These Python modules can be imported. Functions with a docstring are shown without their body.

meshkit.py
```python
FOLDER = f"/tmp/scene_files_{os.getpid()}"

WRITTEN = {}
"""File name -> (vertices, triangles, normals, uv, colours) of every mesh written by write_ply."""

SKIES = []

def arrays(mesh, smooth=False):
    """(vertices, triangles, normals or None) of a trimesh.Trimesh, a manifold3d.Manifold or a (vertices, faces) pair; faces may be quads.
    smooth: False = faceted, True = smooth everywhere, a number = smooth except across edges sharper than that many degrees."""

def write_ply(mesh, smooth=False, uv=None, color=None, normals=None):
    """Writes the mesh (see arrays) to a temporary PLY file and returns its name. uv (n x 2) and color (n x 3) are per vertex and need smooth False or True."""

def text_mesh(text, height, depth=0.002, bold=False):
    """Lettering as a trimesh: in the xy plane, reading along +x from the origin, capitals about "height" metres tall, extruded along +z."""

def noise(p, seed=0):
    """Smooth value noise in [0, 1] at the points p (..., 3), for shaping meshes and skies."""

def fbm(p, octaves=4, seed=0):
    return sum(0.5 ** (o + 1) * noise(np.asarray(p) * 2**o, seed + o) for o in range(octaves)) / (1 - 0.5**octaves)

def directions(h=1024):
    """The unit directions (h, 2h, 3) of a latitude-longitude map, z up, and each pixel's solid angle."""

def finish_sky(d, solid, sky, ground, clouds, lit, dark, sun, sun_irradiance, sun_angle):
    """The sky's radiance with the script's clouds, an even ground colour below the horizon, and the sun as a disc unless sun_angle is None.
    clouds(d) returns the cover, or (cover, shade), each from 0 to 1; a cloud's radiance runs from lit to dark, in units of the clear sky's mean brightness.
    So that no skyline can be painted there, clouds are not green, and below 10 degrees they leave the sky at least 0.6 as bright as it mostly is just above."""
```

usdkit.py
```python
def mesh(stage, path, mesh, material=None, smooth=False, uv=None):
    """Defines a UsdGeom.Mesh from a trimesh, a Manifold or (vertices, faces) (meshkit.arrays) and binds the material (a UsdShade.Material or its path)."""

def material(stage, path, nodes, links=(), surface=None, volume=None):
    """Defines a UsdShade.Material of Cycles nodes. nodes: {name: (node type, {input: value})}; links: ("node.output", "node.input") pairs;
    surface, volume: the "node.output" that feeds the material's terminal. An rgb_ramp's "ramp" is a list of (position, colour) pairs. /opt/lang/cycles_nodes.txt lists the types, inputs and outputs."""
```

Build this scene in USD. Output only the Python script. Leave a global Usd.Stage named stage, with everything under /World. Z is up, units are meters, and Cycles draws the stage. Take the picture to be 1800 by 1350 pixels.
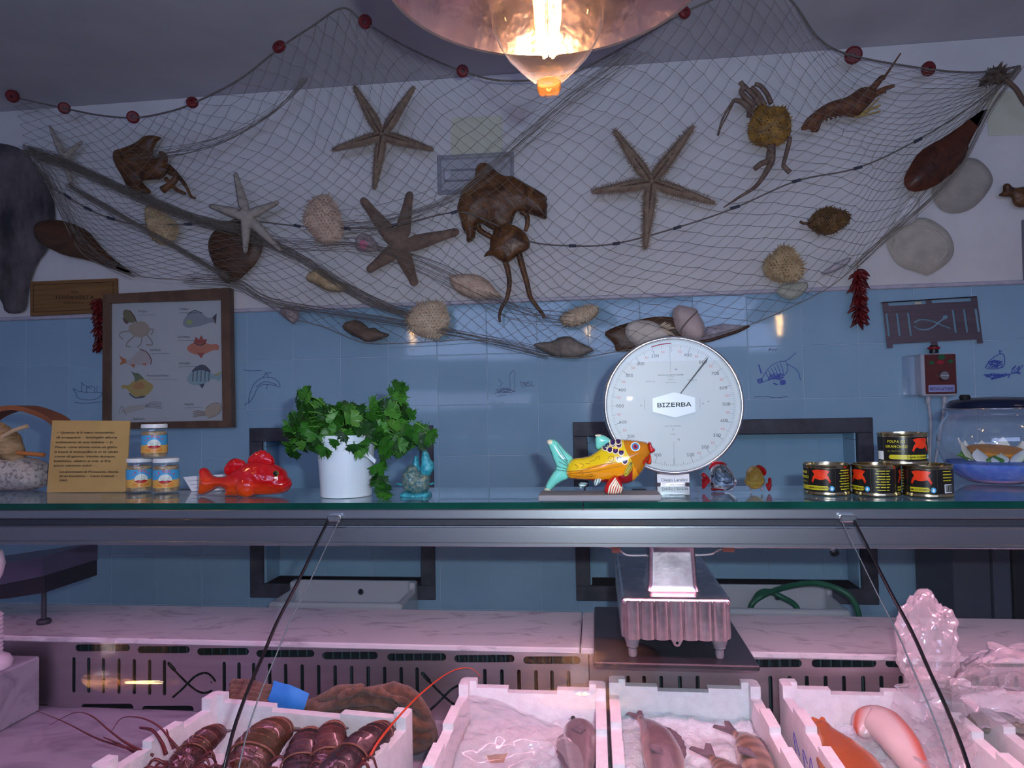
import math, random, numpy as np, trimesh, usdkit, meshkit
import manifold3d as m3
from scipy.spatial import Delaunay, cKDTree
from shapely.geometry import Polygon, LineString, Point, MultiPolygon, box as sbox
from shapely.ops import unary_union
from shapely import contains_xy
from pxr import Usd, UsdGeom, UsdLux, UsdShade, Sdf, Gf, Vt

stage = Usd.Stage.CreateInMemory()
UsdGeom.SetStageUpAxis(stage, "Z"); UsdGeom.SetStageMetersPerUnit(stage, 1.0)
UsdGeom.Xform.Define(stage, "/World")

# ------------------------------------------------------------------ camera, lights, exposure
FPX, YAW, PITCH, ROLL = 1238.24, 0.1176, 0.0353, -0.0183
CAM = np.array([0.0, 0.0, 1.62])
FW = np.array([-math.sin(YAW) * math.cos(PITCH), math.cos(YAW) * math.cos(PITCH), math.sin(PITCH)])
_r = np.array([math.cos(YAW), math.sin(YAW), 0.0]); _u = np.cross(_r, FW)
RT = math.cos(ROLL) * _r + math.sin(ROLL) * _u
UP = -math.sin(ROLL) * _r + math.cos(ROLL) * _u
cam = UsdGeom.Camera.Define(stage, "/World/camera")
cam.CreateProjectionAttr("perspective")
cam.CreateHorizontalApertureAttr(36.0); cam.CreateFocalLengthAttr(36.0 * FPX / 1800.0)
cam.CreateClippingRangeAttr(Gf.Vec2f(0.03, 100.0))
cam.AddTransformOp().Set(Gf.Matrix4d(*RT, 0, *UP, 0, *(-FW), 0, *CAM, 1))
cam.CreateExposureAttr(0.0)

dome = UsdLux.DomeLight.Define(stage, "/World/sky_light")           # dusk sky outside the shop window
dome.CreateColorAttr(Gf.Vec3f(0.42, 0.50, 1.0)); dome.CreateIntensityAttr(0.35)
def rect_light(name, loc, rx, rz, w, h, color, power):
    l = UsdLux.RectLight.Define(stage, "/World/" + name)
    l.AddTranslateOp().Set(Gf.Vec3d(*loc)); l.AddRotateXYZOp().Set(Gf.Vec3f(rx, 0, rz))
    l.CreateWidthAttr(w); l.CreateHeightAttr(h); l.CreateColorAttr(Gf.Vec3f(*color)); l.CreateIntensityAttr(power)
    return l
# the camera's own flash, 6 cm to the right of the lens and 5 cm above it
rect_light("camera_flash", (0.060, 0.0, 1.668), 92.0, -5.0, 0.026, 0.014, (0.80, 0.91, 1.0), 12800.0)
# daylight through the shop window behind the photographer
rect_light("window_daylight", (-0.10, -2.94, 2.54), 90.0, 0.0, 4.4, 0.60, (0.46, 0.58, 1.0), 4.6)
rect_light("low_window_daylight", (-1.52, -2.94, 1.72), 90.0, 0.0, 1.55, 0.20, (0.60, 0.68, 1.0), 2.2)

# ------------------------------------------------------------------ helpers
def ray(px, py): return FW * FPX + RT * (px - 900.0) - UP * (py - 675.0)
def P(px, py, Y):
    d = ray(px, py); return CAM + d * (Y / d[1])
def PZ(px, py, z):
    d = ray(px, py); return CAM + d * ((z - CAM[2]) / d[2])
def PX(px, py, x):
    d = ray(px, py); return CAM + d * (x / d[0])
def pxs(Y): return Y / FPX                                          # metres per pixel at depth Y
def S(*c):                                                          # sRGB 0-255 to linear
    v = np.array(c, float) / 255.0
    return tuple(np.where(v <= 0.04045, v / 12.92, ((v + 0.055) / 1.055) ** 2.4))
rng = np.random.default_rng(7)

# ------------------------------------------------------------------ prims
USED = {}
def numbered(parent, name):
    k = parent + "/" + name; n = USED.get(k, 0); USED[k] = n + 1
    return k if n == 0 else f"{k}_{n:03d}"
def setdata(prim, label=None, cat=None, group=None, kind=None):
    for k, v in (("label", label), ("category", cat), ("group", group), ("kind", kind)):
        if v: prim.SetCustomDataByKey(k, v)
    return prim
class T:
    """A thing: an Xform under /World at its base; parts are added with .part in world coordinates."""
    def __init__(s, name, label, cat, loc=(0, 0, 0), group=None, kind=None, rz=0.0):
        s.path = numbered("/World", name); s.loc = np.array(loc, float); s.rz = rz
        x = UsdGeom.Xform.Define(stage, s.path); x.AddTranslateOp().Set(Gf.Vec3d(*map(float, loc)))
        if rz: x.AddRotateZOp().Set(math.degrees(rz))
        s.prim = setdata(x.GetPrim(), label, cat, group, kind)
    def part(s, name, mesh, mat, smooth=35, label=None, kind=None, col=None, local=False, parent=None):
        v, f = vf(mesh)
        if not local: v = v - s.loc
        path = numbered(parent or s.path, name)
        return putmesh(path, (v, f), mat, smooth, label, kind, col)
def putmesh(path, mesh, mat, smooth=35, label=None, kind=None, col=None):
    if col is not None and smooth is not False: smooth = True
    m = usdkit.mesh(stage, path, mesh, mat, smooth=smooth)
    if col is not None:
        UsdGeom.PrimvarsAPI(m).CreatePrimvar("col", Sdf.ValueTypeNames.Color3fArray, "vertex").Set(Vt.Vec3fArray.FromNumpy(np.asarray(col, np.float32)))
    setdata(m.GetPrim(), label, kind=kind)
    return path
def solo(name, label, cat, mesh, mat, smooth=35, group=None, kind=None, col=None):
    v, f = vf(mesh); base = np.array([v[:, 0].mean(), v[:, 1].mean(), v[:, 2].min()])
    path = numbered("/World", name)
    putmesh(path, (v - base, f), mat, smooth, col=col)
    p = stage.GetPrimAtPath(path); UsdGeom.Xformable(p).AddTranslateOp().Set(Gf.Vec3d(*map(float, base)))
    setdata(p, label, cat, group, kind); return p
def struct(name, mesh, mat, smooth=False):
    return setdata(stage.GetPrimAtPath(putmesh(numbered("/World", name), mesh, mat, smooth)), kind="structure")
def dup(src, loc, rz=0.0, label=None, group=None):
    n = src.path.split("/")[-1]
    t = T.__new__(T); t.path = numbered("/World", n); t.loc = np.array(loc, float)
    x = UsdGeom.Xform.Define(stage, t.path); p = x.GetPrim()
    p.GetReferences().AddInternalReference(src.path); p.SetInstanceable(True)
    x.ClearXformOpOrder(); x.AddTranslateOp().Set(Gf.Vec3d(*map(float, loc)))
    x.AddRotateZOp().Set(math.degrees(rz))
    was = src.prim.GetCustomData()
    t.prim = setdata(p, label or was["label"], was["category"], group or was.get("group")); return t

# ------------------------------------------------------------------ geometry
def vf(m):
    if hasattr(m, "to_mesh"):
        q = m.to_mesh(); return np.array(q.vert_properties[:, :3], float), np.array(q.tri_verts)
    if isinstance(m, (tuple, list)):
        v, f = np.asarray(m[0], float), np.asarray(m[1], int)
        if f.shape[1] == 4: f = np.vstack([f[:, [0, 1, 2]], f[:, [0, 2, 3]]])
        return v, f
    return np.array(m.vertices, float), np.array(m.faces)
def join(*ms):
    V, F, n = [], [], 0
    for m in ms:
        v, f = vf(m); V.append(v); F.append(f + n); n += len(v)
    return np.vstack(V), np.vstack(F)
def cbox(x0, x1, y0, y1, z0, z1, c=0.003):
    c = min(c, (x1 - x0) / 2.2, (y1 - y0) / 2.2, (z1 - z0) / 2.2)
    pts = [(x, y, z) for X, Y, Z in (((x0 + c, x1 - c), (y0 + c, y1 - c), (z0, z1)), ((x0, x1), (y0 + c, y1 - c), (z0 + c, z1 - c)), ((x0 + c, x1 - c), (y0, y1), (z0 + c, z1 - c))) for x in X for y in Y for z in Z]
    return vf(trimesh.convex.convex_hull(np.array(pts)))
def rbox(x0, x1, y0, y1, z0, z1, r=0.01, n=16):
    pts = []
    for x in (x0 + r, x1 - r):
        for y in (y0 + r, y1 - r):
            for z in (z0 + r, z1 - r): pts.append(m3.Manifold.sphere(r, n).translate((x, y, z)))
    return vf(m3.Manifold.batch_hull(pts))
def place(m, loc=(0, 0, 0), rz=0.0, rx=0.0, ry=0.0, s=1.0):
    v, f = vf(m); v = v * np.asarray(s)
    for a, (i, j) in ((rx, (1, 2)), (ry, (2, 0)), (rz, (0, 1))):
        if a:
            w = v.copy(); c, q = math.cos(a), math.sin(a)
            w[:, i] = c * v[:, i] - q * v[:, j]; w[:, j] = q * v[:, i] + c * v[:, j]; v = w
    return v + np.asarray(loc, float), f
def catmull(p, n=6):
    p = np.asarray(p, float); q = np.vstack([2 * p[0] - p[1], p, 2 * p[-1] - p[-2]]); out = []
    for i in range(1, len(q) - 2):
        a, b, c, d = q[i - 1], q[i], q[i + 1], q[i + 2]
        for t in np.linspace(0, 1, n, endpoint=False):
            out.append(0.5 * (2 * b + (c - a) * t + (2 * a - 5 * b + 4 * c - d) * t * t + (3 * b - a - 3 * c + d) * t ** 3))
    return np.array(out + [p[-1]])
def chaikin(p, n=2):
    p = np.asarray(p, float)
    for _ in range(n):
        q = np.roll(p, -1, 0); p = np.stack([0.75 * p + 0.25 * q, 0.25 * p + 0.75 * q], 1).reshape(-1, p.shape[1])
    return p
def tube(pts, r, n=8, squash=1.0, up=(0.0, 0.0, 1.0), caps=True):
    p = np.asarray(pts, float); r = np.broadcast_to(np.asarray(r, float), (len(p),)); sq = np.broadcast_to(np.asarray(squash, float), (len(p),))
    t = np.gradient(p, axis=0); t /= np.linalg.norm(t, axis=1, keepdims=True) + 1e-12
    up = np.asarray(up, float); a = np.cross(t, up)
    bad = np.linalg.norm(a, axis=1) < 0.15
    a[bad] = np.cross(t[bad], np.array([0.3, 1.0, 0.2])); a /= np.linalg.norm(a, axis=1, keepdims=True)
    b = np.cross(a, t); ang = np.arange(n) * 2 * math.pi / n
    v = p[:, None] + r[:, None, None] * (np.cos(ang)[None, :, None] * a[:, None] + sq[:, None, None] * np.sin(ang)[None, :, None] * b[:, None])
    v = v.reshape(-1, 3); i, j = np.meshgrid(np.arange(len(p) - 1), np.arange(n), indexing="ij")
    q = np.stack([i * n + j, (i + 1) * n + j, (i + 1) * n + (j + 1) % n, i * n + (j + 1) % n], -1).reshape(-1, 4)
    f = np.vstack([q[:, [0, 1, 2]], q[:, [0, 2, 3]]])
    if caps:
        k = len(v); v = np.vstack([v, p[0], p[-1]]); L = (len(p) - 1) * n; j = np.arange(n)
        f = np.vstack([f, np.stack([np.full(n, k), j, (j + 1) % n], 1), np.stack([np.full(n, k + 1), L + (j + 1) % n, L + j], 1)])
    return v, f
def lathe(prof, n=32, loc=(0, 0, 0)):
    p = np.asarray(prof, float); ang = np.arange(n) * 2 * math.pi / n
    v = np.stack([p[:, None, 0] * np.cos(ang), p[:, None, 0] * np.sin(ang), np.repeat(p[:, 1:2], n, 1)], -1).reshape(-1, 3)
    i, j = np.meshgrid(np.arange(len(p) - 1), np.arange(n), indexing="ij")
    q = np.stack([i * n + j, i * n + (j + 1) % n, (i + 1) * n + (j + 1) % n, (i + 1) * n + j], -1).reshape(-1, 4)
    f = np.vstack([q[:, [0, 1, 2]], q[:, [0, 2, 3]]])
    m = trimesh.Trimesh(v + np.asarray(loc, float), f, process=False); m.merge_vertices(); m.update_faces(m.nondegenerate_faces())
    return vf(m)
def wallpts(px, Y): return np.array([P(x, y, Y)[[0, 2]] for x, y in px])
def poly_mesh(pts, step):
    """Triangles inside a polygon, with its edge points first. Returns points, triangles, distance to the edge, number of edge points."""
    pg = Polygon(pts)
    if not pg.is_valid: pg = pg.buffer(0)
    if pg.geom_type == "MultiPolygon": pg = max(pg.geoms, key=lambda g: g.area)
    ring = pg.exterior; n = max(12, int(ring.length / step))
    edge = np.array([ring.interpolate(k / n, normalized=True).coords[0] for k in range(n)])
    x0, y0, x1, y1 = pg.bounds
    gx, gy = np.meshgrid(np.arange(x0, x1, step), np.arange(y0, y1, step * 0.866))
    gx = gx + (np.arange(gx.shape[0]) % 2)[:, None] * step * 0.5
    g = np.stack([gx.ravel(), gy.ravel()], 1)
    g = g[contains_xy(pg.buffer(-step * 0.55), g[:, 0], g[:, 1])] if not pg.buffer(-step * 0.55).is_empty else g[:0]
    q = np.vstack([edge, g]); tri = Delaunay(q).simplices; c = q[tri].mean(1)
    tri = tri[contains_xy(pg.buffer(step * 0.02), c[:, 0], c[:, 1])]
    fine = np.array([ring.interpolate(k / (4 * n), normalized=True).coords[0] for k in range(4 * n)])
    d = cKDTree(fine).query(q)[0]; d[:n] = 0
    a = q[tri]; cr = (a[:, 1, 0] - a[:, 0, 0]) * (a[:, 2, 1] - a[:, 0, 1]) - (a[:, 1, 1] - a[:, 0, 1]) * (a[:, 2, 0] - a[:, 0, 0])
    tri[cr < 0] = tri[cr < 0][:, ::-1]
    return q, tri, d, n
def pillow(pts, Y, front, back=None, step=None, noise=0.0, nscale=60.0, seed=0, power=0.5, fn=None, flat=0.0):
    """A closed swollen body from an outline (x, z) standing at depth Y: front and back thickness in metres."""
    pts = np.asarray(pts, float); back = front * 0.5 if back is None else back
    ext = np.ptp(pts, 0); step = step or max(0.0025, float(min(ext)) / 12)
    q, tri, d, n = poly_mesh(pts, step); dm = max(d.max(), 1e-6); u = np.clip(d / dm, 0, 1)
    h = (1 - (1 - u) ** 2) ** power
    if flat: h = np.clip(u / flat, 0, 1); h = (1 - (1 - h) ** 2) ** 0.5
    p3 = np.stack([q[:, 0], np.zeros(len(q)), q[:, 1]], 1)
    e = (meshkit.fbm(p3 * nscale + 3.1 * seed, 3, seed) - 0.5) * 2 * noise
    hf = front * h + e * np.sqrt(np.clip(u * 3, 0, 1))
    if fn is not None: hf = fn(q, u, hf)
    m = len(q); vF = np.stack([q[:, 0], Y - hf, q[:, 1]], 1); vB = np.stack([q[:, 0], Y + back * h, q[:, 1]], 1)
    remap = np.concatenate([np.arange(n), m + np.arange(m - n)])
    return np.vstack([vF, vB[n:]]), np.vstack([tri, remap[tri][:, ::-1]])
def spikes(base, dirs, length, r, sides=3):
    V, F = [], []
    for k, (b, d) in enumerate(zip(np.asarray(base, float), np.asarray(dirs, float))):
        d = d / (np.linalg.norm(d) + 1e-9); L = length[k] if np.ndim(length) else length
        a = np.cross(d, (0.31, 0.77, 0.55)); a /= np.linalg.norm(a); c = np.cross(d, a)
        ring = [b - d * r + r * (math.cos(t) * a + math.sin(t) * c) for t in np.arange(sides) * 2 * math.pi / sides]
        o = len(V); V += ring + [b + d * L]
        F += [(o + i, o + (i + 1) % sides, o + sides) for i in range(sides)]
    return np.array(V), np.array(F)
def extr(poly, Y0, Y1):
    """A shapely shape in (x, z) as a slab from depth Y0 (front) to Y1."""
    out = []
    for g in getattr(poly, "geoms", [poly]):
        if g.is_empty or g.area < 1e-9: continue
        m = trimesh.creation.extrude_polygon(g, Y1 - Y0, engine="earcut"); v, f = vf(m)
        out.append((np.stack([v[:, 0], Y1 - v[:, 2], v[:, 1]], 1), f))
    return join(*out)
def strokes(lines, width, cap="round"):
    return unary_union([LineString(l).buffer(width / 2, 2) for l in lines if len(l) > 1])
def text(s, h, x, z, Y, align="c", depth=0.0006, bold=False, rot=0.0, stretch=1.0):
    """Raised lettering on a plane facing the camera: capitals h high, baseline at z."""
    v, f = vf(meshkit.text_mesh(s, h, depth, bold)); v[:, 0] *= stretch
    w = v[:, 0].max(); v[:, 0] -= {"c": w / 2, "l": 0, "r": w}[align]
    c, q = math.cos(rot), math.sin(rot)
    X = v[:, 0] * c - v[:, 1] * q; Z = v[:, 0] * q + v[:, 1] * c
    return np.stack([x + X, Y - v[:, 2], z + Z], 1), f
def wrap(mesh, R, x0=0.0):
    """Bends a flat print (x along, z up, y = -depth) round a cylinder of radius R about the z axis; x = 0 faces -y."""
    v, f = vf(mesh); a = (v[:, 0] - x0) / R; r = R - v[:, 1]
    return np.stack([r * np.sin(a), -r * np.cos(a), v[:, 2]], 1), f
def refine(mesh, edge):
    v, f = vf(mesh); v, f = trimesh.remesh.subdivide_to_size(v, f, edge, max_iter=12); return v, f
def ell(cx, cz, a, b, n=28, rot=0.0):
    t = np.arange(n) * 2 * math.pi / n; x, z = a * np.cos(t), b * np.sin(t)
    return np.stack([cx + x * math.cos(rot) - z * math.sin(rot), cz + x * math.sin(rot) + z * math.cos(rot)], 1)
def sph(c, r, sub=2, s=(1, 1, 1)):
    m = trimesh.creation.icosphere(sub, 1.0); return np.array(m.vertices) * r * np.array(s) + np.array(c), np.array(m.faces)
def bumpy(mesh, amp, scale, seed=0, octaves=3):
    v, f = vf(mesh); m = trimesh.Trimesh(v, f, process=False); nn = np.array(m.vertex_normals)
    return v + nn * ((meshkit.fbm(v * scale + seed * 1.7, octaves, seed) - 0.5) * 2 * amp)[:, None], f

# ------------------------------------------------------------------ materials
MATS = {}
def mat(name, c1, c2=None, rough=0.5, metal=0.0, scale=20.0, bump=0.0, bscale=None, detail=4.0, dist=0.0, spec=0.5, coat=0.0, trans=0.0, ior=1.45, sub=0.0, stretch=(1, 1, 1), lo=0.35, hi=0.65, sheen=0.0, aniso=0.0, rnd=0.0, emit=None, alpha=1.0, rvar=0.0):
    path = "/World/Looks/" + name
    if name in MATS: return MATS[name]
    pr = {"roughness": rough, "metallic": metal, "specular_ior_level": spec, "ior": ior}
    if coat: pr["coat_weight"] = coat
    if trans: pr["transmission_weight"] = trans
    if sub: pr["subsurface_weight"] = sub; pr["subsurface_scale"] = 0.01
    if sheen: pr["sheen_weight"] = sheen
    if alpha < 1: pr["alpha"] = alpha
    if emit: pr["emission_color"] = emit[0]; pr["emission_strength"] = emit[1]
    nodes = {"p": ("principled_bsdf", pr)}; links = []
    if c2 is not None or bump or rvar:
        nodes["tc"] = ("texture_coordinate", {}); nodes["mp"] = ("mapping", {"scale": stretch}); links.append(("tc.object", "mp.vector"))
    if c2 is None: pr["base_color"] = c1
    else:
        nodes["n"] = ("noise_texture", {"scale": scale, "detail": detail, "roughness": 0.6, "distortion": dist})
        nodes["r"] = ("rgb_ramp", {"ramp": [(lo, c1), (hi, c2)]})
        links += [("mp.vector", "n.vector"), ("n.fac", "r.fac")]
        if rnd:
            nodes["oi"] = ("object_info", {}); nodes["mr"] = ("map_range", {"from_min": 0.0, "from_max": 1.0, "to_min": 1 - rnd, "to_max": 1 + rnd * 0.6})
            nodes["hv"] = ("hsv", {"hue": 0.5, "saturation": 1.0, "fac": 1.0})
            links += [("oi.random", "mr.value"), ("mr.result", "hv.value"), ("r.color", "hv.color"), ("hv.color", "p.base_color")]
        else: links.append(("r.color", "p.base_color"))
    if bump:
        nodes["bn"] = ("noise_texture", {"scale": bscale or scale * 2, "detail": 4.0, "roughness": 0.6}); nodes["b"] = ("bump", {"strength": bump, "distance": 0.004})
        links += [("mp.vector", "bn.vector"), ("bn.fac", "b.height"), ("b.normal", "p.normal")]
    if rvar:
        nodes["rn"] = ("noise_texture", {"scale": 14.0, "detail": 3.0}); nodes["rm"] = ("map_range", {"from_min": 0.3, "from_max": 0.7, "to_min": rough, "to_max": rough + rvar})
        links += [("mp.vector", "rn.vector"), ("rn.fac", "rm.value"), ("rm.result", "p.roughness")]
    MATS[name] = usdkit.material(stage, path, nodes, links, surface="p.BSDF"); return MATS[name]
def colmat(name, rough=0.4, coat=0.0, metal=0.0, bump=0.0, bscale=80.0, sub=0.0, spec=0.5):
    if name in MATS: return MATS[name]
    nodes = {"a": ("attribute", {"attribute": "col"}), "p": ("principled_bsdf", {"roughness": rough, "coat_weight": coat, "metallic": metal, "subsurface_weight": sub, "subsurface_scale": 0.01, "specular_ior_level": spec})}
    links = [("a.color", "p.base_color")]
    if bump:
        nodes["tc"] = ("texture_coordinate", {}); nodes["bn"] = ("noise_texture", {"scale": bscale, "detail": 4.0}); nodes["b"] = ("bump", {"strength": bump, "distance": 0.003})
        links += [("tc.object", "bn.vector"), ("bn.fac", "b.height"), ("b.normal", "p.normal")]
    MATS[name] = usdkit.material(stage, "/World/Looks/" + name, nodes, links, surface="p.BSDF"); return MATS[name]
def pane(name, tint=(0.97, 0.99, 0.98), refl=1.0, haze=0.0, hcol=(0.8, 0.8, 0.85), rough=0.0, ior=1.5, gtint=(1, 1, 1)):
    """A clear pane or film: see-through mixed with mirror reflection by the angle; haze adds a milky share."""
    if name in MATS: return MATS[name]
    nodes = {"t": ("transparent_bsdf", {"color": tint}), "g": ("glossy_bsdf", {"color": gtint, "roughness": rough}), "f": ("layer_weight", {"blend": 0.5}),
             "q": ("math", {"math_type": "power", "value2": 5.0}), "k": ("math", {"math_type": "multiply_add", "value2": 0.96 * refl, "value3": 0.04 * refl, "use_clamp": True}), "m": ("mix_closure", {})}
    links = [("f.facing", "q.value1"), ("q.value", "k.value1"), ("k.value", "m.fac"), ("t.BSDF", "m.closure1"), ("g.BSDF", "m.closure2")]
    out = "m.closure"
    if haze:
        nodes["d"] = ("principled_bsdf", {"base_color": hcol, "roughness": 0.25}); nodes["m2"] = ("mix_closure", {"fac": haze})
        links += [("m.closure", "m2.closure1"), ("d.BSDF", "m2.closure2")]; out = "m2.closure"
    MATS[name] = usdkit.material(stage, "/World/Looks/" + name, nodes, links, surface=out); return MATS[name]
def glow(name, color, strength):
    if name in MATS: return MATS[name]
    MATS[name] = usdkit.material(stage, "/World/Looks/" + name, {"e": ("emission", {"color": color, "strength": strength})}, [], surface="e.emission"); return MATS[name]
# ------------------------------------------------------------------ the room
YW, ZC = 2.75, 2.956
XL, XR, YF = -3.0, 2.6, -3.0
plaster = mat("plaster", S(205, 203, 206), S(214, 212, 214), rough=0.85, scale=6, bump=0.08, bscale=180, spec=0.2)
ceil_m = mat("ceiling_paint", S(186, 186, 196), S(196, 196, 205), rough=0.9, scale=4, bump=0.05, bscale=150, spec=0.15)
tile_m = mat("blue_glaze", S(138, 172, 198), S(148, 182, 206), rough=0.055, scale=2.2, bump=0.012, bscale=9, coat=0.0, rnd=0.035, spec=0.45)
tile_in = mat("pale_blue_glaze", S(142, 182, 208), S(150, 190, 214), rough=0.06, scale=2.2, rnd=0.03, spec=0.45)
grout_m = mat("grout", S(176, 196, 214), rough=0.6)
trim_m = mat("lilac_marble_trim", S(172, 166, 186), S(190, 186, 200), rough=0.4, scale=30)
slate = mat("slate", S(50, 50, 60), S(72, 72, 84), rough=0.55, scale=14, bump=0.15, bscale=60)
floor_m = mat("floor_stone", S(95, 90, 92), S(120, 115, 115), rough=0.35, scale=5)
steel = mat("brushed_steel", S(186, 174, 178), S(196, 186, 190), rough=0.38, metal=1.0, scale=2, stretch=(1, 1, 20))
alu = mat("satin_aluminium", S(180, 184, 188), S(188, 192, 196), rough=0.29, metal=1.0, scale=2, stretch=(0.3, 8, 8))
chrome = mat("chrome", S(225, 225, 228), rough=0.08, metal=1.0)
black = mat("black_plastic", S(22, 22, 26), rough=0.35)
darkgrey = mat("dark_grey_plastic", S(48, 48, 58), rough=0.5)
white_pl = mat("white_plastic", S(226, 228, 232), rough=0.35)
struct("floor", cbox(XL, XR, YF, YW + 0.3, -0.05, 0.0), floor_m)
struct("ceiling", cbox(XL - 0.1, XR + 0.1, YF - 0.1, YW + 0.3, ZC, ZC + 0.06), ceil_m)
struct("wall_left", cbox(XL - 0.1, XL, YF, YW + 0.3, 0, ZC - 0.001), plaster)
struct("wall_right", cbox(XR, XR + 0.1, YF, YW + 0.3, 0, ZC - 0.001), plaster)
# the street side: a wall with a shop window and its pane
win = sbox(-2.40, 2.20, 2.20, 2.88); win2 = sbox(-2.35, 1.58, -0.69, 1.86)
struct("wall_front", extr(sbox(XL, 0, XR, ZC - 0.001).difference(unary_union([win, win2])), YF - 0.12, YF), plaster)
for k_, w_ in enumerate((win, win2)):
    b_ = w_.bounds; w1 = T(f"window_{k_ + 1}", None, None, ((b_[0] + b_[2]) / 2, YF - 0.06, b_[1]), kind="structure")
    w1.part("frame", extr(w_.difference(w_.buffer(-0.03, join_style=2)), YF - 0.10, YF - 0.02), white_pl)
    w1.part("pane", cbox(b_[0] + 0.03, b_[2] - 0.03, YF - 0.07, YF - 0.062, b_[1] + 0.03, b_[3] - 0.03), pane("window_glass"))

# niches in the back wall: outer frame rectangles in metres (x0, z0, x1, z1)
def rect_px(x0, y0, x1, y1, Y=YW):
    a, b, c, d = P(x0, y0, Y), P(x1, y0, Y), P(x0, y1, Y), P(x1, y1, Y)
    return (a[0] + c[0]) / 2, (c[2] + d[2]) / 2, (b[0] + d[0]) / 2, (a[2] + b[2]) / 2
N1 = rect_px(441, 750, 764, 1051.5); N2 = rect_px(1010, 738, 1538, 1058)
FRW = 0.055
OUT = [sbox(*N1), sbox(*N2)]; INN = [o.buffer(-FRW, join_style=2) for o in OUT]
Z0T = 1.6381
wb = T("wall_back", None, None, (0, YW, 0), kind="structure")
wb.part("plaster", extr(sbox(XL, 2.0525, XR, ZC - 0.001), YW - 0.004, YW + 0.2), plaster)
wb.part("grout_bed", extr(sbox(XL, 0, XR, 2.04).difference(unary_union(INN)), YW + 0.0016, YW + 0.2), grout_m)
wb.part("trim", cbox(XL, XR, YW - 0.012, YW + 0.01, 2.0385, 2.0535, 0.003), trim_m)
TILE = {}
allout = unary_union(OUT)
for n in range(-11, 15):
    for r in range(-6, 3):
        x0, z0 = -0.6233 + 0.2 * n, Z0T + 0.2 * r
        if x0 < XL or x0 + 0.2 > XR: continue
        if z0 < 0.6: continue
        b = sbox(x0 + 0.0008, z0 + 0.0008, x0 + 0.1992, z0 + 0.1992)
        if allout.contains(b): continue
        if b.intersects(allout):
            b = b.difference(allout)
            if b.is_empty or b.area < 1e-4: continue
            m = extr(b, YW, YW + 0.008)
        else: m = cbox(*b.bounds[0::2], YW, YW + 0.008, *b.bounds[1::2], 0.0016)
        v, f = m; c = v.mean(0); t1, t2 = rng.normal(0, 0.0024, 2)
        v = v.copy(); v[:, 1] += (v[:, 0] - c[0]) * t1 + (v[:, 2] - c[2]) * t2
        TILE[n, r] = wb.part("tile", (v, f), tile_m, smooth=False)
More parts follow.
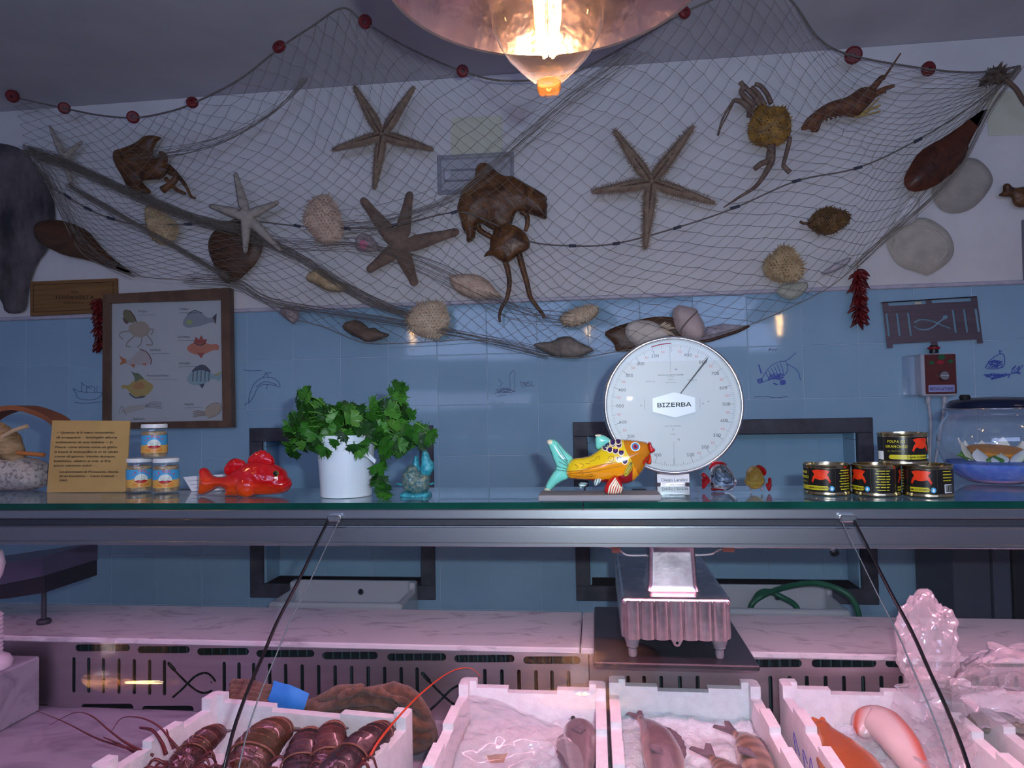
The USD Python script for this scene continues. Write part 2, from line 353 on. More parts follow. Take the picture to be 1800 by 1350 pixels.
for k, (o, i) in enumerate(zip(OUT, INN)):
    x0, z0, x1, z1 = i.bounds
    nt = T(f"trim_{k + 1}", None, None, ((x0 + x1) / 2, YW, z0), kind="structure")
    fr = o.difference(i)
    X0, Z0, X1, Z1 = o.bounds
    for q in (sbox(X0, Z1 - FRW, X1, Z1), sbox(X0, Z0, X1, Z0 + FRW), sbox(X0, Z0 + FRW, X0 + FRW, Z1 - FRW), sbox(X1 - FRW, Z0 + FRW, X1, Z1 - FRW)):
        b = q.bounds; nt.part("stone_strip", cbox(b[0], b[2], YW - 0.012, YW + 0.02, b[1], b[3], 0.002), slate, smooth=False)
    nt.part("niche_lining", join(cbox(x0 - 0.02, x1 + 0.02, YW + 0.133, YW + 0.16, z0 - 0.02, z1 + 0.02), cbox(x0 - 0.02, x0, YW + 0.008, YW + 0.15, z0, z1), cbox(x1, x1 + 0.02, YW + 0.008, YW + 0.15, z0, z1),
            cbox(x0, x1, YW + 0.008, YW + 0.15, z1, z1 + 0.02), cbox(x0, x1, YW + 0.008, YW + 0.15, z0 - 0.02, z0)), grout_m)
    for n in range(-12, 14):
        for r in range(-7, 2):
            b = sbox(-0.54 + 0.2 * n, Z0T - 0.155 + 0.2 * r, -0.54 + 0.2 * n + 0.1984, Z0T - 0.155 + 0.2 * r + 0.1984).intersection(i)
            if b.is_empty or b.area < 1e-4: continue
            bb = b.bounds; nt.part("tile", cbox(bb[0], bb[2], YW + 0.131, YW + 0.139, bb[1], bb[3], 0.0012), tile_in, smooth=False)
    for r in range(-7, 2):                                           # tiles of the two reveals
        a0, a1 = max(z0, Z0T - 0.155 + 0.2 * r), min(z1, Z0T - 0.155 + 0.2 * r + 0.1984)
        if a1 - a0 > 0.01:
            nt.part("tile", cbox(x0, x0 + 0.006, YW + 0.01, YW + 0.131, a0, a1, 0.001), tile_in, smooth=False)
            nt.part("tile", cbox(x1 - 0.006, x1, YW + 0.01, YW + 0.131, a0, a1, 0.001), tile_in, smooth=False)

# blue drawings printed on some tiles (thin prints, children of their tiles)
ink1 = mat("pale_blue_ink", S(88, 116, 156), rough=0.3); ink2 = mat("cobalt_ink", S(62, 84, 168), rough=0.3); ink3 = mat("dark_blue_ink", S(70, 88, 128), rough=0.3)
def drawing(key, lines, w, ink, Y=YW - 0.0012):
    L = [catmull([P(x, y, Y)[[0, 2]] for x, y in l], 4) if len(l) > 2 else [P(x, y, Y)[[0, 2]] for x, y in l] for l in lines]
    g = strokes(L, w * pxs(YW))
    putmesh(numbered(TILE[key], "printed_drawing"), tuple_off(extr(g, Y, Y + 0.0004)), ink, False)
def tuple_off(m): return m[0] - np.array([0, YW, 0]), m[1]
def squig(x, y, rx, ry, n, s):
    g = np.random.default_rng(s); return [[(x + g.uniform(-rx, rx), y + g.uniform(-ry, ry)) for _ in range(4)] for _ in range(n)]
drawing((-8, 0), [[(128, 683), (134, 692), (138, 700), (160, 703), (176, 697), (182, 684)], [(128, 683), (140, 688), (160, 690), (186, 690)], [(143, 688), (144, 672)], [(152, 690), (153, 680), (165, 680), (166, 690)], [(144, 674), (160, 684)], [(170, 689), (171, 678)], [(130, 707), (150, 709), (180, 706)]], 0.9, ink3)
drawing((-4, 0), [[(436, 708), (440, 690), (448, 673), (462, 664), (478, 664), (489, 671), (492, 680), (484, 678), (474, 676), (462, 676), (452, 684), (445, 698), (437, 709)], [(462, 664), (468, 657), (472, 664)], [(470, 677), (468, 684)], [(436, 708), (430, 712)], [(450, 680), (466, 671), (486, 676)], [(428, 650), (440, 652), (460, 651)], [(465, 656), (478, 655)]], 1.0, ink3)
drawing((1, 0), [[(902, 651), (906, 656), (904, 664), (905, 674), (904, 686), (896, 691)], [(899, 654), (895, 662), (897, 676), (893, 688)], [(902, 651), (898, 656)], [(870, 692), (882, 686), (893, 690), (906, 688)], [(873, 697), (890, 694)], [(876, 666), (882, 674), (878, 680)]] + squig(888, 686, 18, 5, 6, 1) + squig(926, 676, 14, 6, 4, 2), 0.9, ink3)
drawing((6, 0), [[(1338, 668), (1346, 654), (1356, 643), (1370, 636), (1382, 635)], [(1342, 672), (1352, 667), (1364, 666), (1376, 662), (1384, 652), (1383, 638)], [(1379, 635), (1388, 630), (1399, 620)], [(1384, 640), (1398, 648), (1404, 656), (1407, 668)]] + [[(1346 + 5 * k, 655 - 3.4 * k), (1350 + 5 * k, 662 - 3 * k), (1352 + 5 * k, 669 - 2.6 * k)] for k in range(6)] + squig(1366, 662, 16, 7, 8, 3), 1.1, ink2)
drawing((6, 0), [[(1332, 668), (1338, 666), (1340, 671), (1334, 673), (1332, 668)], [(1333, 669), (1339, 670)], [(1372, 671), (1378, 669), (1380, 674), (1374, 676)], [(1373, 672), (1379, 672)], [(1334, 642), (1338, 656)], [(1360, 674), (1366, 676)]] + squig(1376, 672, 5, 3, 3, 5), 2.2, ink2)
drawing((6, 0), [[(1351, 615), (1354, 612), (1352, 616), (1357, 613), (1358, 616), (1362, 613), (1363, 616), (1367, 613)], [(1325, 698), (1345, 697), (1365, 699), (1385, 697)]], 0.9, ink3)
drawing((10, 0), [[(1732, 646), (1740, 634), (1752, 625), (1762, 622), (1766, 630), (1764, 644), (1752, 648), (1738, 648), (1732, 646)], [(1758, 622), (1757, 616), (1761, 618)], [(1729, 660), (1750, 664), (1770, 660), (1790, 652), (1798, 642)]] + squig(1750, 640, 13, 7, 9, 7) + squig(1752, 662, 22, 6, 9, 8) + squig(1786, 650, 8, 8, 4, 9), 1.2, ink2)

# vent frame, paper and switch plates on the plaster
def flat_px(name, label, cat, quad, Y, th, m, **k):
    return solo(name, label, cat, extr(Polygon(wallpts(quad, Y)), Y - th, Y), m, smooth=False, **k)
paper = mat("yellowed_paper", S(196, 198, 178), S(204, 206, 188), rough=0.8, scale=8)
flat_px("blank_paper", "square of yellowed blank paper fixed high on the plaster behind the net", "paper", [(794, 207), (883, 203), (884, 277), (792, 279)], YW - 0.005, 0.001, paper)
flat_px("blank_paper", "yellowed blank paper at the right edge of the photo behind the net's knot", "paper", [(1732, 163), (1830, 158), (1832, 236), (1738, 239)], YW - 0.005, 0.001, paper)
flat_px("wall_plate", "small pale blank plate on the plaster just below the dried langoustine", "plate", [(1458, 205), (1520, 200), (1522, 230), (1462, 233)], YW - 0.005, 0.003, mat("pale_plate", S(206, 205, 210), rough=0.6))
vg = T("vent_frame", "clear plastic frame on the plaster half hidden by the big dried ray", "vent", P(838, 340, YW - 0.005), )
o = Polygon(wallpts([(771, 278), (904, 271), (904, 338), (772, 344)], YW)); i1 = o.buffer(-0.012, join_style=2)
lens = pane("clear_plastic", tint=(0.93, 0.93, 0.95), refl=1.0, haze=0.10, hcol=S(214, 216, 224))
vg.part("rim", extr(o.difference(i1), YW - 0.03, YW - 0.005), pane("edge_plastic", tint=(0.86, 0.87, 0.90), haze=0.25, hcol=S(176, 180, 192)))
vg.part("cover", extr(i1, YW - 0.028, YW - 0.026), lens)
i2 = Polygon(wallpts([(781, 301), (846, 298), (846, 318), (782, 321)], YW)); vg.part("inner_frame", extr(i2.difference(i2.buffer(-0.004)), YW - 0.02, YW - 0.005), mat("inner_grey", S(130, 134, 150), rough=0.5))
vg.part("badge", extr(Polygon(wallpts([(783, 303), (794, 302), (794, 318), (783, 319)], YW)).buffer(-0.001), YW - 0.021, YW - 0.02), white_pl)
flat_px("wall_duct", "grey vertical duct at the right edge above the tile border", "duct", [(1795, 388), (1850, 386), (1853, 491), (1798, 494)], YW - 0.005, 0.03, mat("duct_grey", S(120, 122, 136), rough=0.6))
# ------------------------------------------------------------------ the fish counter
YS0, YS1 = 1.256, 1.50                                              # shelf, front and back edge
ZS = P(900, 883, YS0)[2]                                            # shelf top
YM = 1.60
ZM = P(900, 1137, YM)[2]                                            # marble worktop top
YMB = PZ(900, 1074, ZM)[1]
ZD = P(200, 1246, YM + 0.012)[2]                                    # deck on which the boxes stand
def mx(px, py, Y): return float(P(px, py, Y)[0])
marble = mat("grey_veined_marble", S(140, 132, 140), S(200, 194, 200), rough=0.32, scale=7, dist=2.6, lo=0.30, hi=0.46, stretch=(0.6, 1.6, 1.6), detail=7)
marble2 = mat("deck_marble", S(126, 118, 132), S(160, 152, 166), rough=0.35, scale=6, dist=2.0, lo=0.30, hi=0.52, stretch=(0.6, 1.6, 1.6), detail=7)
ct = T("display_counter", "steel and glass refrigerated fish counter with curved front panes and slotted back panels", "counter", (0, 1.3, 0))
ct.part("base", cbox(-1.95, 1.95, 0.72, YMB, 0.0, ZD - 0.03, 0.01), steel)
ct.part("deck", cbox(-1.95, 1.95, 0.70, YM + 0.02, ZD - 0.03, ZD, 0.004), marble2)
ct.part("rear_wall", cbox(-1.95, 1.95, YM + 0.16, YMB - 0.02, ZD - 0.03, ZM - 0.022), darkgrey)
fin = mat("teal_fin", S(70, 96, 98), rough=0.4, metal=0.6)
FN = []
for k in range(150):
    x = -1.5 + 0.022 * k
    FN.append(cbox(x, x + 0.004, YM + 0.05, YM + 0.10, ZD + 0.02, ZM - 0.025, 0.0005))
ct.part("evaporator_fins", join(*FN), fin, smooth=False, kind="stuff")
XSEAM = mx(1035, 1160, YM + 0.01)
def slotR(px0, px1, py): 
    a, b = P(px0, py, YM + 0.01), P(px1, py, YM + 0.01); return LineString([(a[0] + 0.008, a[2]), (b[0] - 0.008, b[2])]).buffer(0.0085, 4)
def vslot(px, py0, py1):
    a, b = P(px, py0, YM + 0.01), P(px, py1, YM + 0.01); return LineString([(a[0], a[2] - 0.004), (a[0], b[2] + 0.004)]).buffer(0.0042, 4)
def fishlogo(cx, cy, w, flip=1, Y=YM + 0.01, lw=0.0055):
    def q(x, y): return P(cx + flip * x * w, cy + y * w, Y)[[0, 2]]
    top = catmull([q(-1.0, 0.62), q(-0.55, 0.22), q(0.0, -0.32), q(0.5, -0.5), q(0.85, -0.28), q(1.05, 0.12)], 5)
    bot = catmull([q(-1.05, -0.75), q(-0.6, -0.28), q(-0.1, 0.18), q(0.35, 0.42), q(0.72, 0.36), q(1.0, 0.16)], 5)
    return unary_union([LineString(top[:-3]).buffer(lw / 2, 3), LineString(bot[:-4]).buffer(lw / 2, 3), LineString([q(-1.18, -0.92), q(-0.95, -0.66)]).buffer(lw * 0.9, 3), Point(*q(0.78, -0.06)).buffer(lw * 0.4)])
pz = (ZD + 0.001, ZM - 0.0145)
def line_y(px):                                                     # height of the worktop's underside edge in the photo
    return np.interp(px, [0, 600, 1030, 1330, 1800], [1121, 1140, 1150, 1150, 1150])
left_panel = sbox(mx(84, 1200, YM + 0.01), pz[0], XSEAM - 0.0012, pz[1])
holes = [slotR(a, b, line_y((a + b) / 2) + 12) for a, b in ((133, 228), (242, 333), (347, 437), (451, 552), (567, 664), (681, 784), (799, 904), (920, 1020))]
holes += [vslot(x, line_y(x) + 30, line_y(x) + 92) for x in (130, 156, 182, 209, 236, 263, 289, 394, 420, 446, 474, 502, 531, 560, 589, 618, 647, 676, 705, 733, 852, 882, 912, 942, 970, 999)]
holes += [fishlogo(342, 1202, 38), fishlogo(795, 1225, 44)]
holes += [slotR(a, b, line_y(a) + 118) for a, b in ((143, 234), (250, 340))]
ct.part("back_panel", extr(left_panel.difference(unary_union(holes)), YM + 0.01, YM + 0.013), steel, smooth=False)
right_panel = sbox(XSEAM + 0.0012, pz[0], 1.95, pz[1])
holes = [slotR(a, b, 1166) for a, b in ((1290, 1409), (1427, 1540), (1557, 1676), (1693, 1813), (1830, 1950))]
holes += [vslot(x, 1188, 1258 if i % 4 else 1262) for i, x in enumerate((1075, 1104, 1132, 1162, 1195, 1226, 1354, 1388, 1418, 1451, 1483, 1517, 1549, 1583, 1616, 1650, 1684, 1718, 1752, 1786))]
ct.part("back_panel", extr(right_panel.difference(unary_union(holes)), YM + 0.01, YM + 0.013), steel, smooth=False)
ct.part("end_panel", extr(sbox(-1.95, pz[0], mx(84, 1200, YM + 0.01), pz[1] - 0.0), YM + 0.02, YM + 0.023), steel, smooth=False)
# shelf rails: a thin upper profile, a dark channel, a wide satin profile
zr = [P(900, y, YS0)[2] for y in (894, 912, 927, 961)]
ct.part("upper_rail", cbox(-1.95, 1.95, YS0 - 0.002, YS0 + 0.03, zr[1], zr[0] - 0.0008, 0.002), alu, smooth=False)
ct.part("channel", cbox(-1.95, 1.95, YS0 + 0.006, YS0 + 0.03, zr[2], zr[1]), darkgrey, smooth=False)
ct.part("lower_rail", join(cbox(-1.95, 1.95, YS0, YS0 + 0.01, zr[3] + 0.006, zr[2], 0.0015), cbox(-1.95, 1.95, YS0 - 0.0015, YS0 + 0.012, zr[3], zr[3] + 0.007, 0.001)), alu, smooth=False)
ct.part("lamp_housing", join(cbox(-1.95, 1.95, YS0 + 0.008, YS0 + 0.11, zr[2] - 0.002, zr[2] + 0.001, 0.0005), cbox(-1.95, 1.95, YS0 + 0.108, YS0 + 0.111, zr[2] - 0.046, zr[2] + 0.001, 0.0005)), alu, smooth=False)
LAMP_L = glow("violet_tube_glow", (1.0, 0.36, 0.72), 20.0); LAMP_R = glow("pink_tube_glow", (1.0, 0.40, 0.56), 40.0)
for a, b, m in ((-1.80, -0.52, LAMP_L), (-0.46, 0.62, LAMP_R), (0.68, 1.80, LAMP_R)):
    ct.part("lamp_tube", tube([(a, YS0 + 0.06, zr[2] - 0.018), (b, YS0 + 0.06, zr[2] - 0.018)], 0.008, 10), m)
for x in (-1.93, 1.93):
    ct.part("post", cbox(x - 0.02, x + 0.02, YS0 + 0.012, YS0 + 0.05, ZD, zr[2]), alu)
# curved front panes
XJL, XJR = mx(583, 912, YS0), mx(1490, 907, YS0)
prof = []
for (l, r) in (((560, 955), (1520, 968)), ((525, 1030), (1558, 1040)), ((490, 1100), (1596, 1110)), ((460, 1170), (1622, 1170)), ((430, 1250), (1661, 1250)), ((400, 1350), (1695, 1350))):
    a, b = PX(*l, XJL), PX(*r, XJR); prof.append(((a[1] + b[1]) / 2, (a[2] + b[2]) / 2))
y1, z1 = prof[-1]
prof = catmull([(YS0 - 0.004, zr[1] + 0.001)] + prof + [(y1 - 0.055, z1 - 0.12), (y1 - 0.075, z1 - 0.25)], 4)
tn = np.gradient(prof, axis=0); tn /= np.linalg.norm(tn, axis=1, keepdims=True); nn = np.stack([tn[:, 1], -tn[:, 0]], 1)
if nn[0, 0] > 0: nn = -nn
gl = pane("front_glass", tint=(0.975, 0.985, 0.98), refl=1.0)
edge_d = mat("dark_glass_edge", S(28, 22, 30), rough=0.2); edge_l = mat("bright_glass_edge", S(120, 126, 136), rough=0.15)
def sheet(xa, xb):
    n = len(prof); v = np.array([(x, y, z) for x in (xa, xb) for y, z in prof]); i = np.arange(n - 1)
    return v, np.stack([i, i + 1, n + i + 1, n + i], 1)
def edge(x, sgn, th=0.005, w=0.0030):
    n = len(prof); q = prof + nn * th; v = np.array([(xx, y, z) for xx in (x, x + sgn * w) for y, z in prof] + [(xx, y, z) for xx in (x, x + sgn * w) for y, z in q]); i = np.arange(n - 1); F = []
    for a, b in ((0, 1), (1, 3), (3, 2), (2, 0)): F.append(np.stack([a * n + i, b * n + i, b * n + i + 1, a * n + i + 1], 1))
    return v, np.vstack(F)
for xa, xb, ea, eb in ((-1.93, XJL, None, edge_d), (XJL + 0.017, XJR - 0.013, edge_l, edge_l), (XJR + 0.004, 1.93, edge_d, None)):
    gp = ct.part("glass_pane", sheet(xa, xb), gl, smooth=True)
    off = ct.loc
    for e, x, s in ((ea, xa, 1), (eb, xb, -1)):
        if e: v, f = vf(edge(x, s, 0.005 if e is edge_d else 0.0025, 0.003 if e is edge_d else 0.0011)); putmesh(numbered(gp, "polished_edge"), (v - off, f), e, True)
ct.part("pane_clip", cbox(XJL - 0.004, XJL + 0.02, YS0 - 0.014, YS0 - 0.003, zr[1] - 0.004, zr[1] + 0.008, 0.002), alu)
ct.part("pane_clip", cbox(XJR - 0.016, XJR + 0.01, YS0 - 0.014, YS0 - 0.003, zr[1] - 0.004, zr[1] + 0.008, 0.002), alu)

# glass shelf in two lengths
XS = mx(1025, 888, YS0)
shelf_m = pane("shelf_glass", tint=(0.80, 0.92, 0.90), refl=1.0, rough=0.02, haze=0.10, hcol=S(120, 140, 150))
edge_g = mat("green_glass_edge", S(8, 52, 46), S(14, 70, 60), rough=0.12, scale=8)
for nm, a, b, lab in ((1, -1.95, XS - 0.0012, "left length of the green-edged glass shelf above the fish counter"), (2, XS + 0.0012, 1.95, "right length of the green-edged glass shelf, carrying the tins and glass bowl")):
    t = T("glass_shelf", lab, "shelf", ((a + b) / 2, (YS0 + YS1) / 2, ZS - 0.012))
    t.part("pane", cbox(a, b, YS0 + 0.0005, YS1, ZS - 0.0115, ZS, 0.0008), shelf_m, smooth=False)
    t.part("polished_edge", cbox(a, b, YS0 - 0.001, YS0 + 0.0005, ZS - 0.0118, ZS - 0.0002, 0.0004), edge_g, smooth=False)

# marble worktop: two slabs
for a, b, lab in ((-1.95, mx(1020, 1140, YM) - 0.0012, "long left slab of grey veined marble worktop behind the counter"), (mx(1020, 1140, YM) + 0.0012, 1.95, "right slab of grey veined marble worktop under the dial scale")):
    solo("marble_worktop", lab, "worktop", cbox(a, b, YM, YMB, ZM - 0.014, ZM, 0.003), marble, smooth=False)
XB = mx(72, 1200, 1.59)
ct.part("marble_end_block", cbox(-1.93, XB, 0.9, YM - 0.012, ZD + 0.0005, P(70, 1152, 1.59)[2], 0.004), marble2, smooth=False, label="low block of veined marble")

# ------------------------------------------------------------------ dial scale on its black slab
slab_z = max(ZM + 0.012, P(1112, 1153, 1.49)[2])
A, B, D_ = PZ(1044, 1164, slab_z), PZ(1333, 1166, slab_z), PZ(1044, 1066, slab_z)
slab_m = mat("black_slab", S(34, 33, 38), S(46, 45, 52), rough=0.35, scale=10)
solo("black_slab", "black stone slab under the dial scale, jutting out over the slotted panel", "slab", cbox(A[0], B[0], A[1], D_[1], slab_z - 0.011, slab_z, 0.0025), slab_m, smooth=False)
sc_m = mat("cast_aluminium", S(196, 186, 190), S(208, 200, 202), rough=0.2, metal=1.0, scale=6, bump=0.05, bscale=60, rvar=0.12)
YC = 1.535
zb_top = P(1180, 1049, 1.475)[2]; zb_bot = P(1180, 1126, 1.462)[2]
bx0, bx1 = mx(1092, 1090, 1.47), mx(1287, 1090, 1.47)
sc = T("dial_scale", "vintage metal shop scale with a big round white dial and a single black needle", "scale", ((bx0 + bx1) / 2, 1.62, slab_z))
n = 7; w = (bx1 - bx0 - 0.02) / n; plan = [sbox(bx0, 1.468, bx1, 1.93).buffer(-0.022).buffer(0.022, 6)]
for k in range(n):
    cx = bx0 + 0.01 + (k + 0.5) * w; plan.append(Polygon(ell(cx, 1.470, w / 2 * 1.005, 0.009, 20)))
plan = unary_union(plan)
m_ = trimesh.creation.extrude_polygon(plan, zb_top - zb_bot - 0.006, engine="earcut"); v, f = vf(m_); v[:, 2] += zb_bot
sc.part("base", join((v, f), rbox(bx0 + 0.001, bx1 - 0.001, 1.4665, 1.925, zb_top - 0.0165, zb_top, 0.008, 16)), sc_m, smooth=30)
fz = zb_bot - slab_z; foot = [(0.0155, zb_bot), (0.0155, zb_bot - 0.2 * fz), (0.012, zb_bot - 0.42 * fz), (0.0125, zb_bot - 0.5 * fz), (0.0085, zb_bot - 0.58 * fz), (0.009, zb_bot - 0.85 * fz), (0.0075, slab_z + 0.0005), (0.0, slab_z + 0.0005)]
for x in (mx(1112, 1140, 1.49), mx(1265, 1140, 1.49)):
    for y in (1.49, 1.88): sc.part("foot", lathe([(0, zb_bot)] + foot, 18, (x, y, 0)), mat("grey_foot", S(132, 124, 132), S(116, 110, 118), rough=0.5, scale=40))
lx = mx(1190, 1130, 1.47)
sc.part("eyelet", extr(unary_union([Point(lx, zb_bot - 0.006).buffer(0.0075), sbox(lx - 0.011, zb_bot - 0.001, lx + 0.011, zb_bot + 0.003)]).convex_hull.difference(Point(lx, zb_bot - 0.006).buffer(0.003)), 1.466, 1.471), sc_m)
# column: a tapering post
c0, c1 = (mx(1140, 1047, 1.52), mx(1228, 1047, 1.52)), (mx(1153, 832, YC), mx(1213, 832, YC))
ztop = P(1182, 800, YC)[2]
def colring(z, xa, xb, y0, y1, r=0.012):
    p = np.array(sbox(xa, y0, xb, y1).buffer(-r).buffer(r, 5).exterior.coords)[:-1]; return np.column_stack([p, np.full(len(p), z)])
rings = [colring(zb_top - 0.002, c0[0] - 0.006, c0[1] + 0.006, 1.515, 1.63), colring(zb_top + 0.012, *c0, 1.52, 1.62), colring(ZS - 0.06, c0[0] + 0.006, c0[1] - 0.006, 1.532, 1.61), colring(ZS + 0.0, *c1, YC, 1.60), colring(ztop, *c1, YC, 1.60)]
nR = len(rings[0]); v = np.vstack(rings); i, j = np.meshgrid(np.arange(len(rings) - 1), np.arange(nR), indexing="ij")
q = np.stack([i * nR + j, (i + 1) * nR + j, (i + 1) * nR + (j + 1) % nR, i * nR + (j + 1) % nR], -1).reshape(-1, 4)[:, ::-1]
sc.part("column", (v, q), sc_m, smooth=30)
sc.part("name_plate", cbox(c1[0] + 0.002, c1[1] - 0.002, YC - 0.002, YC - 0.0003, ZS + 0.004, P(1182, 833, YC)[2], 0.0006), mat("white_label", S(232, 236, 244), rough=0.25), smooth=False)
ink = mat("black_ink", S(20, 20, 26), rough=0.5); redink = mat("red_ink", S(196, 84, 84), rough=0.5); greyink = mat("grey_ink", S(90, 92, 100), rough=0.5)
sc.part("lettering", text("Diego Landini", 0.0062, c1[1] - 0.006, P(1182, 846, YC)[2], YC - 0.002, "r"), ink, smooth=False)
sc.part("lettering", join(text("VENDITA E RIPARAZIONE", 0.0022, c1[1] - 0.008, P(1182, 853, YC)[2], YC - 0.002, "r"), text("BILANCE", 0.0022, c1[1] - 0.012, P(1182, 858, YC)[2], YC - 0.002, "r")), greyink, smooth=False)
# dial
YD = 1.49
dc = P(1182, 712, YD); R = 118.0 * pxs(YD)
def dl(mesh): v, f = vf(mesh); return np.stack([v[:, 0] + dc[0], dc[1] - v[:, 2], v[:, 1] + dc[2]], 1), f   # lathe axis z -> towards the viewer
sc.part("dial_case", dl(lathe([(0, -0.105), (R * 0.55, -0.105), (R * 0.86, -0.088), (R * 0.97, -0.06), (R * 0.985, -0.02), (R * 0.97, 0.0), (0, 0.0)], 72)), sc_m, smooth=40)
sc.part("dial_rim", dl(lathe([(R * 0.948, 0.001), (R * 0.945, 0.009), (R * 0.955, 0.014), (R * 0.978, 0.0165), (R * 1.0, 0.012), (R * 1.008, 0.003), (R * 0.99, -0.004), (R * 0.948, 0.001)], 96)), mat("bright_rim", S(236, 236, 240), rough=0.22, metal=1.0), smooth=True)
fc = sc.part("dial_face", dl(lathe([(R * 0.953, 0.0), (R * 0.953, 0.002), (0, 0.002)], 72)), mat("dial_white", S(190, 197, 202), rough=0.4), smooth=False)
def face(nm, mesh, m): v, f = vf(mesh); putmesh(numbered(fc, nm), (v - sc.loc, f), m, False)
YF_ = dc[1] - 0.0022; UR = R / 117.0                                # the dial is 117 units in radius in the notes below
def pol(a, r): return dc[0] + r * UR * math.sin(a), dc[2] + r * UR * math.cos(a)
TB, TG = [], []
for k in range(200):
    a = 2 * math.pi * k / 200; L, wd = (13, 0.55) if k % 10 == 0 else (7, 0.4) if k % 5 == 0 else (3.5, 0.3)
    (TB if k % 10 == 0 else TG).append(LineString([pol(a, 104), pol(a, 104 - L)]).buffer(wd * UR / 2 * 1.1, 1))
face("ticks", extr(MultiPolygon([g for g in TB + TG]), YF_ - 0.0002, YF_), greyink)
for k in range(1, 10):
    for s in (1, -1):
        a = s * math.pi * k / 10
        num = str(100 * k) if s < 0 else str(1000 - 100 * k)
        if s > 0: num = str(1000 - 100 * k)
        x, z = pol(a, 89); face("numeral", text(num, 5.0 * UR, x, z - 2.5 * UR, YF_, depth=0.0002), ink)
        a2 = s * math.pi * (k - 0.5) / 10; x, z = pol(a2, 92); face("small_numeral", text("50", 3.8 * UR, x, z - 1.9 * UR, YF_, depth=0.0002), redink)
arc = LineString([pol(a, 105.5) for a in np.linspace(-math.pi / 10, 0, 10)]).buffer(1.0 * UR, 1)
face("red_arc", extr(arc, YF_ - 0.0003, YF_), mat("dial_red", S(150, 30, 40), rough=0.5))
def rl(x, y): return dc[0] + (x - 665) / 5 * UR, dc[2] - (y - 660) / 5 * UR   # dial notes: 5 units to a photo pixel
for x, y0, y1 in ((655, 150, 330), (667, 975, 1165), (428, 605, 695), (893, 605, 695)): face("fine_line", extr(LineString([rl(x, y0), rl(x, y1)]).buffer(0.0002, 1), YF_ - 0.0002, YF_), greyink)
tl = [("BILANCIA AUTOMATICA BIZERBA", 655, 408, 1.9), ("PORTATA MASSIMA", 655, 420, 0.9), ("DIVISIONE 5 g", 658, 445, 1.1), ("PORTATA 10 kg", 482, 458, 1.5), ("PORTATA MIN. 100 g", 657, 470, 1.2), ("DIVISIONI 5 g", 835, 455, 1.5), ("DIVIETO DALLE VIBRAZIONI", 663, 843, 1.4), ("1", 663, 875, 3.4), ("0 5 10", 660, 913, 2.0), ("kg", 700, 360, 2.6), ("kg", 708, 958, 2.6), ("kg", 400, 662, 2.0), ("kg", 920, 656, 2.0), ("M", 962, 640, 2.0), ("0", 655, 352, 2.0)]
for s, x, y, h in tl: face("legend", text(s, h * UR, *rl(x, y), YF_, depth=0.0002), ink)
face("legend_red", text("10", 2.2 * UR, *rl(650, 375), YF_, depth=0.0002), redink)
N = [rl(*p) for p in ((735, 567), (730, 560), (944, 288), (972, 255), (960, 290))]
sc.part("needle", extr(Polygon([N[0], N[1], N[2], N[3], N[4]]), YF_ - 0.0045, YF_ - 0.003), black, smooth=False)
hexp = Polygon([rl(*p) for p in ((495, 600), (680, 552), (850, 600), (852, 722), (680, 768), (495, 715))])
sc.part("brand_plate", extr(hexp, YF_ - 0.0065, YF_ - 0.0048), mat("plate_white", S(226, 234, 244), rough=0.3), smooth=False)
sc.part("lettering", text("BIZERBA", 6.9 * UR, *rl(674, 675), YF_ - 0.0065, depth=0.0004, bold=True, stretch=1.42, rot=0.01), ink, smooth=False)
lens = pane("dial_glass", tint=(0.98, 0.99, 0.99), refl=0.35)
g = [(R * 0.953 * math.sin(t) / math.sin(0.30), 0.0125 + 0.5 * (math.cos(t) - math.cos(0.30)) * R * 0.9) for t in np.linspace(0.30, 0, 9)]
sc.part("dial_glass", dl(lathe(g, 64)), lens, smooth=True)
# levelling arms either side of the column
ya = 1.60
for pts, ck in ((((1150, 976), (1105, 976), (1090, 968), (1072, 962), (1050, 960)), (1075, 1090, 959, 972)), (((1220, 976), (1250, 974), (1264, 967), (1285, 963), (1315, 962)), (1270, 1290, 957, 970))):
    sc.part("arm", tube(catmull([P(x, y, ya) for x, y in pts], 5), 0.0021, 6), mat("white_wire", S(200, 196, 204), rough=0.3))
    sc.part("cork_sleeve", tube([P(ck[0], (ck[2] + ck[3]) / 2, ya), P(ck[1], (ck[2] + ck[3]) / 2, ya)], 0.0085, 12), mat("cork", S(176, 128, 112), S(160, 112, 98), rough=0.8))
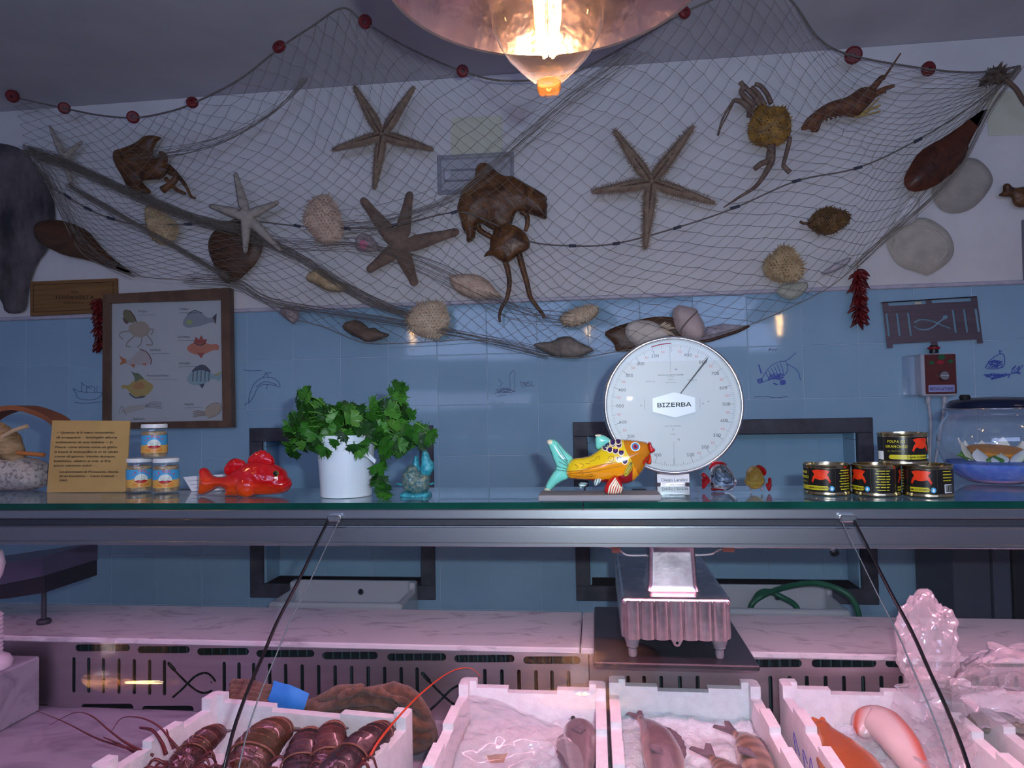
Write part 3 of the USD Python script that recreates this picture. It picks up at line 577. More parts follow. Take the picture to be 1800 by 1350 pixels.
# ------------------------------------------------------------------ pendant lamps (one in view, its neighbours out of frame)
YB = 0.87
copper = mat("polished_rose_lining", S(236, 198, 206), S(244, 214, 220), rough=0.2, metal=1.0, scale=9, dist=1.0, bump=1.0, bscale=9)
shade_out = mat("shade_enamel", S(70, 66, 76), rough=0.4)
bulb_glass = pane("amber_bulb_glass", tint=(0.995, 0.965, 0.92), refl=1.3, haze=0.008, hcol=S(255, 210, 150))
fil = glow("filament_glow", (1.0, 0.62, 0.26), 75.0)
brass = mat("brass_cap", S(190, 150, 80), rough=0.25, metal=1.0)
def pendant(loc, label, group=None):
    t = T("pendant_lamp", label, "lamp", loc, group)
    zr_, R_ = 0.154, 0.208                                          # rim height above the bulb's tip, rim radius
    p = [(0.05, zr_ + 0.13), (0.10, zr_ + 0.115), (0.155, zr_ + 0.075), (0.195, zr_ + 0.03), (R_, zr_)]
    t.part("shade", lathe([(0.0, zr_ + 0.139), (0.05, zr_ + 0.138)] + [(r + 0.004, z + 0.004) for r, z in p[1:-1]] + [(R_ + 0.003, zr_ + 0.001), (R_ + 0.002, zr_ - 0.002), (R_ - 0.001, zr_)], 64), shade_out, local=True)
    t.part("shade_lining", lathe([(0.0, zr_ + 0.131)] + p, 64), copper, local=True, smooth=60)
    t.part("bulb", lathe([(0.001, 0.002), (0.011, 0.001), (0.0142, 0.006), (0.0142, 0.0125), (0.0178, 0.0150), (0.027, 0.0235), (0.036, 0.0325), (0.051, 0.0490), (0.0615, 0.0660), (0.0690, 0.0830), (0.0738, 0.115), (0.0742, 0.135), (0.070, 0.165), (0.060, 0.195), (0.042, 0.222), (0.026, 0.245), (0.020, 0.262)], 48), bulb_glass, local=True, smooth=True)
    F = []
    for k in range(6):
        a = k * math.pi / 3; r0 = 0.0135
        F.append(tube([(0.007 * math.cos(a), 0.007 * math.sin(a), 0.050), (r0 * math.cos(a), r0 * math.sin(a), 0.100)], 0.0026, 6))
    for k in range(6):
        F.append(tube([(0.012 * math.cos(a), 0.012 * math.sin(a), 0.110) for a in (k * math.pi / 3, k * math.pi / 3 + 0.3)] + [(0.016 * math.cos(k * math.pi / 3), 0.016 * math.sin(k * math.pi / 3), 0.185)], 0.0026, 6))
    for k, f_ in enumerate(F): t.part("filament", f_, fil, local=True)
    t.part("glass_stem", lathe([(0.0, 0.050), (0.003, 0.055), (0.004, 0.12), (0.008, 0.20), (0.018, 0.26)], 12), bulb_glass, local=True)
    t.part("tip_cap", lathe([(0.0, -0.001), (0.0125, 0.000), (0.0152, 0.0055), (0.0152, 0.0135), (0.0140, 0.0150)], 32), pane("amber_tip", tint=(1.0, 0.75, 0.40), refl=1.2, haze=0.25, hcol=S(230, 150, 60)), local=True, smooth=True)
    t.part("socket", lathe([(0.0, 0.255), (0.022, 0.255), (0.022, 0.295), (0.0, 0.296)], 24), brass, local=True)
    t.part("cable", tube([(0, 0, 0.29), (0, 0, ZC - loc[2])], 0.003, 8), black, local=True)
    return t
tip = P(965, 164, YB)
lamp0 = pendant(tip, "hanging lamp with a glowing clear filament bulb under a copper-lined round shade at the top", "hanging lamps over the counter")
for x, y, w_ in ((tip[0] - 1.17, YB, "left"), (tip[0] + 1.22, YB, "right")):
    dup(lamp0, (x, y, tip[2]), 0.3, f"hanging filament lamp out of the picture on the {w_}, mirrored in the tiles", "hanging lamps over the counter")
def bulb_light(name, loc, power):
    l = UsdLux.SphereLight.Define(stage, "/World/" + name); l.AddTranslateOp().Set(Gf.Vec3d(*map(float, loc))); l.CreateRadiusAttr(0.011); l.CreateColorAttr(Gf.Vec3f(1.0, 0.62, 0.28)); l.CreateIntensityAttr(power)

# ------------------------------------------------------------------ the fishing net
cols = [((20, 170), (45, 262), (60, 285), (75, 305)), ((112, 190), (120, 272), (118, 345), (110, 385)), ((172, 202), (190, 300), (165, 371), (150, 450)), ((234, 207), (255, 330), (215, 389), (240, 484)),
 ((290, 198), (320, 310), (290, 394), (330, 493)), ((338, 182), (380, 290), (380, 393), (415, 502)), ((420, 140), (460, 280), (470, 393), (500, 553)), ((491, 85), (540, 270), (545, 398), (570, 575)),
 ((550, 45), (600, 260), (620, 400), (640, 602)), ((603, 14), (660, 255), (690, 397), (710, 603)), ((642, 40), (720, 250), (760, 384), (770, 600)), ((720, 85), (780, 255), (810, 375), (830, 597)),
 ((813, 125), (850, 262), (880, 395), (895, 606)), ((890, 142), (915, 265), (940, 423), (955, 624)), ((1000, 130), (1000, 255), (1005, 432), (1020, 628)), ((1110, 75), (1090, 245), (1085, 428), (1090, 617)),
 ((1203, 22), (1180, 230), (1190, 400), (1190, 601)), ((1270, -8), (1270, 220), (1295, 365), (1310, 573)), ((1330, -30), (1370, 205), (1400, 318), (1400, 535)), ((1390, 0), (1440, 195), (1510, 295), (1465, 500)),
 ((1440, 68), (1510, 200), (1560, 271), (1520, 452)), ((1500, 98), (1590, 190), (1613, 246), (1600, 372)), ((1630, 121), (1690, 160), (1700, 190), (1680, 262)), ((1720, 127), (1750, 140), (1750, 152), (1740, 175)), ((1793, 116), (1793, 117), (1793, 118), (1793, 120))]
YP1, YP2 = PZ(603, 14, ZC - 0.012)[1], PZ(1330, -30, ZC - 0.012)[1]
YN = 2.672
def ytop(c): return float(np.interp(c, [0, 9, 18, 24], [2.69, YP1, YP2, 2.69]))
ctrl = np.zeros((len(cols), 4, 3))
for c, row in enumerate(cols):
    yt = ytop(c)
    q = PZ(*row[0], ZC - 0.012)
    if q[1] > 0: yt = min(yt, q[1])
    for k, (p, Y) in enumerate(zip(row, (yt, 0.45 * yt + 0.55 * YN, YN, YN))): ctrl[c, k] = P(*p, Y)
cu = np.stack([catmull(ctrl[:, k], 12) for k in range(4)], 1)       # smooth along u
def surf(u, v):
    """u, v in 0..1 -> a point of the net (v: 0 float line, 1/3 fold, 2/3 lead line, 1 lower edge)."""
    x = np.clip(u, 0, 1) * (len(cu) - 1); i = np.minimum(x.astype(int), len(cu) - 2); t = (x - i)[..., None, None]
    q = cu[i] * (1 - t) + cu[i + 1] * t
    y = np.clip(v, 0, 1) * 3; k = np.minimum(y.astype(int), 2); s = (y - k)[..., None]
    a = np.take_along_axis(q, k[..., None, None].repeat(3, -1), -2)[..., 0, :]; b = np.take_along_axis(q, (k + 1)[..., None, None].repeat(3, -1), -2)[..., 0, :]
    return a * (1 - s) + b * s
twine = mat("grey_twine", S(122, 114, 108), S(146, 136, 124), rough=0.85, scale=60)
rope_m = mat("hemp_rope", S(122, 114, 106), S(98, 92, 88), rough=0.9, scale=90, bump=0.4, bscale=500)
net = T("fishing_net", "old fishing net with red floats draped along the wall over dried starfish and shells", "net", P(900, 600, 2.69))
rn = np.random.default_rng(11)
NU, VR = 56, np.concatenate([np.linspace(0, 1 / 3, 12)[:-1], np.linspace(1 / 3, 2 / 3, 13)[:-1], np.linspace(2 / 3, 1, 21)])
node = np.zeros((len(VR), NU + 1, 3))
for j, v in enumerate(VR):
    u = (np.arange(NU + 1) + 0.5 * (j % 2)) / (NU + 0.5)
    u = u + rn.normal(0, 0.0007, NU + 1); vv = v + rn.normal(0, 0.0018, NU + 1) * (0 < j < len(VR) - 1)
    node[j] = surf(np.clip(u, 0, 1), np.clip(vv, 0, 1)) + rn.normal(0, 0.0016, (NU + 1, 3)) * (1, 1.5, 1)
node[..., 1] = np.minimum(node[..., 1], 2.70)
TW = []
for j in range(len(VR) - 1):
    for i in range(NU + 1):
        for ii in ((i, i + 1) if j % 2 else (i - 1, i)):
            if 0 <= ii <= NU:
                a, b = node[j, i], node[j + 1, ii]; L = np.linalg.norm(a - b)
                mid = (a + b) / 2 + np.array([rn.normal(0, 0.012), -abs(rn.normal(0, 0.02)), -0.03]) * L
                TW.append(tube([a, mid, b], 0.0008, 3, caps=False))
net.part("netting", join(*TW), twine, smooth=True, kind="stuff")
KN = [node[j, i] for j in range(1, len(VR) - 1) for i in range(NU + 1)]
octa = (np.array([(1, 0, 0), (-1, 0, 0), (0, 1, 0), (0, -1, 0), (0, 0, 1), (0, 0, -1)]) * 0.0016, np.array([(0, 2, 4), (2, 1, 4), (1, 3, 4), (3, 0, 4), (2, 0, 5), (1, 2, 5), (3, 1, 5), (0, 3, 5)]))
net.part("knots", join(*[(octa[0] + k, octa[1]) for k in KN]), twine, smooth=False, kind="stuff")
def strands(path, n, spread, r, seed, taper=1.0):
    g = np.random.default_rng(seed); out = []
    c = catmull(path, 8); t = np.linspace(0, 1, len(c))[:, None]
    for k in range(n):
        a, b = g.normal(0, spread, 3), g.normal(0, spread, 3); a[1] *= 0.5; b[1] *= 0.5
        w = g.normal(0, spread * 0.5, (4, 3)); w[:, 1] *= 0.4
        p = c + a * (1 - t) + b * t + sum(w[q] * np.sin((q + 1) * 3.1 * t + q) for q in range(4)) * 0.6
        p[:, 1] = np.minimum(p[:, 1], 2.72); out.append(tube(p, r, 3, caps=False))
    return join(*out)
def pp(l, Y=2.66): return [P(x, y, Y) for x, y in l]
for k, (l, n, s) in enumerate((([(42, 262), (110, 285), (180, 316), (250, 346), (340, 382), (415, 402)], 70, 0.011), ([(415, 402), (520, 450), (600, 500), (680, 540), (760, 560)], 30, 0.012), ([(120, 325), (200, 372), (270, 412), (330, 448), (400, 490)], 30, 0.007), ([(60, 270), (95, 320), (130, 400), (175, 452), (240, 482)], 10, 0.010),
     ([(230, 275), (330, 262), (420, 232), (520, 160), (600, 30)], 14, 0.014), ([(1196, 30), (1090, 110), (990, 180), (900, 262), (800, 345), (690, 388), (600, 402)], 20, 0.020), ([(330, 492), (415, 500), (470, 528), (560, 545), (700, 566), (850, 595), (960, 622)], 14, 0.010),
     ([(1793, 118), (1740, 190), (1690, 285), (1640, 345), (1560, 415), (1500, 470)], 14, 0.007), ([(415, 420), (520, 432), (640, 430), (760, 470), (900, 540), (1000, 560)], 12, 0.022))):
    net.part("netting_fold", strands(pp(l), n, s, 0.0008, 20 + k), twine, smooth=True, kind="stuff")
net.part("head_rope", tube(cu[:, 0], 0.0032, 8), rope_m, smooth=True)
net.part("lead_rope", tube(catmull(pp([(45, 262), (75, 316), (118, 345), (155, 367), (195, 384), (240, 394), (330, 394), (430, 388), (522, 397), (610, 401), (692, 397), (800, 373), (860, 390), (930, 424), (1007, 432), (1083, 428), (1190, 400), (1290, 366), (1400, 318), (1508, 295), (1613, 246), (1710, 185), (1793, 118)], YN - 0.004), 5), 0.0028, 6), rope_m, smooth=True)
net.part("lower_rope", tube(cu[:, 3], 0.0016, 5), twine, smooth=True)
red_float = mat("red_float", S(122, 34, 36), S(98, 26, 32), rough=0.5, scale=30)
leadm = mat("dull_lead", S(58, 60, 74), rough=0.6)
for (x, y), rr, c in zip(((22, 169), (113, 190), (234, 206), (338, 180), (491, 82), (642, 38), (813, 125), (1203, 22), (1500, 97), (1632, 121)), (12, 11, 11.5, 11, 13, 12.5, 11, 11, 14.5, 12), (0, 1, 3, 5, 7, 10, 12, 16, 21, 22)):
    p = P(x, y, ytop(c) if c < 21 else 2.66); q = PZ(x, y, ZC - 0.02)
    if q[1] > 0 and q[1] < p[1]: p = q
    r = rr * pxs(p[1]) * 1.0
    fl = lathe([(0.005, -0.011), (r * 0.75, -0.011), (r * 0.97, -0.006), (r, 0.0), (r * 0.97, 0.006), (r * 0.75, 0.011), (0.005, 0.011), (0.005, -0.011)], 28)
    net.part("float", place(fl, p, rx=math.pi / 2 + rn.normal(0, 0.25), rz=rn.normal(0.2, 0.4)), red_float)
for a, b in (((112, 341), (124, 349)), ((149, 364), (161, 370)), ((189, 382), (202, 386)), ((325, 394), (337, 394)), ((517, 396), (528, 398)), ((605, 401), (616, 402)), ((688, 397), (699, 394)), ((793, 375), (804, 371)), ((1000, 432), (1013, 432)), ((1077, 429), (1090, 427)), ((1184, 402), (1197, 398)), ((1284, 367), (1300, 362)), ((1393, 320), (1407, 316)), ((1501, 297), (1515, 293)), ((1607, 250), (1620, 243))):
    net.part("lead_weight", tube([P(*a, YN - 0.004), P(*b, YN - 0.004)], 0.0058, 8), leadm)
# ------------------------------------------------------------------ dried sea things hung in and around the net
def zc(x0, y0, s, pts): return [(x0 + x / s, y0 + y / s) for x, y in pts]   # zoomed notes to photo pixels
shellY = 2.725
def hung(name, label, cat, px, m, Y=shellY, front=0.03, back=0.012, smooth_n=1, noise=0.007, nscale=70, spike=None, seed=1, group=None, step=None, power=0.5, flat=0.0, extra=None):
    o = chaikin(wallpts(px, Y), smooth_n) if smooth_n else wallpts(px, Y)
    mesh = pillow(o, Y, front, back, step=step, noise=noise, nscale=nscale, seed=seed, power=power, flat=flat)
    c = o.mean(0); t = T(name, label, cat, (c[0], Y, o[:, 1].min()), group)
    t.part("body", mesh, m, smooth=50)
    if spike:
        n_e, n_s, L, r = spike; n_e = int(n_e * 1.3); n_s *= 2; L *= 1.9; r *= 2.0; g = np.random.default_rng(seed + 50); ring = Polygon(o).exterior; B, D = [], []
        for k in range(n_e):
            s = (k + g.uniform(-0.3, 0.3)) / n_e; a = np.array(ring.interpolate(s % 1, normalized=True).coords[0]); b = np.array(ring.interpolate((s + 0.01) % 1, normalized=True).coords[0])
            d = b - a; nrm = np.array([d[1], -d[0]]); nrm /= np.linalg.norm(nrm) + 1e-9
            if np.dot(nrm, a - c) < 0: nrm = -nrm
            B.append((a[0] - nrm[0] * r, Y, a[1] - nrm[1] * r)); D.append((nrm[0] + g.normal(0, 0.25), g.normal(-0.2, 0.3), nrm[1] + g.normal(0, 0.25)))
        v, f = mesh; tm = trimesh.Trimesh(v, f, process=False); nn = tm.vertex_normals; idx = [i for i in range(len(v)) if v[i, 1] < Y - front * 0.25]
        for i in g.choice(idx, min(n_s, len(idx)), replace=False):
            B.append(v[i]); D.append(nn[i] + g.normal(0, 0.25, 3))
        t.part("spines", spikes(B, D, L * np.random.default_rng(seed).uniform(0.5, 1.2, len(B)), r), m, smooth=False, kind="stuff")
    if extra: extra(t, Y)
    return t
# starfish
star_d = mat("brown_starfish", S(120, 100, 86), S(150, 128, 108), rough=0.85, scale=40, bump=0.5, bscale=260)
star_p = mat("pale_starfish", S(158, 148, 140), S(178, 168, 156), rough=0.85, scale=40, bump=0.4, bscale=260)
groove = mat("starfish_groove", S(82, 60, 50), S(110, 86, 70), rough=0.9, scale=60)
def starfish(label, c, tips, Y, w, m, gro=True, spine=0.0, seed=1, tipw=0.32):
    c3 = P(*c, Y); C = c3[[0, 2]]; tp = [P(*q, Y)[[0, 2]] for q in tips]; tp.sort(key=lambda q: math.atan2(*(q - C)[::-1]))
    t = T("starfish", label, "starfish", (C[0], Y, min(q[1] for q in tp)), None)
    w = w * pxs(Y); ang = [math.atan2(*(q - C)[::-1]) for q in tp]; o = []
    for k in range(5):
        d = tp[k] - C; L = np.linalg.norm(d); d = d / L; nrm = np.array([-d[1], d[0]])
        for s, ww in ((0.27, 0.98), (0.5, 0.82), (0.75, 0.58), (0.93, tipw + 0.1)): o.append(C + d * L * s - nrm * w * ww)
        o += [C + d * (L - w * 0.1) - nrm * w * tipw * 0.7, C + d * L, C + d * (L - w * 0.1) + nrm * w * tipw * 0.7]
        for s, ww in ((0.93, tipw + 0.1), (0.75, 0.58), (0.5, 0.82), (0.27, 0.98)): o.append(C + d * L * s + nrm * w * ww)
        a2 = ang[(k + 1) % 5] + (2 * math.pi if k == 4 else 0); am = (ang[k] + a2) / 2
        o.append(C + np.array([math.cos(am), math.sin(am)]) * w * 1.35)
    pg = Polygon(o).buffer(0.001).buffer(-0.001)
    if pg.geom_type == "MultiPolygon": pg = max(pg.geoms, key=lambda g: g.area)
    o = chaikin(np.array(pg.exterior.coords)[:-1], 1)
    t.part("body", pillow(o, Y, 0.016, 0.012, step=w / 3.2, noise=0.0012, nscale=120, seed=seed), m, smooth=60)
    if gro:
        for k in range(5):
            d = tp[k] - C; L = np.linalg.norm(d); d /= L; s = np.linspace(0.03, 0.93, 14); wd = w * 0.17 * (1 - 0.75 * s)
            ctr = C[None] + d[None] * (L * s)[:, None]; nrm = np.array([-d[1], d[0]])
            h = 0.0145 * np.sqrt(np.clip(np.interp(s, [0, 0.25, 1.0], [1.0, 0.92, 0.20]), 0, 1)) + 0.0016
            t.part("arm_groove", tube([(q[0], Y - hh, q[1]) for q, hh in zip(ctr, h)], wd, 6, squash=0.35, up=(0, -1, 0)), groove, smooth=True)
    if spine:
        g = np.random.default_rng(seed); B, D = [], []
        ring = Polygon(o).exterior; n = int(ring.length / 0.0065)
        for k in range(n):
            a = np.array(ring.interpolate(k / n, normalized=True).coords[0]); b = np.array(ring.interpolate((k + 0.5) / n % 1, normalized=True).coords[0])
            d = b - a; nr = np.array([d[1], -d[0]]); nr /= np.linalg.norm(nr) + 1e-9
            if not Polygon(o).buffer(1e-4).contains(Point(a - nr * 0.003)): nr = -nr
            for q in range(2): B.append((a[0] - nr[0] * 0.002, Y - 0.004 * q, a[1] - nr[1] * 0.002)); D.append((nr[0] + g.normal(0, 0.3), -0.4 * q, nr[1] + g.normal(0, 0.3)))
        t.part("spines", spikes(B, D, spine * g.uniform(0.5, 1.1, len(B)), 0.0022), mat("starfish_bristle", S(150, 130, 112), S(176, 156, 136), rough=0.9, scale=60), smooth=False, kind="stuff")
YSt = 2.655
starfish("brown starfish with dark arm grooves hanging highest, left of the blank paper", (672, 238), [(622, 151), (729, 152), (763, 264), (658, 334), (583, 264)], YSt, 11.0, star_d, spine=0.011, seed=2)
starfish("dark brown starfish with a bent right arm, touching the big dried ray's left side", (703, 434), [(635, 348), (721, 336), (808, 406), (731, 503), (645, 477)], 2.69, 15, mat("dark_starfish", S(104, 84, 74), S(132, 108, 94), rough=0.85, scale=30, bump=0.5, bscale=260), gro=False, seed=3, tipw=0.42)
starfish("large bristly brown starfish on the right, between the big dried ray and the crab", (1145, 321), [(1079, 228), (1220, 221), (1258, 358), (1134, 439), (1040, 338)], YSt, 11.0, star_d, spine=0.018, seed=4)
starfish("pale grey starfish with slim arms lying over the round brown shell", (433, 380), [(413, 302), (491, 355), (495, 442), (431, 446), (367, 361)], YSt, 10.5, star_p, gro=False, seed=5, tipw=0.36)
starfish("faint slender starfish wrapped in the net at far left beside the small dried ray", (113, 278), [(87, 220), (145, 248), (142, 300), (129, 333), (66, 282)], 2.70, 7.5, star_p, gro=False, seed=6)
# dried rays
ray_m = mat("dried_ray_skin", S(62, 36, 18), S(122, 80, 42), rough=0.45, scale=14, dist=1.2, bump=0.5, bscale=70, coat=0.08)
def rayfish(label, body, tails, Y, curls=(), front=0.03, seed=1, head=None):
    o = chaikin(wallpts(body, Y), 1); t = T("dried_ray", label, "dried ray", (o[:, 0].mean(), Y, o[:, 1].min()))
    t.part("body", pillow(o, Y, front, 0.012, step=0.005, noise=0.008, nscale=15, seed=seed, power=0.4), ray_m, smooth=60)
    if head: h = chaikin(wallpts(head, Y - 0.02), 1); t.part("head", pillow(h, Y - 0.02, 0.028, 0.012, step=0.004, noise=0.006, nscale=22, seed=seed + 3, power=0.5), ray_m, smooth=60)
    for l, w0, w1 in tails:
        p = catmull(pp(l, Y - 0.01), 5); t.part("tail", tube(p, np.linspace(w0, w1, len(p)) * pxs(Y), 8, up=(0, -1, 0)), ray_m, smooth=True)
    for l, w0, w1 in curls:
        p = catmull(pp(l, Y - 0.012), 5); t.part("fin_curl", tube(p, np.linspace(w0, w1, len(p)) * pxs(Y), 8, up=(0, -1, 0)), ray_m, smooth=True)
z = lambda p: zc(760, 270, 4.354, p)
rayfish("large glossy brown dried ray with two long tails hanging at the middle of the net",
  z([(330, 130), (340, 90), (380, 66), (430, 75), (480, 125), (530, 165), (590, 175), (605, 165), (700, 220), (800, 275), (870, 320), (882, 350), (868, 370), (885, 385), (876, 440), (880, 495), (860, 505), (800, 480), (720, 455), (650, 440), (630, 470), (615, 520), (600, 560), (520, 600), (455, 582), (420, 560), (378, 535), (340, 530), (332, 600), (325, 655), (280, 685), (260, 670), (262, 620), (240, 590), (225, 560), (210, 480), (185, 430), (205, 350), (230, 270), (290, 215), (322, 195)]),
  [(z([(555, 815), (580, 900), (590, 1000), (570, 1110), (530, 1180), (514, 1240), (517, 1288)]), 5.2, 2.0), (z([(660, 750), (690, 870), (722, 980), (748, 1090), (792, 1160), (848, 1232), (850, 1260)]), 6.0, 2.2)], 2.70,
  [(z([(345, 535), (360, 580), (400, 610), (455, 640)]), 5, 4.5), (z([(680, 440), (722, 475), (728, 540), (712, 592)]), 5, 3.5)], 0.036, 5,
  z([(470, 570), (560, 535), (640, 550), (700, 595), (740, 650), (750, 700), (740, 730), (695, 755), (650, 775), (620, 810), (580, 835), (540, 830), (500, 805), (470, 785), (430, 780), (390, 795), (410, 755), (440, 735), (440, 660), (458, 640)]))
z = lambda p: zc(0, 120, 4.5, p)
rayfish("smaller dark brown dried ray with forked tail at upper left of the net",
  z([(900, 660), (920, 645), (1000, 625), (1080, 590), (1130, 545), (1180, 530), (1220, 530), (1290, 552), (1245, 575), (1230, 610), (1210, 650), (1215, 700), (1240, 718), (1268, 690), (1250, 650), (1320, 665), (1330, 720), (1322, 770), (1345, 800), (1310, 850), (1270, 880), (1200, 880), (1120, 892), (1150, 930), (1210, 985), (1130, 1010), (1070, 1010), (1030, 990), (1000, 930), (970, 860), (930, 800), (895, 720)]),
  [(z([(1330, 770), (1400, 840), (1470, 930), (1510, 1010), (1545, 1030)]), 4.5, 2.0), (z([(1310, 870), (1390, 955), (1465, 992)]), 4, 3)], 2.70, [(z([(1340, 820), (1395, 850), (1365, 905), (1285, 965)]), 5, 7)], 0.028, 9)
rayfish("reddish brown dried fish scrap cut by the right edge of the photo", zc(1540, 100, 3.377, [(720, 822), (755, 800), (750, 765), (770, 748), (795, 755), (815, 780), (900, 765), (980, 800), (960, 900), (878, 893), (840, 893), (810, 870), (805, 830), (760, 832)]), [], 2.72, (), 0.02, 3)
# pen shells and other bivalves
pen_m = mat("brown_pen_shell", S(62, 42, 30), S(96, 62, 40), rough=0.42, scale=10, stretch=(1, 1, 3), dist=1.0, bump=0.25, bscale=60)
pen_r = mat("red_brown_pen_shell", S(54, 26, 18), S(98, 50, 30), rough=0.4, scale=12, dist=1.5, bump=0.3, bscale=50)
def ridges(n): return None
hung("pen_shell", "long dark brown pen shell slung in the net above the wooden plaque", "shell", zc(0, 250, 4.217, [(245, 640), (260, 600), (330, 575), (450, 575), (560, 610), (660, 660), (720, 740), (800, 830), (900, 910), (1008, 990), (900, 968), (760, 905), (600, 860), (480, 840), (380, 795), (300, 750), (250, 700)]), pen_m, 2.70, 0.03, 0.012, noise=0.003)
hung("pen_shell", "rounded dark brown shell under the pale grey starfish", "shell", zc(340, 280, 6, [(390, 640), (500, 620), (640, 690), (730, 800), (745, 870), (720, 1000), (650, 1120), (560, 1200), (490, 1270), (420, 1300), (330, 1305), (270, 1240), (220, 1130), (170, 1010), (150, 920), (165, 820), (230, 740), (320, 680)]), pen_m, 2.71, 0.028, 0.012, noise=0.003, nscale=40, seed=3)
hung("pen_shell", "big reddish brown pen shell tapering up to the knot at right", "shell", zc(1540, 100, 3.377, [(672, 290), (640, 360), (600, 430), (545, 520), (545, 575), (500, 650), (430, 710), (350, 770), (250, 803), (190, 795), (162, 755), (167, 710), (200, 650), (240, 580), (300, 530), (400, 480), (500, 410), (580, 350)]), pen_r, 2.665, 0.03, 0.012, noise=0.003, seed=4)
hung("pen_shell", "brown broken pen shell behind the top of the scale dial", "shell", zc(900, 510, 4.09, [(655, 310), (720, 270), (850, 230), (960, 200), (1080, 186), (1180, 200), (1260, 240), (1300, 330), (1180, 400), (1000, 430), (820, 440), (740, 440), (742, 390), (700, 350)]), pen_m, 2.725, 0.012, 0.01, noise=0.003, seed=5)
pearl = mat("pearly_shell", S(150, 142, 158), S(190, 184, 196), rough=0.2, scale=12, coat=0.5)
hung("pen_shell_tip", "pearly lined pointed shell tip right of the pale heart-shaped shell", "shell", zc(900, 510, 4.09, [(1330, 372), (1372, 330), (1400, 262), (1520, 240), (1620, 250), (1702, 256), (1640, 290), (1550, 318), (1430, 356)]), pearl, 2.72, 0.014, 0.008, smooth_n=0, extra=lambda t, Y: t.part("brown_rim", tube(catmull(pp(zc(900, 510, 4.09, [(1330, 374), (1430, 358), (1550, 320), (1640, 290), (1704, 256)]), Y - 0.008), 4), 0.006, 6), pen_m, smooth=True))
disc_m = mat("grey_sponge_disc", S(150, 144, 138), S(168, 160, 150), rough=0.9, scale=18, bump=0.3, bscale=120)
hung("scallop_disc", "round grey-beige flat shell half behind the big pen shell at right", "shell", zc(1540, 100, 3.377, [(545, 597), (600, 603), (660, 650), (690, 700), (697, 745), (660, 810), (600, 880), (540, 915), (470, 932), (400, 918), (350, 870), (322, 800), (360, 700), (450, 620)]), disc_m, 2.735, 0.02, 0.006, noise=0.002, flat=0.35)
hung("scallop_disc", "pale round flat shell with a pointed lower tip and inner ring, right of the chillies", "shell", zc(1540, 100, 3.377, [(270, 950), (330, 965), (400, 1010), (450, 1070), (468, 1140), (450, 1200), (400, 1245), (330, 1290), (300, 1302), (260, 1280), (150, 1250), (100, 1200), (65, 1130), (60, 1070), (90, 1010), (150, 1000), (200, 965)]), mat("pale_disc", S(166, 160, 150), S(186, 178, 166), rough=0.9, scale=18, bump=0.3, bscale=120), 2.735, 0.018, 0.006, noise=0.002, flat=0.3,
  extra=lambda t, Y: t.part("ring", tube(catmull(pp(zc(1540, 100, 3.377, [(100, 1120), (120, 1040), (210, 1005), (320, 1020), (400, 1080), (420, 1150), (380, 1210)]), Y - 0.017), 5), 0.0045, 6), mat("disc_ring", S(182, 176, 164), rough=0.9), smooth=True))
hung("white_sponge", "small whitish lumpy sponge above the pale round flat shell", "sponge", zc(1540, 100, 3.377, [(200, 825), (240, 830), (262, 860), (255, 920), (240, 965), (200, 992), (150, 1012), (112, 1005), (115, 950), (140, 900), (165, 850)]), mat("white_sponge", S(206, 202, 206), S(226, 222, 224), rough=0.9, scale=40, bump=0.6, bscale=180), 2.70, 0.022, 0.01, noise=0.004)
# thorny oysters and spiny shells
cream = mat("cream_shell", S(196, 172, 148), S(222, 202, 176), rough=0.8, scale=26, bump=0.9, bscale=110)
pinkish = mat("pinkish_cream_shell", S(190, 160, 142), S(214, 188, 168), rough=0.8, scale=26, bump=0.9, bscale=110)
tan = mat("tan_shell", S(168, 142, 108), S(204, 180, 142), rough=0.8, scale=22, bump=0.9, bscale=110)
rock = mat("grey_oyster", S(112, 102, 96), S(150, 140, 130), rough=0.85, scale=16, bump=0.5, bscale=90)
z6, z48, z49 = lambda p: zc(340, 280, 6, p), lambda p: zc(480, 450, 4.286, p), lambda p: zc(900, 510, 4.09, p)
hung("thorny_oyster", "cream thorny oyster shell left of the round brown shell", "shell", zc(0, 0, 3, [(770, 1090), (805, 1082), (840, 1090), (890, 1140), (930, 1170), (948, 1210), (930, 1260), (890, 1290), (850, 1295), (810, 1270), (775, 1230), (766, 1160)]), tan, 2.70, 0.04, spike=(30, 60, 0.006, 0.002), seed=11)
hung("thorny_oyster", "pinkish cream thorny oyster with a spiky crest, right of the pale grey starfish", "shell", z6([(1230, 440), (1290, 400), (1360, 365), (1440, 375), (1470, 430), (1520, 480), (1550, 580), (1580, 660), (1590, 750), (1560, 840), (1480, 890), (1380, 905), (1300, 870), (1270, 810), (1190, 720), (1150, 650), (1170, 570), (1210, 500)]), pinkish, 2.68, 0.04, noise=0.005, spike=(36, 70, 0.010, 0.0025), seed=12)
hung("driftwood_piece", "short tan knobbly driftwood piece in the lower left net", "driftwood", z48([(240, 150), (330, 88), (380, 100), (440, 160), (500, 190), (570, 212), (552, 270), (480, 272), (400, 262), (320, 212), (258, 192)]), tan, 2.69, 0.03, noise=0.010, nscale=60, seed=13)
hung("thorny_oyster", "lens-shaped pinkish shell with a pointed right tip, left of the big ray's tails", "shell", z48([(1325, 150), (1400, 135), (1500, 135), (1570, 150), (1640, 200), (1680, 260), (1740, 315), (1640, 320), (1550, 325), (1450, 310), (1380, 270), (1335, 210)]), pinkish, 2.69, 0.04, noise=0.004, spike=(30, 20, 0.005, 0.0018), seed=14)
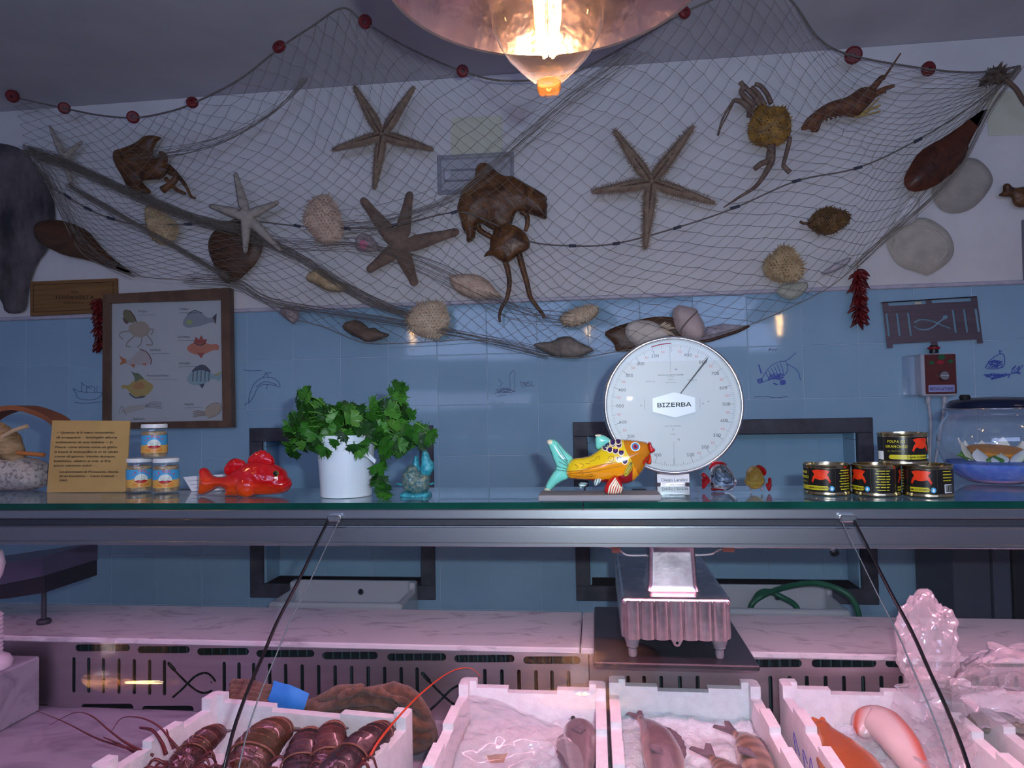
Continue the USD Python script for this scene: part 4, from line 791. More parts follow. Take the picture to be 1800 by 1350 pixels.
hung("thorny_oyster", "large round cream thorny oyster low in the net, just left of the ray's tails", "shell", z48([(1100, 360), (1200, 335), (1280, 345), (1310, 400), (1330, 460), (1320, 540), (1270, 610), (1190, 630), (1100, 602), (1030, 570), (1000, 500), (1010, 440), (1060, 390)]), cream, 2.69, 0.05, noise=0.004, spike=(46, 110, 0.011, 0.002), seed=15)
hung("thorny_oyster", "oblong cream spiny shell right of the ray's tails, above the tiles", "shell", z49([(340, 200), (380, 160), (470, 125), (560, 105), (615, 112), (630, 150), (600, 200), (520, 240), (440, 268), (380, 258), (345, 230)]), cream, 2.69, 0.035, noise=0.006, nscale=110, spike=(40, 60, 0.006, 0.0018), seed=16)
hung("oyster_shell", "dark brown-grey craggy oyster at the lower left edge of the net", "shell", z48([(515, 540), (540, 500), (600, 480), (660, 490), (700, 520), (722, 548), (770, 535), (800, 568), (890, 590), (850, 615), (780, 640), (700, 650), (650, 620), (580, 590)]), mat("dark_oyster", S(92, 74, 64), S(124, 104, 92), rough=0.8, scale=16, bump=0.5, bscale=90), 2.69, 0.03, noise=0.010, seed=17)
hung("oyster_shell", "long grey rough oyster cluster at the lowest point of the net", "shell", z49([(145, 390), (200, 375), (290, 370), (340, 335), (420, 330), (460, 360), (520, 390), (600, 430), (560, 450), (480, 490), (400, 485), (300, 480), (240, 450), (180, 415)]), rock, 2.69, 0.04, noise=0.014, nscale=40, seed=18)
hung("thorny_oyster", "white smooth-fronted thorny oyster with a spiky right end above the scale dial", "shell", z49([(810, 290), (830, 240), (900, 215), (1000, 218), (1060, 250), (1110, 290), (1150, 310), (1110, 350), (1000, 385), (900, 405), (850, 370), (820, 330)]), mat("white_shell", S(206, 194, 184), S(224, 214, 204), rough=0.6, scale=16, bump=0.3, bscale=90), 2.705, 0.035, 0.01, noise=0.003, seed=19,
  extra=lambda t, Y: t.part("spiky_end", spikes([P(*q, Y - 0.018) for q in z49([(1080 + 9 * (k % 8), 250 + 8.5 * (k // 2)) for k in range(16)])], [(0.8 + 0.4 * math.sin(k), -0.5 * math.cos(2 * k), 0.8 - 0.11 * k) for k in range(16)], 0.022, 0.006, 4), cream, smooth=False))
def heart_extra(t, Y): t.part("seam", tube(catmull(pp(z49([(1335, 150), (1260, 225), (1215, 290), (1225, 340)]), Y - 0.042), 4), 0.003, 6), mat("shell_seam", S(120, 100, 96), rough=0.6), smooth=True)
hung("heart_shell", "pale pinkish heart-shaped shell standing over the scale dial's top", "shell", z49([(1150, 150), (1180, 115), (1210, 105), (1300, 128), (1330, 130), (1340, 170), (1380, 230), (1392, 300), (1370, 360), (1300, 368), (1220, 335), (1170, 270)]), mat("pale_pink_shell", S(184, 164, 164), S(204, 186, 182), rough=0.5, scale=10, bump=0.2, bscale=80), 2.69, 0.042, 0.012, noise=0.002, extra=heart_extra)
hung("thorny_oyster", "rough tan double thorny shell above the pale green scallop at right", "shell", zc(1300, 340, 6.75, [(440, 640), (530, 622), (610, 630), (650, 680), (690, 760), (750, 840), (770, 920), (740, 1000), (680, 1050), (560, 1060), (430, 1050), (330, 1000), (280, 920), (280, 830), (320, 750), (420, 710)]), tan, 2.68, 0.045, noise=0.012, nscale=70, spike=(36, 80, 0.010, 0.003), seed=21)
hung("dried_puffer", "brown spiny oval dried puffer with a little stalk, under the lead line at right", "dried puffer", zc(1300, 340, 6.75, [(810, 330), (870, 240), (960, 180), (1050, 160), (1180, 190), (1260, 220), (1330, 300), (1270, 380), (1200, 430), (1110, 480), (1000, 500), (910, 470), (850, 420), (802, 390)]), mat("brown_urchin", S(86, 62, 40), S(122, 92, 54), rough=0.7, scale=20, bump=0.5, bscale=120), 2.69, 0.045, noise=0.004, spike=(40, 60, 0.007, 0.003), seed=22,
  extra=lambda t, Y: t.part("stalk", tube(catmull(pp(zc(1300, 340, 6.75, [(830, 350), (760, 355), (715, 330)]), Y - 0.01), 4), 0.005, 6), ray_m, smooth=True))
fan = mat("pale_green_scallop", S(168, 172, 158), S(186, 188, 172), rough=0.55, scale=10, bump=0.2)
hung("scallop_shell", "pale greenish fan scallop overlapping the tile border", "shell", zc(1300, 340, 6.75, [(430, 1180), (480, 1080), (620, 1060), (800, 1040), (822, 1100), (770, 1180), (680, 1250), (600, 1264), (520, 1240), (470, 1205)]), fan, 2.715, 0.02, 0.008, noise=0.001,
  extra=lambda t, Y: [t.part("rib", tube([P(*zc(1300, 340, 6.75, [(640, 1075)])[0], Y - 0.015), P(*zc(1300, 340, 6.75, [((640 * 0.5 + x * 0.5), (1075 * 0.5 + yy * 0.5))])[0], Y - 0.021), P(*zc(1300, 340, 6.75, [(x, yy)])[0], Y - 0.006)], 0.0018, 5), fan) for x, yy in ((470, 1180), (530, 1225), (600, 1245), (670, 1235), (740, 1180), (790, 1110))])
hung("mussel_shell", "narrow white shell under the net's edge left of the right chilli string", "shell", zc(1300, 340, 6.75, [(945, 957), (1050, 880), (1200, 790), (1330, 747), (1310, 810), (1230, 880), (1100, 940), (1020, 962)]), mat("white_mussel", S(176, 170, 180), S(196, 190, 196), rough=0.5, scale=10), 2.70, 0.014, 0.008, noise=0.001)
murex = mat("grey_murex", S(140, 126, 132), S(176, 160, 162), rough=0.6, scale=30, bump=0.4, bscale=120)
hung("murex_shell", "small grey frilled shell with a bright pink mouth, left of the dark brown starfish", "shell", zc(600, 320, 6.923, [(165, 740), (190, 660), (250, 615), (330, 630), (400, 690), (430, 740), (480, 790), (430, 840), (330, 850), (240, 855), (180, 820)]), murex, 2.69, 0.022, noise=0.005, nscale=110, spike=(16, 10, 0.006, 0.003), seed=25,
  extra=lambda t, Y: t.part("mouth", pillow(chaikin(wallpts(zc(600, 320, 6.923, [(215, 730), (250, 690), (320, 715), (370, 760), (310, 810), (250, 820), (215, 790)]), Y - 0.014), 1), Y - 0.014, 0.012, 0.004), mat("pink_mouth", S(206, 110, 140), S(222, 132, 158), rough=0.35, scale=20), smooth=60))
hung("murex_shell", "small greyish chunky shell at the net's lower left corner over the tiles", "shell", z48([(55, 420), (90, 375), (150, 385), (190, 410), (205, 460), (160, 520), (120, 490), (62, 450)]), murex, 2.70, 0.025, noise=0.006, spike=(12, 8, 0.005, 0.003), seed=26)
# crab
crab_m = mat("dried_crab", S(108, 78, 34), S(170, 128, 60), rough=0.6, scale=26, bump=0.5, bscale=120)
leg_m = mat("dried_crab_leg", S(92, 70, 62), S(132, 108, 92), rough=0.55, scale=40, bump=0.3, bscale=120)
z5 = lambda p: zc(1240, 120, 5.19, p)
cr = hung("spider_crab", "dried yellow-brown spider crab with folded legs, upper right in the net", "crab", z5([(480, 340), (560, 350), (620, 345), (700, 350), (740, 380), (775, 440), (785, 520), (780, 600), (740, 670), (660, 710), (580, 720), (500, 715), (440, 690), (395, 640), (385, 580), (395, 500), (430, 430), (460, 370)]), crab_m, 2.675, 0.05, noise=0.006, nscale=90, spike=(34, 50, 0.008, 0.0028), seed=31)
for l, w0, w1 in (([(450, 345), (400, 300), (330, 225), (345, 170), (320, 125)], 5, 4.5), ([(500, 340), (440, 250), (380, 190), (320, 130)], 5, 4), ([(540, 335), (480, 230), (420, 170)], 5, 3.5), ([(600, 320), (560, 230), (500, 160), (450, 145)], 4.5, 3.5), ([(420, 400), (380, 345), (320, 300), (262, 292)], 5.5, 4), ([(265, 285), (200, 380), (150, 480), (110, 612)], 2.6, 1.0), ([(262, 300), (205, 420), (140, 545), (120, 615)], 1.5, 0.8),
    ([(600, 700), (605, 800), (600, 860), (540, 970), (450, 1085), (310, 1175), (168, 1268)], 7.5, 1.2), ([(590, 760), (570, 840), (510, 870), (448, 918)], 5.5, 4.5), ([(770, 630), (760, 700), (735, 790), (712, 880)], 4, 3.2), ([(705, 880), (740, 920), (775, 950)], 4, 4.5), ([(395, 440), (410, 400), (450, 360)], 4.5, 4.5)):
    p = catmull(pp(z5(l), 2.668), 5); cr.part("leg", tube(p, np.linspace(w0, w1, len(p)) * pxs(2.67), 8, up=(0, -1, 0)), leg_m, smooth=True)
# dried langoustine
z8 = lambda p: zc(1390, 80, 7.943, p)
lg_m = mat("dried_langoustine", S(84, 50, 38), S(132, 88, 58), rough=0.55, scale=24, bump=0.4, bscale=110)
yel = mat("straw_leg", S(164, 136, 76), S(190, 164, 98), rough=0.6, scale=40)
lg = hung("langoustine", "dried reddish brown langoustine with a long upright feeler, far upper right", "crustacean", z8([(150, 1190), (140, 1150), (200, 1040), (300, 950), (400, 870), (520, 800), (640, 755), (740, 740), (850, 680), (950, 600), (1050, 570), (1120, 590), (1180, 600), (1200, 680), (1180, 740), (1100, 830), (1020, 910), (930, 1000), (830, 1000), (740, 980), (650, 985), (550, 1000), (450, 1050), (420, 1100), (400, 1190), (340, 1235), (320, 1180), (270, 1218), (290, 1150), (200, 1185)]), lg_m, 2.665, 0.032, noise=0.003, seed=33)
for k in range(7):
    a, b = ((300 + 72 * k, 955 - 38 * k + 6 * abs(k - 3)), (385 + 62 * k, 1085 - 18 * k)); lg.part("tail_band", tube(catmull(pp(z8([a, ((a[0] + b[0]) / 2 - 14, (a[1] + b[1]) / 2 - 14), b]), 2.643), 4), 0.003, 5), lg_m, smooth=True)
for l, w0, w1 in (([(1130, 620), (1210, 520), (1270, 455), (1310, 440)], 6, 4), ([(1180, 680), (1300, 610), (1440, 560)], 5.5, 3), ([(1150, 720), (1260, 660), (1330, 650)], 3, 2)): p = catmull(pp(z8(l), 2.66), 4); lg.part("antenna_base", tube(p, np.linspace(w0, w1, len(p)) * pxs(2.66), 8, up=(0, -1, 0)), lg_m, smooth=True)
lg.part("antenna", tube(pp(z8([(1310, 440), (1420, 280), (1535, 108)]), 2.66), np.array([2.4, 1.8, 1.2]) * pxs(2.66), 6), lg_m, smooth=True)
for l in ([(880, 1000), (1050, 970), (1250, 920)], [(950, 990), (1100, 900), (1250, 830)], [(980, 960), (1120, 850), (1230, 740)], [(1000, 980), (1130, 890), (1220, 860)]): lg.part("leg", tube(catmull(pp(z8(l), 2.662), 4), 0.0035, 6), yel, smooth=True)
# knot of weed with a stick at the net's right corner
zz = lambda p: zc(1540, 100, 3.377, p)
kn = hung("weed_knot", "dark knot of dried weed with a stick at the net's right corner", "driftwood", zz([(605, 182), (625, 130), (660, 90), (700, 58), (740, 75), (770, 110), (775, 150), (720, 162), (650, 165)]), mat("dark_weed", S(74, 60, 54), S(104, 88, 76), rough=0.9, scale=40, bump=0.7, bscale=140), 2.665, 0.03, noise=0.012, nscale=80, spike=(14, 14, 0.012, 0.004), seed=41)
kn.part("stick", tube(catmull(pp(zz([(760, 130), (830, 190), (875, 262), (930, 330)]), 2.66), 4), 0.0085, 8), mat("brown_stick", S(104, 82, 70), rough=0.8), smooth=True)
# weathered grey driftwood at far left
hung("driftwood_slab", "big weathered grey driftwood slab hanging at the far left edge", "driftwood", [(-70, 262), (-30, 250), (8, 252), (40, 262), (62, 290), (86, 312), (97, 360), (98, 410), (84, 440), (66, 462), (55, 492), (50, 515), (47, 545), (32, 552), (8, 550), (4, 530), (-20, 500), (-60, 480), (-80, 400)], mat("grey_driftwood", S(54, 50, 56), S(116, 106, 108), rough=0.9, scale=9, stretch=(1, 1, 0.4), bump=0.5, bscale=60), 2.735, 0.035, 0.008, noise=0.008, nscale=24, step=0.012, seed=42)
# ------------------------------------------------------------------ things on the wall
def quad(px, Y): return Polygon(wallpts(px, Y))
def drape(mesh, body, off=0.0004):
    """Lays a flat paint shape on the front of a swollen body: each vertex takes the body's front depth."""
    v, f = vf(mesh); bv = vf(body)[0]; bv = bv[bv[:, 1] <= bv[0, 1] + 1e-7]; k = cKDTree(bv[:, [0, 2]]); d, i = k.query(v[:, [0, 2]], k=4); w = 1 / (d + 1e-5); ys = bv[i, 1]
    y = (ys * w).sum(1) / w.sum(1); front = v[:, 1] < (v[:, 1].min() + v[:, 1].max()) / 2
    v = v.copy(); v[:, 1] = y - np.where(front, off * 2, -off); return v, f
def textfit(s, x0, x1, y, Y, hpx, bold=False, slant=0.0, depth=0.0004):
    a, b = P(x0, y, Y), P(x1, y, Y); h = hpx * pxs(Y); v, f = vf(meshkit.text_mesh(s, h, depth, bold)); w = np.ptp(v[:, 0]); L = np.linalg.norm((b - a)[[0, 2]])
    u = (v[:, 0] - v[:, 0].min()) / w; return np.stack([a[0] + (b[0] - a[0]) * u + slant * v[:, 1], Y - v[:, 2], a[2] + (b[2] - a[2]) * u + v[:, 1]], 1), f
YP_ = YW - 0.005
# wooden box-lid plaque
pl = T("wooden_plaque", "wooden box lid with burnt lettering above the tiles at far left", "plaque", P(130, 552, YP_))
q = quad([(57, 496), (208, 490), (209, 549), (57, 556)], YP_)
oak = mat("box_wood", S(138, 100, 56), S(120, 84, 46), rough=0.6, scale=12, stretch=(0.4, 1, 6))
pl.part("board", extr(q, YP_ - 0.012, YP_), oak, smooth=False)
burnt = mat("burnt_line", S(56, 36, 22), rough=0.8)
i_ = q.buffer(-0.014, join_style=2); pl.part("burnt_border", extr(i_.difference(i_.buffer(-0.002, join_style=2)), YP_ - 0.0126, YP_ - 0.012), burnt, smooth=False)
for s, a, b, y, h in (("Tenuta", 124, 138, 514.5, 3.0), ("TERRAVISTA", 96, 165, 526, 7.0), ("FRANCIACORTA", 112, 148, 533.5, 2.6)): pl.part("lettering", textfit(s, a, b, y, YP_ - 0.012, h), burnt, smooth=False)
# chilli strings
chm = mat("dried_chilli", S(74, 12, 16), S(112, 20, 22), rough=0.35, scale=30, rnd=0.25)
stalk = mat("chilli_stalk", S(150, 110, 50), S(120, 84, 40), rough=0.8)
def chilli_string(label, top, bot, rad, Y, n, seed):
    g = np.random.default_rng(seed); a, b = P(*top, Y), P(*bot, Y); t = T("chilli_string", label, "chilli string", (b[0], Y, b[2]), None)
    t.part("string", tube([a + (0, 0, 0.035), a, b + (0, 0, 0.02)], 0.0014, 5), stalk)
    for k in range(n):
        c = a + (b - a) * ((k + 0.5) / n); th = k * 2.4 + g.uniform(-0.4, 0.4); r = rad * pxs(Y) * g.uniform(0.75, 1.15)
        d = np.array([math.cos(th), -abs(math.sin(th)) * 0.7, -0.55 - g.uniform(0, 0.7)]); d /= np.linalg.norm(d)
        e = c + d * r * 1.25 + np.array([0, 0, 0.004]); m_ = c + d * r * 0.65 + np.array([0, 0, 0.006])
        t.part("chilli", tube(catmull([c, m_, e], 3), np.array([0.0045, 0.0078, 0.009, 0.0085, 0.0065, 0.0038, 0.001]) * g.uniform(0.85, 1.1), 6), chm, smooth=True)
    return t
chilli_string("string of dark red dried chillies hanging alone on the right of the wall", (1507, 474), (1511, 566), 17, 2.715, 54, 1)
chilli_string("string of dark red chillies half hidden behind the fish poster's left edge", (174, 524), (176, 612), 16, 2.738, 46, 2)
# framed fish poster
YO = 2.722
po = T("fish_poster", "framed glazed print of watercolour fish and an octopus hanging on the tiles", "picture", P(300, 752, YO))
fo = wallpts([(187, 519), (408, 507), (412, 751), (186, 754)], YO); fi = wallpts([(198, 534), (393, 528), (396, 739), (198, 743)], YO)
walnut = mat("walnut_frame", S(112, 84, 66), S(90, 66, 52), rough=0.45, scale=20, stretch=(1, 1, 0.5))
for k in range(4):
    po.part("frame_bar", extr(Polygon([fo[k], fo[(k + 1) % 4], fi[(k + 1) % 4], fi[k]]), YO - 0.022, YO + 0.012), walnut, smooth=False)
po.part("sheet", extr(Polygon(fi).buffer(0.004), YO - 0.004, YO), mat("poster_paper", S(196, 196, 204), rough=0.7), smooth=False)
po.part("glass", extr(Polygon(fi).buffer(0.002), YO - 0.0125, YO - 0.0115), pane("poster_glass", refl=1.6), smooth=False)
PY = YO - 0.0042
def ink_(n, c): return mat("print_" + n, c, rough=0.7)
def printed(name, shapes, lbl=None):
    for m, g in shapes: po.part(name, extr(g, PY - 0.0003 - 0.0001 * len(shapes), PY), m, smooth=False, label=lbl); lbl = None
def pf(l, sm=1): return Polygon(chaikin(wallpts(l, PY), sm)).buffer(0)
def st(ls, w):
    if np.ndim(ls[0][0]) == 0: ls = [ls]
    return strokes([catmull(wallpts(l, PY), 4) if len(l) > 2 else wallpts(l, PY) for l in ls], w * pxs(YO))
grey, dk = ink_("grey", S(128, 128, 140)), ink_("dark", S(66, 62, 70))
def Lp(nm, lays):
    for i, (m, g) in enumerate(lays): po.part(nm, extr(g, PY - 0.0003 * (i + 1), PY - 0.0003 * i), m, smooth=False)
Lp("printed_octopus", [(ink_("olive", S(120, 112, 74)), pf([(215, 548), (222, 543), (230, 548), (236, 558), (238, 566), (230, 568), (219, 562)])), (ink_("brown", S(108, 70, 60)), st([(228, 546), (236, 556), (240, 566), (248, 568)], 2.5).union(pf([(214, 556), (222, 562), (228, 568), (220, 570)]))),
  (ink_("sand", S(178, 158, 142)), pf([(224, 574), (236, 567), (252, 564), (262, 572), (264, 586), (250, 594), (232, 590)])), (ink_("tentacle", S(160, 146, 140)), st([(228, 582), (214, 584), (210, 590), (216, 596)], 2.4).union(st([(238, 590), (226, 600), (222, 608), (230, 610)], 2.4)).union(st([(250, 592), (248, 604), (242, 610)], 2.4)).union(st([(258, 588), (266, 598), (268, 606), (258, 606)], 2.4)).union(st([(262, 578), (270, 580), (266, 588)], 2.4)))])
Lp("printed_bream", [(ink_("silver", S(150, 152, 166)), pf([(320, 568), (328, 554), (342, 547), (356, 552), (366, 560), (374, 557), (380, 550), (378, 562), (381, 570), (372, 566), (356, 572), (338, 576), (326, 576)])), (ink_("lime", S(168, 178, 104)), pf([(326, 566), (334, 561), (340, 566), (332, 572)])), (dk, st([(330, 553), (342, 546), (356, 551)], 1.6).union(pf([(374, 558), (381, 551), (380, 570), (376, 563)], 0)))])
Lp("printed_scorpionfish", [(ink_("coral", S(206, 120, 92)), pf([(327, 612), (336, 604), (346, 600), (360, 602), (370, 606), (384, 604), (386, 616), (374, 615), (362, 622), (346, 624), (334, 620)])), (ink_("rust", S(168, 70, 52)), pf([(340, 604), (344, 592), (350, 597), (354, 589), (358, 597), (364, 596), (362, 604)], 0).union(pf([(346, 620), (354, 630), (360, 620)], 0))), (dk, st([(344, 604), (352, 607), (360, 604)], 2.0))])
Lp("printed_striped_bream", [(ink_("pale_teal", S(150, 176, 188)), pf([(327, 668), (334, 656), (350, 644), (364, 648), (374, 660), (390, 652), (388, 672), (374, 664), (362, 674), (348, 678), (336, 676)])), (ink_("navy", S(70, 74, 92)), pf([(335, 654), (346, 643), (358, 640), (368, 648), (372, 656), (356, 650), (344, 652)])), (ink_("navy", S(70, 74, 92)), unary_union([st([(340 + 7 * k, 652), (339 + 7 * k, 670)], 1.6) for k in range(5)] + [pf([(350, 676), (356, 683), (360, 674)], 0)])), (ink_("gold", S(180, 164, 92)), pf([(376, 660), (390, 652), (384, 660)], 0))])
Lp("printed_red_bream", [(ink_("pale_rose", S(190, 176, 180)), pf([(220, 636), (232, 630), (246, 614), (258, 618), (266, 630), (264, 640), (248, 642), (232, 640), (222, 642)])), (ink_("orange_fin", S(196, 110, 66)), pf([(209, 625), (222, 632), (222, 638), (210, 642), (214, 634)], 0).union(pf([(228, 641), (238, 640), (236, 647)], 0)).union(pf([(248, 640), (258, 638), (256, 643)], 0))), (ink_("maroon", S(120, 60, 66)), st([(246, 614), (258, 619), (266, 632), (265, 640)], 1.8))])
Lp("printed_john_dory", [(ink_("gold_body", S(190, 160, 84)), pf([(226, 678), (236, 668), (250, 664), (262, 672), (271, 678), (264, 690), (252, 698), (238, 698), (228, 690), (222, 682), (213, 684), (214, 676)])), (ink_("amber", S(196, 132, 72)), pf([(232, 678), (244, 670), (256, 676), (250, 684), (236, 684)])), (ink_("green_fin", S(110, 124, 88)), pf([(232, 655), (244, 656), (254, 666), (246, 667), (238, 672), (236, 662)], 0)), (ink_("navy", S(70, 74, 92)), st([(228, 692), (238, 699), (252, 698)], 2.4).union(st([(231, 653), (242, 660)], 1.0)).union(pf([(244, 696), (250, 700), (258, 696)], 0)))])
Lp("printed_squid", [(ink_("pale_shell", S(186, 178, 176)), pf([(210, 724), (220, 715), (240, 712), (256, 710), (258, 718), (240, 722), (222, 728)])), (grey, st([(209, 726), (214, 714), (222, 730)], 1.0).union(unary_union([st([(256, 712 + k), (270, 706 + 2.6 * k), (284, 708 + 2.5 * k)], 1.0) for k in range(5)])))])
Lp("printed_cuttlefish", [(ink_("sand2", S(186, 166, 148)), pf([(362, 718), (374, 710), (386, 710), (389, 718), (382, 728), (368, 734), (358, 730)])), (ink_("brown2", S(142, 116, 100)), st([(362, 718), (374, 709), (387, 710), (389, 718), (382, 729), (366, 735)], 1.4).union(unary_union([st([(360, 724 + 2 * k), (348, 722 + 3 * k), (340, 724 + 3 * k)], 1.6) for k in range(4)])))])
for s, a, b, y in (("Polpo", 243, 258, 549), ("Orata", 315, 330, 545), ("Scorfano", 312, 334, 594), ("Sarago", 314, 334, 640), ("Dentice", 264, 282, 617), ("Pesce San Pietro", 258, 296, 662), ("Calamaro", 233, 254, 738), ("Seppia", 324, 340, 712)):
    po.part("printed_title", textfit(s, a, b, y, PY, 4.0, slant=0.2), dk, smooth=False)
    po.part("printed_note", extr(st([(a, y + 5), (b + 16, y + 4.4)], 0.8), PY - 0.0003, PY), grey, smooth=False)
# cut-out steel panel on the wall
YV = 2.735
sp = T("cutout_panel", "spare slotted steel panel with a fish cut-out hanging on the tiles at right", "panel", P(1640, 610, YV))
def vz(l): return zc(1500, 450, 6, l)
body = quad(vz([(302, 488), (1302, 425), (1366, 920), (356, 972)]), YV)
cuts = [quad(vz(l), YV) for l in ([(366, 494), (764, 470), (766, 508), (370, 526)], [(822, 466), (1240, 440), (1243, 476), (826, 498)], [(412, 928), (816, 904), (824, 960), (418, 975)], [(884, 900), (1300, 878), (1308, 926), (890, 950)])]
cuts += [LineString(wallpts(vz(l), YV)).buffer(0.0042, 4) for l in ([(350, 615), (376, 838)], [(462, 610), (488, 834)], [(578, 606), (606, 832)], [(1050, 578), (1080, 802)], [(1168, 572), (1200, 796)], [(1290, 566), (1322, 790)])]
def vf2(l, w): return LineString(catmull(wallpts(vz(l), YV), 5)).buffer(w, 3)
cuts += [vf2([(645, 700), (690, 675), (750, 670), (830, 685), (900, 715), (1020, 762)], 0.0028), vf2([(645, 745), (700, 772), (770, 775), (840, 750), (900, 700), (960, 655), (985, 630)], 0.0028), Polygon(ell(*wallpts(vz([(968, 645)]), YV)[0], 0.010, 0.0075, 16, 0.6)), Point(*wallpts(vz([(672, 712)]), YV)[0]).buffer(0.002)]
dsteel = mat("mauve_steel", S(112, 98, 104), S(124, 110, 116), rough=0.35, metal=0.85, scale=3, stretch=(1, 1, 30))
sp.part("sheet", extr(body.difference(unary_union(cuts)), YV - 0.0015, YV), dsteel, smooth=False)
sp.part("folded_lip", extr(Polygon(wallpts(vz([(290, 500), (302, 486), (1302, 424), (1302, 432), (303, 496)]), YV)), YV - 0.0015, YV + 0.010), dsteel, smooth=False)
for x, y in ((330, 510), (1275, 450)): sp.part("hook", tube([P(*vz([(x, y)])[0], YV), P(*vz([(x, y)])[0], YW + 0.002)], 0.003, 6), dsteel)
sp.part("price_tag", extr(quad(vz([(648, 487), (716, 483), (717, 508), (650, 512)]), YV + 0.004), YV + 0.003, YV + 0.004), mat("cream_tag", S(198, 196, 170), rough=0.7), smooth=False)
# control box with pipes
cb = T("control_box", "red-brown electrical control box with a round steel knob on the tiles at right", "control box", P(1650, 690, 2.71))
def cz(l): return zc(1200, 450, 3, l)
def cbx(px, ya, yb, c=0.003): b = quad(px, ya).bounds; return cbox(b[0], b[2], ya, yb, b[1], b[3], c)
cb.part("back_box", cbx(cz([(1262, 516), (1444, 512), (1446, 738), (1264, 740)]), 2.70, YW, 0.006), mat("pale_box", S(178, 182, 194), rough=0.4))
cb.part("front_panel", cbx(cz([(1282, 520), (1440, 516), (1444, 722), (1284, 728)]), 2.696, 2.701), mat("maroon_panel", S(92, 40, 40), rough=0.35))
kc = P(*cz([(1373, 632)])[0], 2.696)
cb.part("knob", place(lathe([(0, 0), (0.0175, 0), (0.0165, 0.012), (0.015, 0.0135), (0, 0.0135)], 28), kc, rx=math.pi / 2), mat("knob_steel", S(170, 168, 165), rough=0.3, metal=1.0))
cb.part("knob_pointer", cbox(kc[0] - 0.012, kc[0] + 0.012, kc[1] - 0.0155, kc[1] - 0.013, kc[2] - 0.0012, kc[2] + 0.0012, 0.0005), white_pl)
cb.part("label_strip", cbx(cz([(1297, 684), (1434, 678), (1435, 712), (1298, 718)]), 2.6945, 2.6962, 0.0004), mat("lilac_label", S(150, 154, 200), rough=0.5))
cb.part("lettering", textfit("REGOLATORE", *[cz([(x, 705)])[0][0] for x in (1305, 1428)], cz([(0, 708)])[0][1], 2.6945, 4.5, bold=True), mat("label_blue", S(60, 60, 130), rough=0.6), smooth=False)
for (x, y, w, h), m in (((1365, 533, 32, 26), mat("green_mark", S(24, 92, 56), rough=0.4)), ((1312, 563, 24, 18), mat("green_mark", S(24, 92, 56))), ((1412, 556, 24, 18), mat("green_mark", S(24, 92, 56))), ((1358, 560, 34, 20), mat("red_mark", S(150, 30, 44), rough=0.4))):
    c = P(*cz([(x, y)])[0], 2.6962); cb.part("indicator", extr(Polygon(ell(c[0], c[2], w * pxs(2.7) / 6, h * pxs(2.7) / 6, 18)), 2.6948, 2.6965), m, smooth=False)
gl_ = P(*cz([(1325, 495)])[0], 2.715); cb.part("cable_gland", lathe([(0, -0.012), (0.015, -0.012), (0.015, 0.012), (0.012, 0.016), (0, 0.016)], 20, gl_), black)
cb.part("red_collar", lathe([(0.012, 0.0), (0.020, 0.004), (0.021, 0.009), (0.012, 0.012)], 20, gl_), mat("red_mark", S(150, 30, 44)))
pipe = mat("grey_conduit", S(176, 178, 188), rough=0.4)
for l in ([(1294, 742), (1300, 800), (1308, 870), (1306, 990), (1303, 1100)], [(1380, 740), (1376, 800), (1366, 880), (1350, 980), (1332, 1090), (1320, 1180)]):
    c = P(*cz([l[0]])[0], 2.73); cb.part("cable_gland", lathe([(0, -0.028), (0.006, -0.028), (0.009, -0.02), (0.009, 0.0), (0, 0.0)], 14, c), pipe)
    cb.part("conduit", tube(catmull(pp(cz(l), 2.735), 5), 0.0055, 8), pipe, smooth=True)
cover = T("clear_box", "clear plastic cover on the tiles left of the control box", "cover", P(1618, 695, 2.73))
b = quad([(1610, 624), (1622, 624), (1622, 695), (1597, 695), (1600, 680)], 2.70).bounds
cover.part("shell", cbox(b[0], b[2] - 0.002, 2.70, YW - 0.003, b[1], b[3], 0.004), pane("clear_cover", tint=(0.93, 0.95, 0.98), refl=2.0, haze=0.06))
# sinks, hose, cable and the dark cabinet low on the wall
cer = mat("sink_ceramic", S(196, 198, 206), rough=0.12, coat=0.4)
ZK = P(590, 1058, 2.52)[2]
def sink(x0, x1, label):
    t = T("ceramic_sink", label, "sink", ((x0 + x1) / 2, 2.7, ZK - 0.18))
    o = rbox(x0, x1, 2.50, YW - 0.014, ZK - 0.19, ZK, 0.015, 20); M_ = m3.Manifold(m3.Mesh(np.asarray(o[0], np.float32), np.asarray(o[1], np.uint32)))
    e = rbox(x0, x1, YW - 0.060, YW - 0.014, ZK - 0.19, ZK + 0.030, 0.010, 16); E_ = m3.Manifold(m3.Mesh(np.asarray(e[0], np.float32), np.asarray(e[1], np.uint32)))
    i = rbox(x0 + 0.022, x1 - 0.022, 2.520, YW - 0.034, ZK - 0.165, ZK + 0.2, 0.02, 20); I_ = m3.Manifold(m3.Mesh(np.asarray(i[0], np.float32), np.asarray(i[1], np.uint32)))
    t.part("basin", M_ + E_ - I_, cer, smooth=40)
    yo = YW - 0.0345; c = P(627, 1040, yo); xx = (x0 + x1) / 2 + 0.03
    t.part("overflow_ring", place(lathe([(0.006, 0), (0.012, 0.0), (0.012, 0.003), (0.007, 0.004), (0.006, 0)], 20), (xx, yo, c[2]), rx=math.pi / 2), chrome)
    t.part("overflow_hole", place(lathe([(0, 0.0), (0.0065, 0.0), (0.0065, 0.0015), (0, 0.0015)], 16), (xx, yo, c[2]), rx=math.pi / 2), black)
    return t
sink(mx(469, 1060, 2.5), mx(706, 1060, 2.5), "white ceramic sink set in the left wall niche")
sink(mx(1262, 1062, 2.5), mx(1498, 1062, 2.5), "white ceramic sink in the right wall niche with a green hose over its edge")
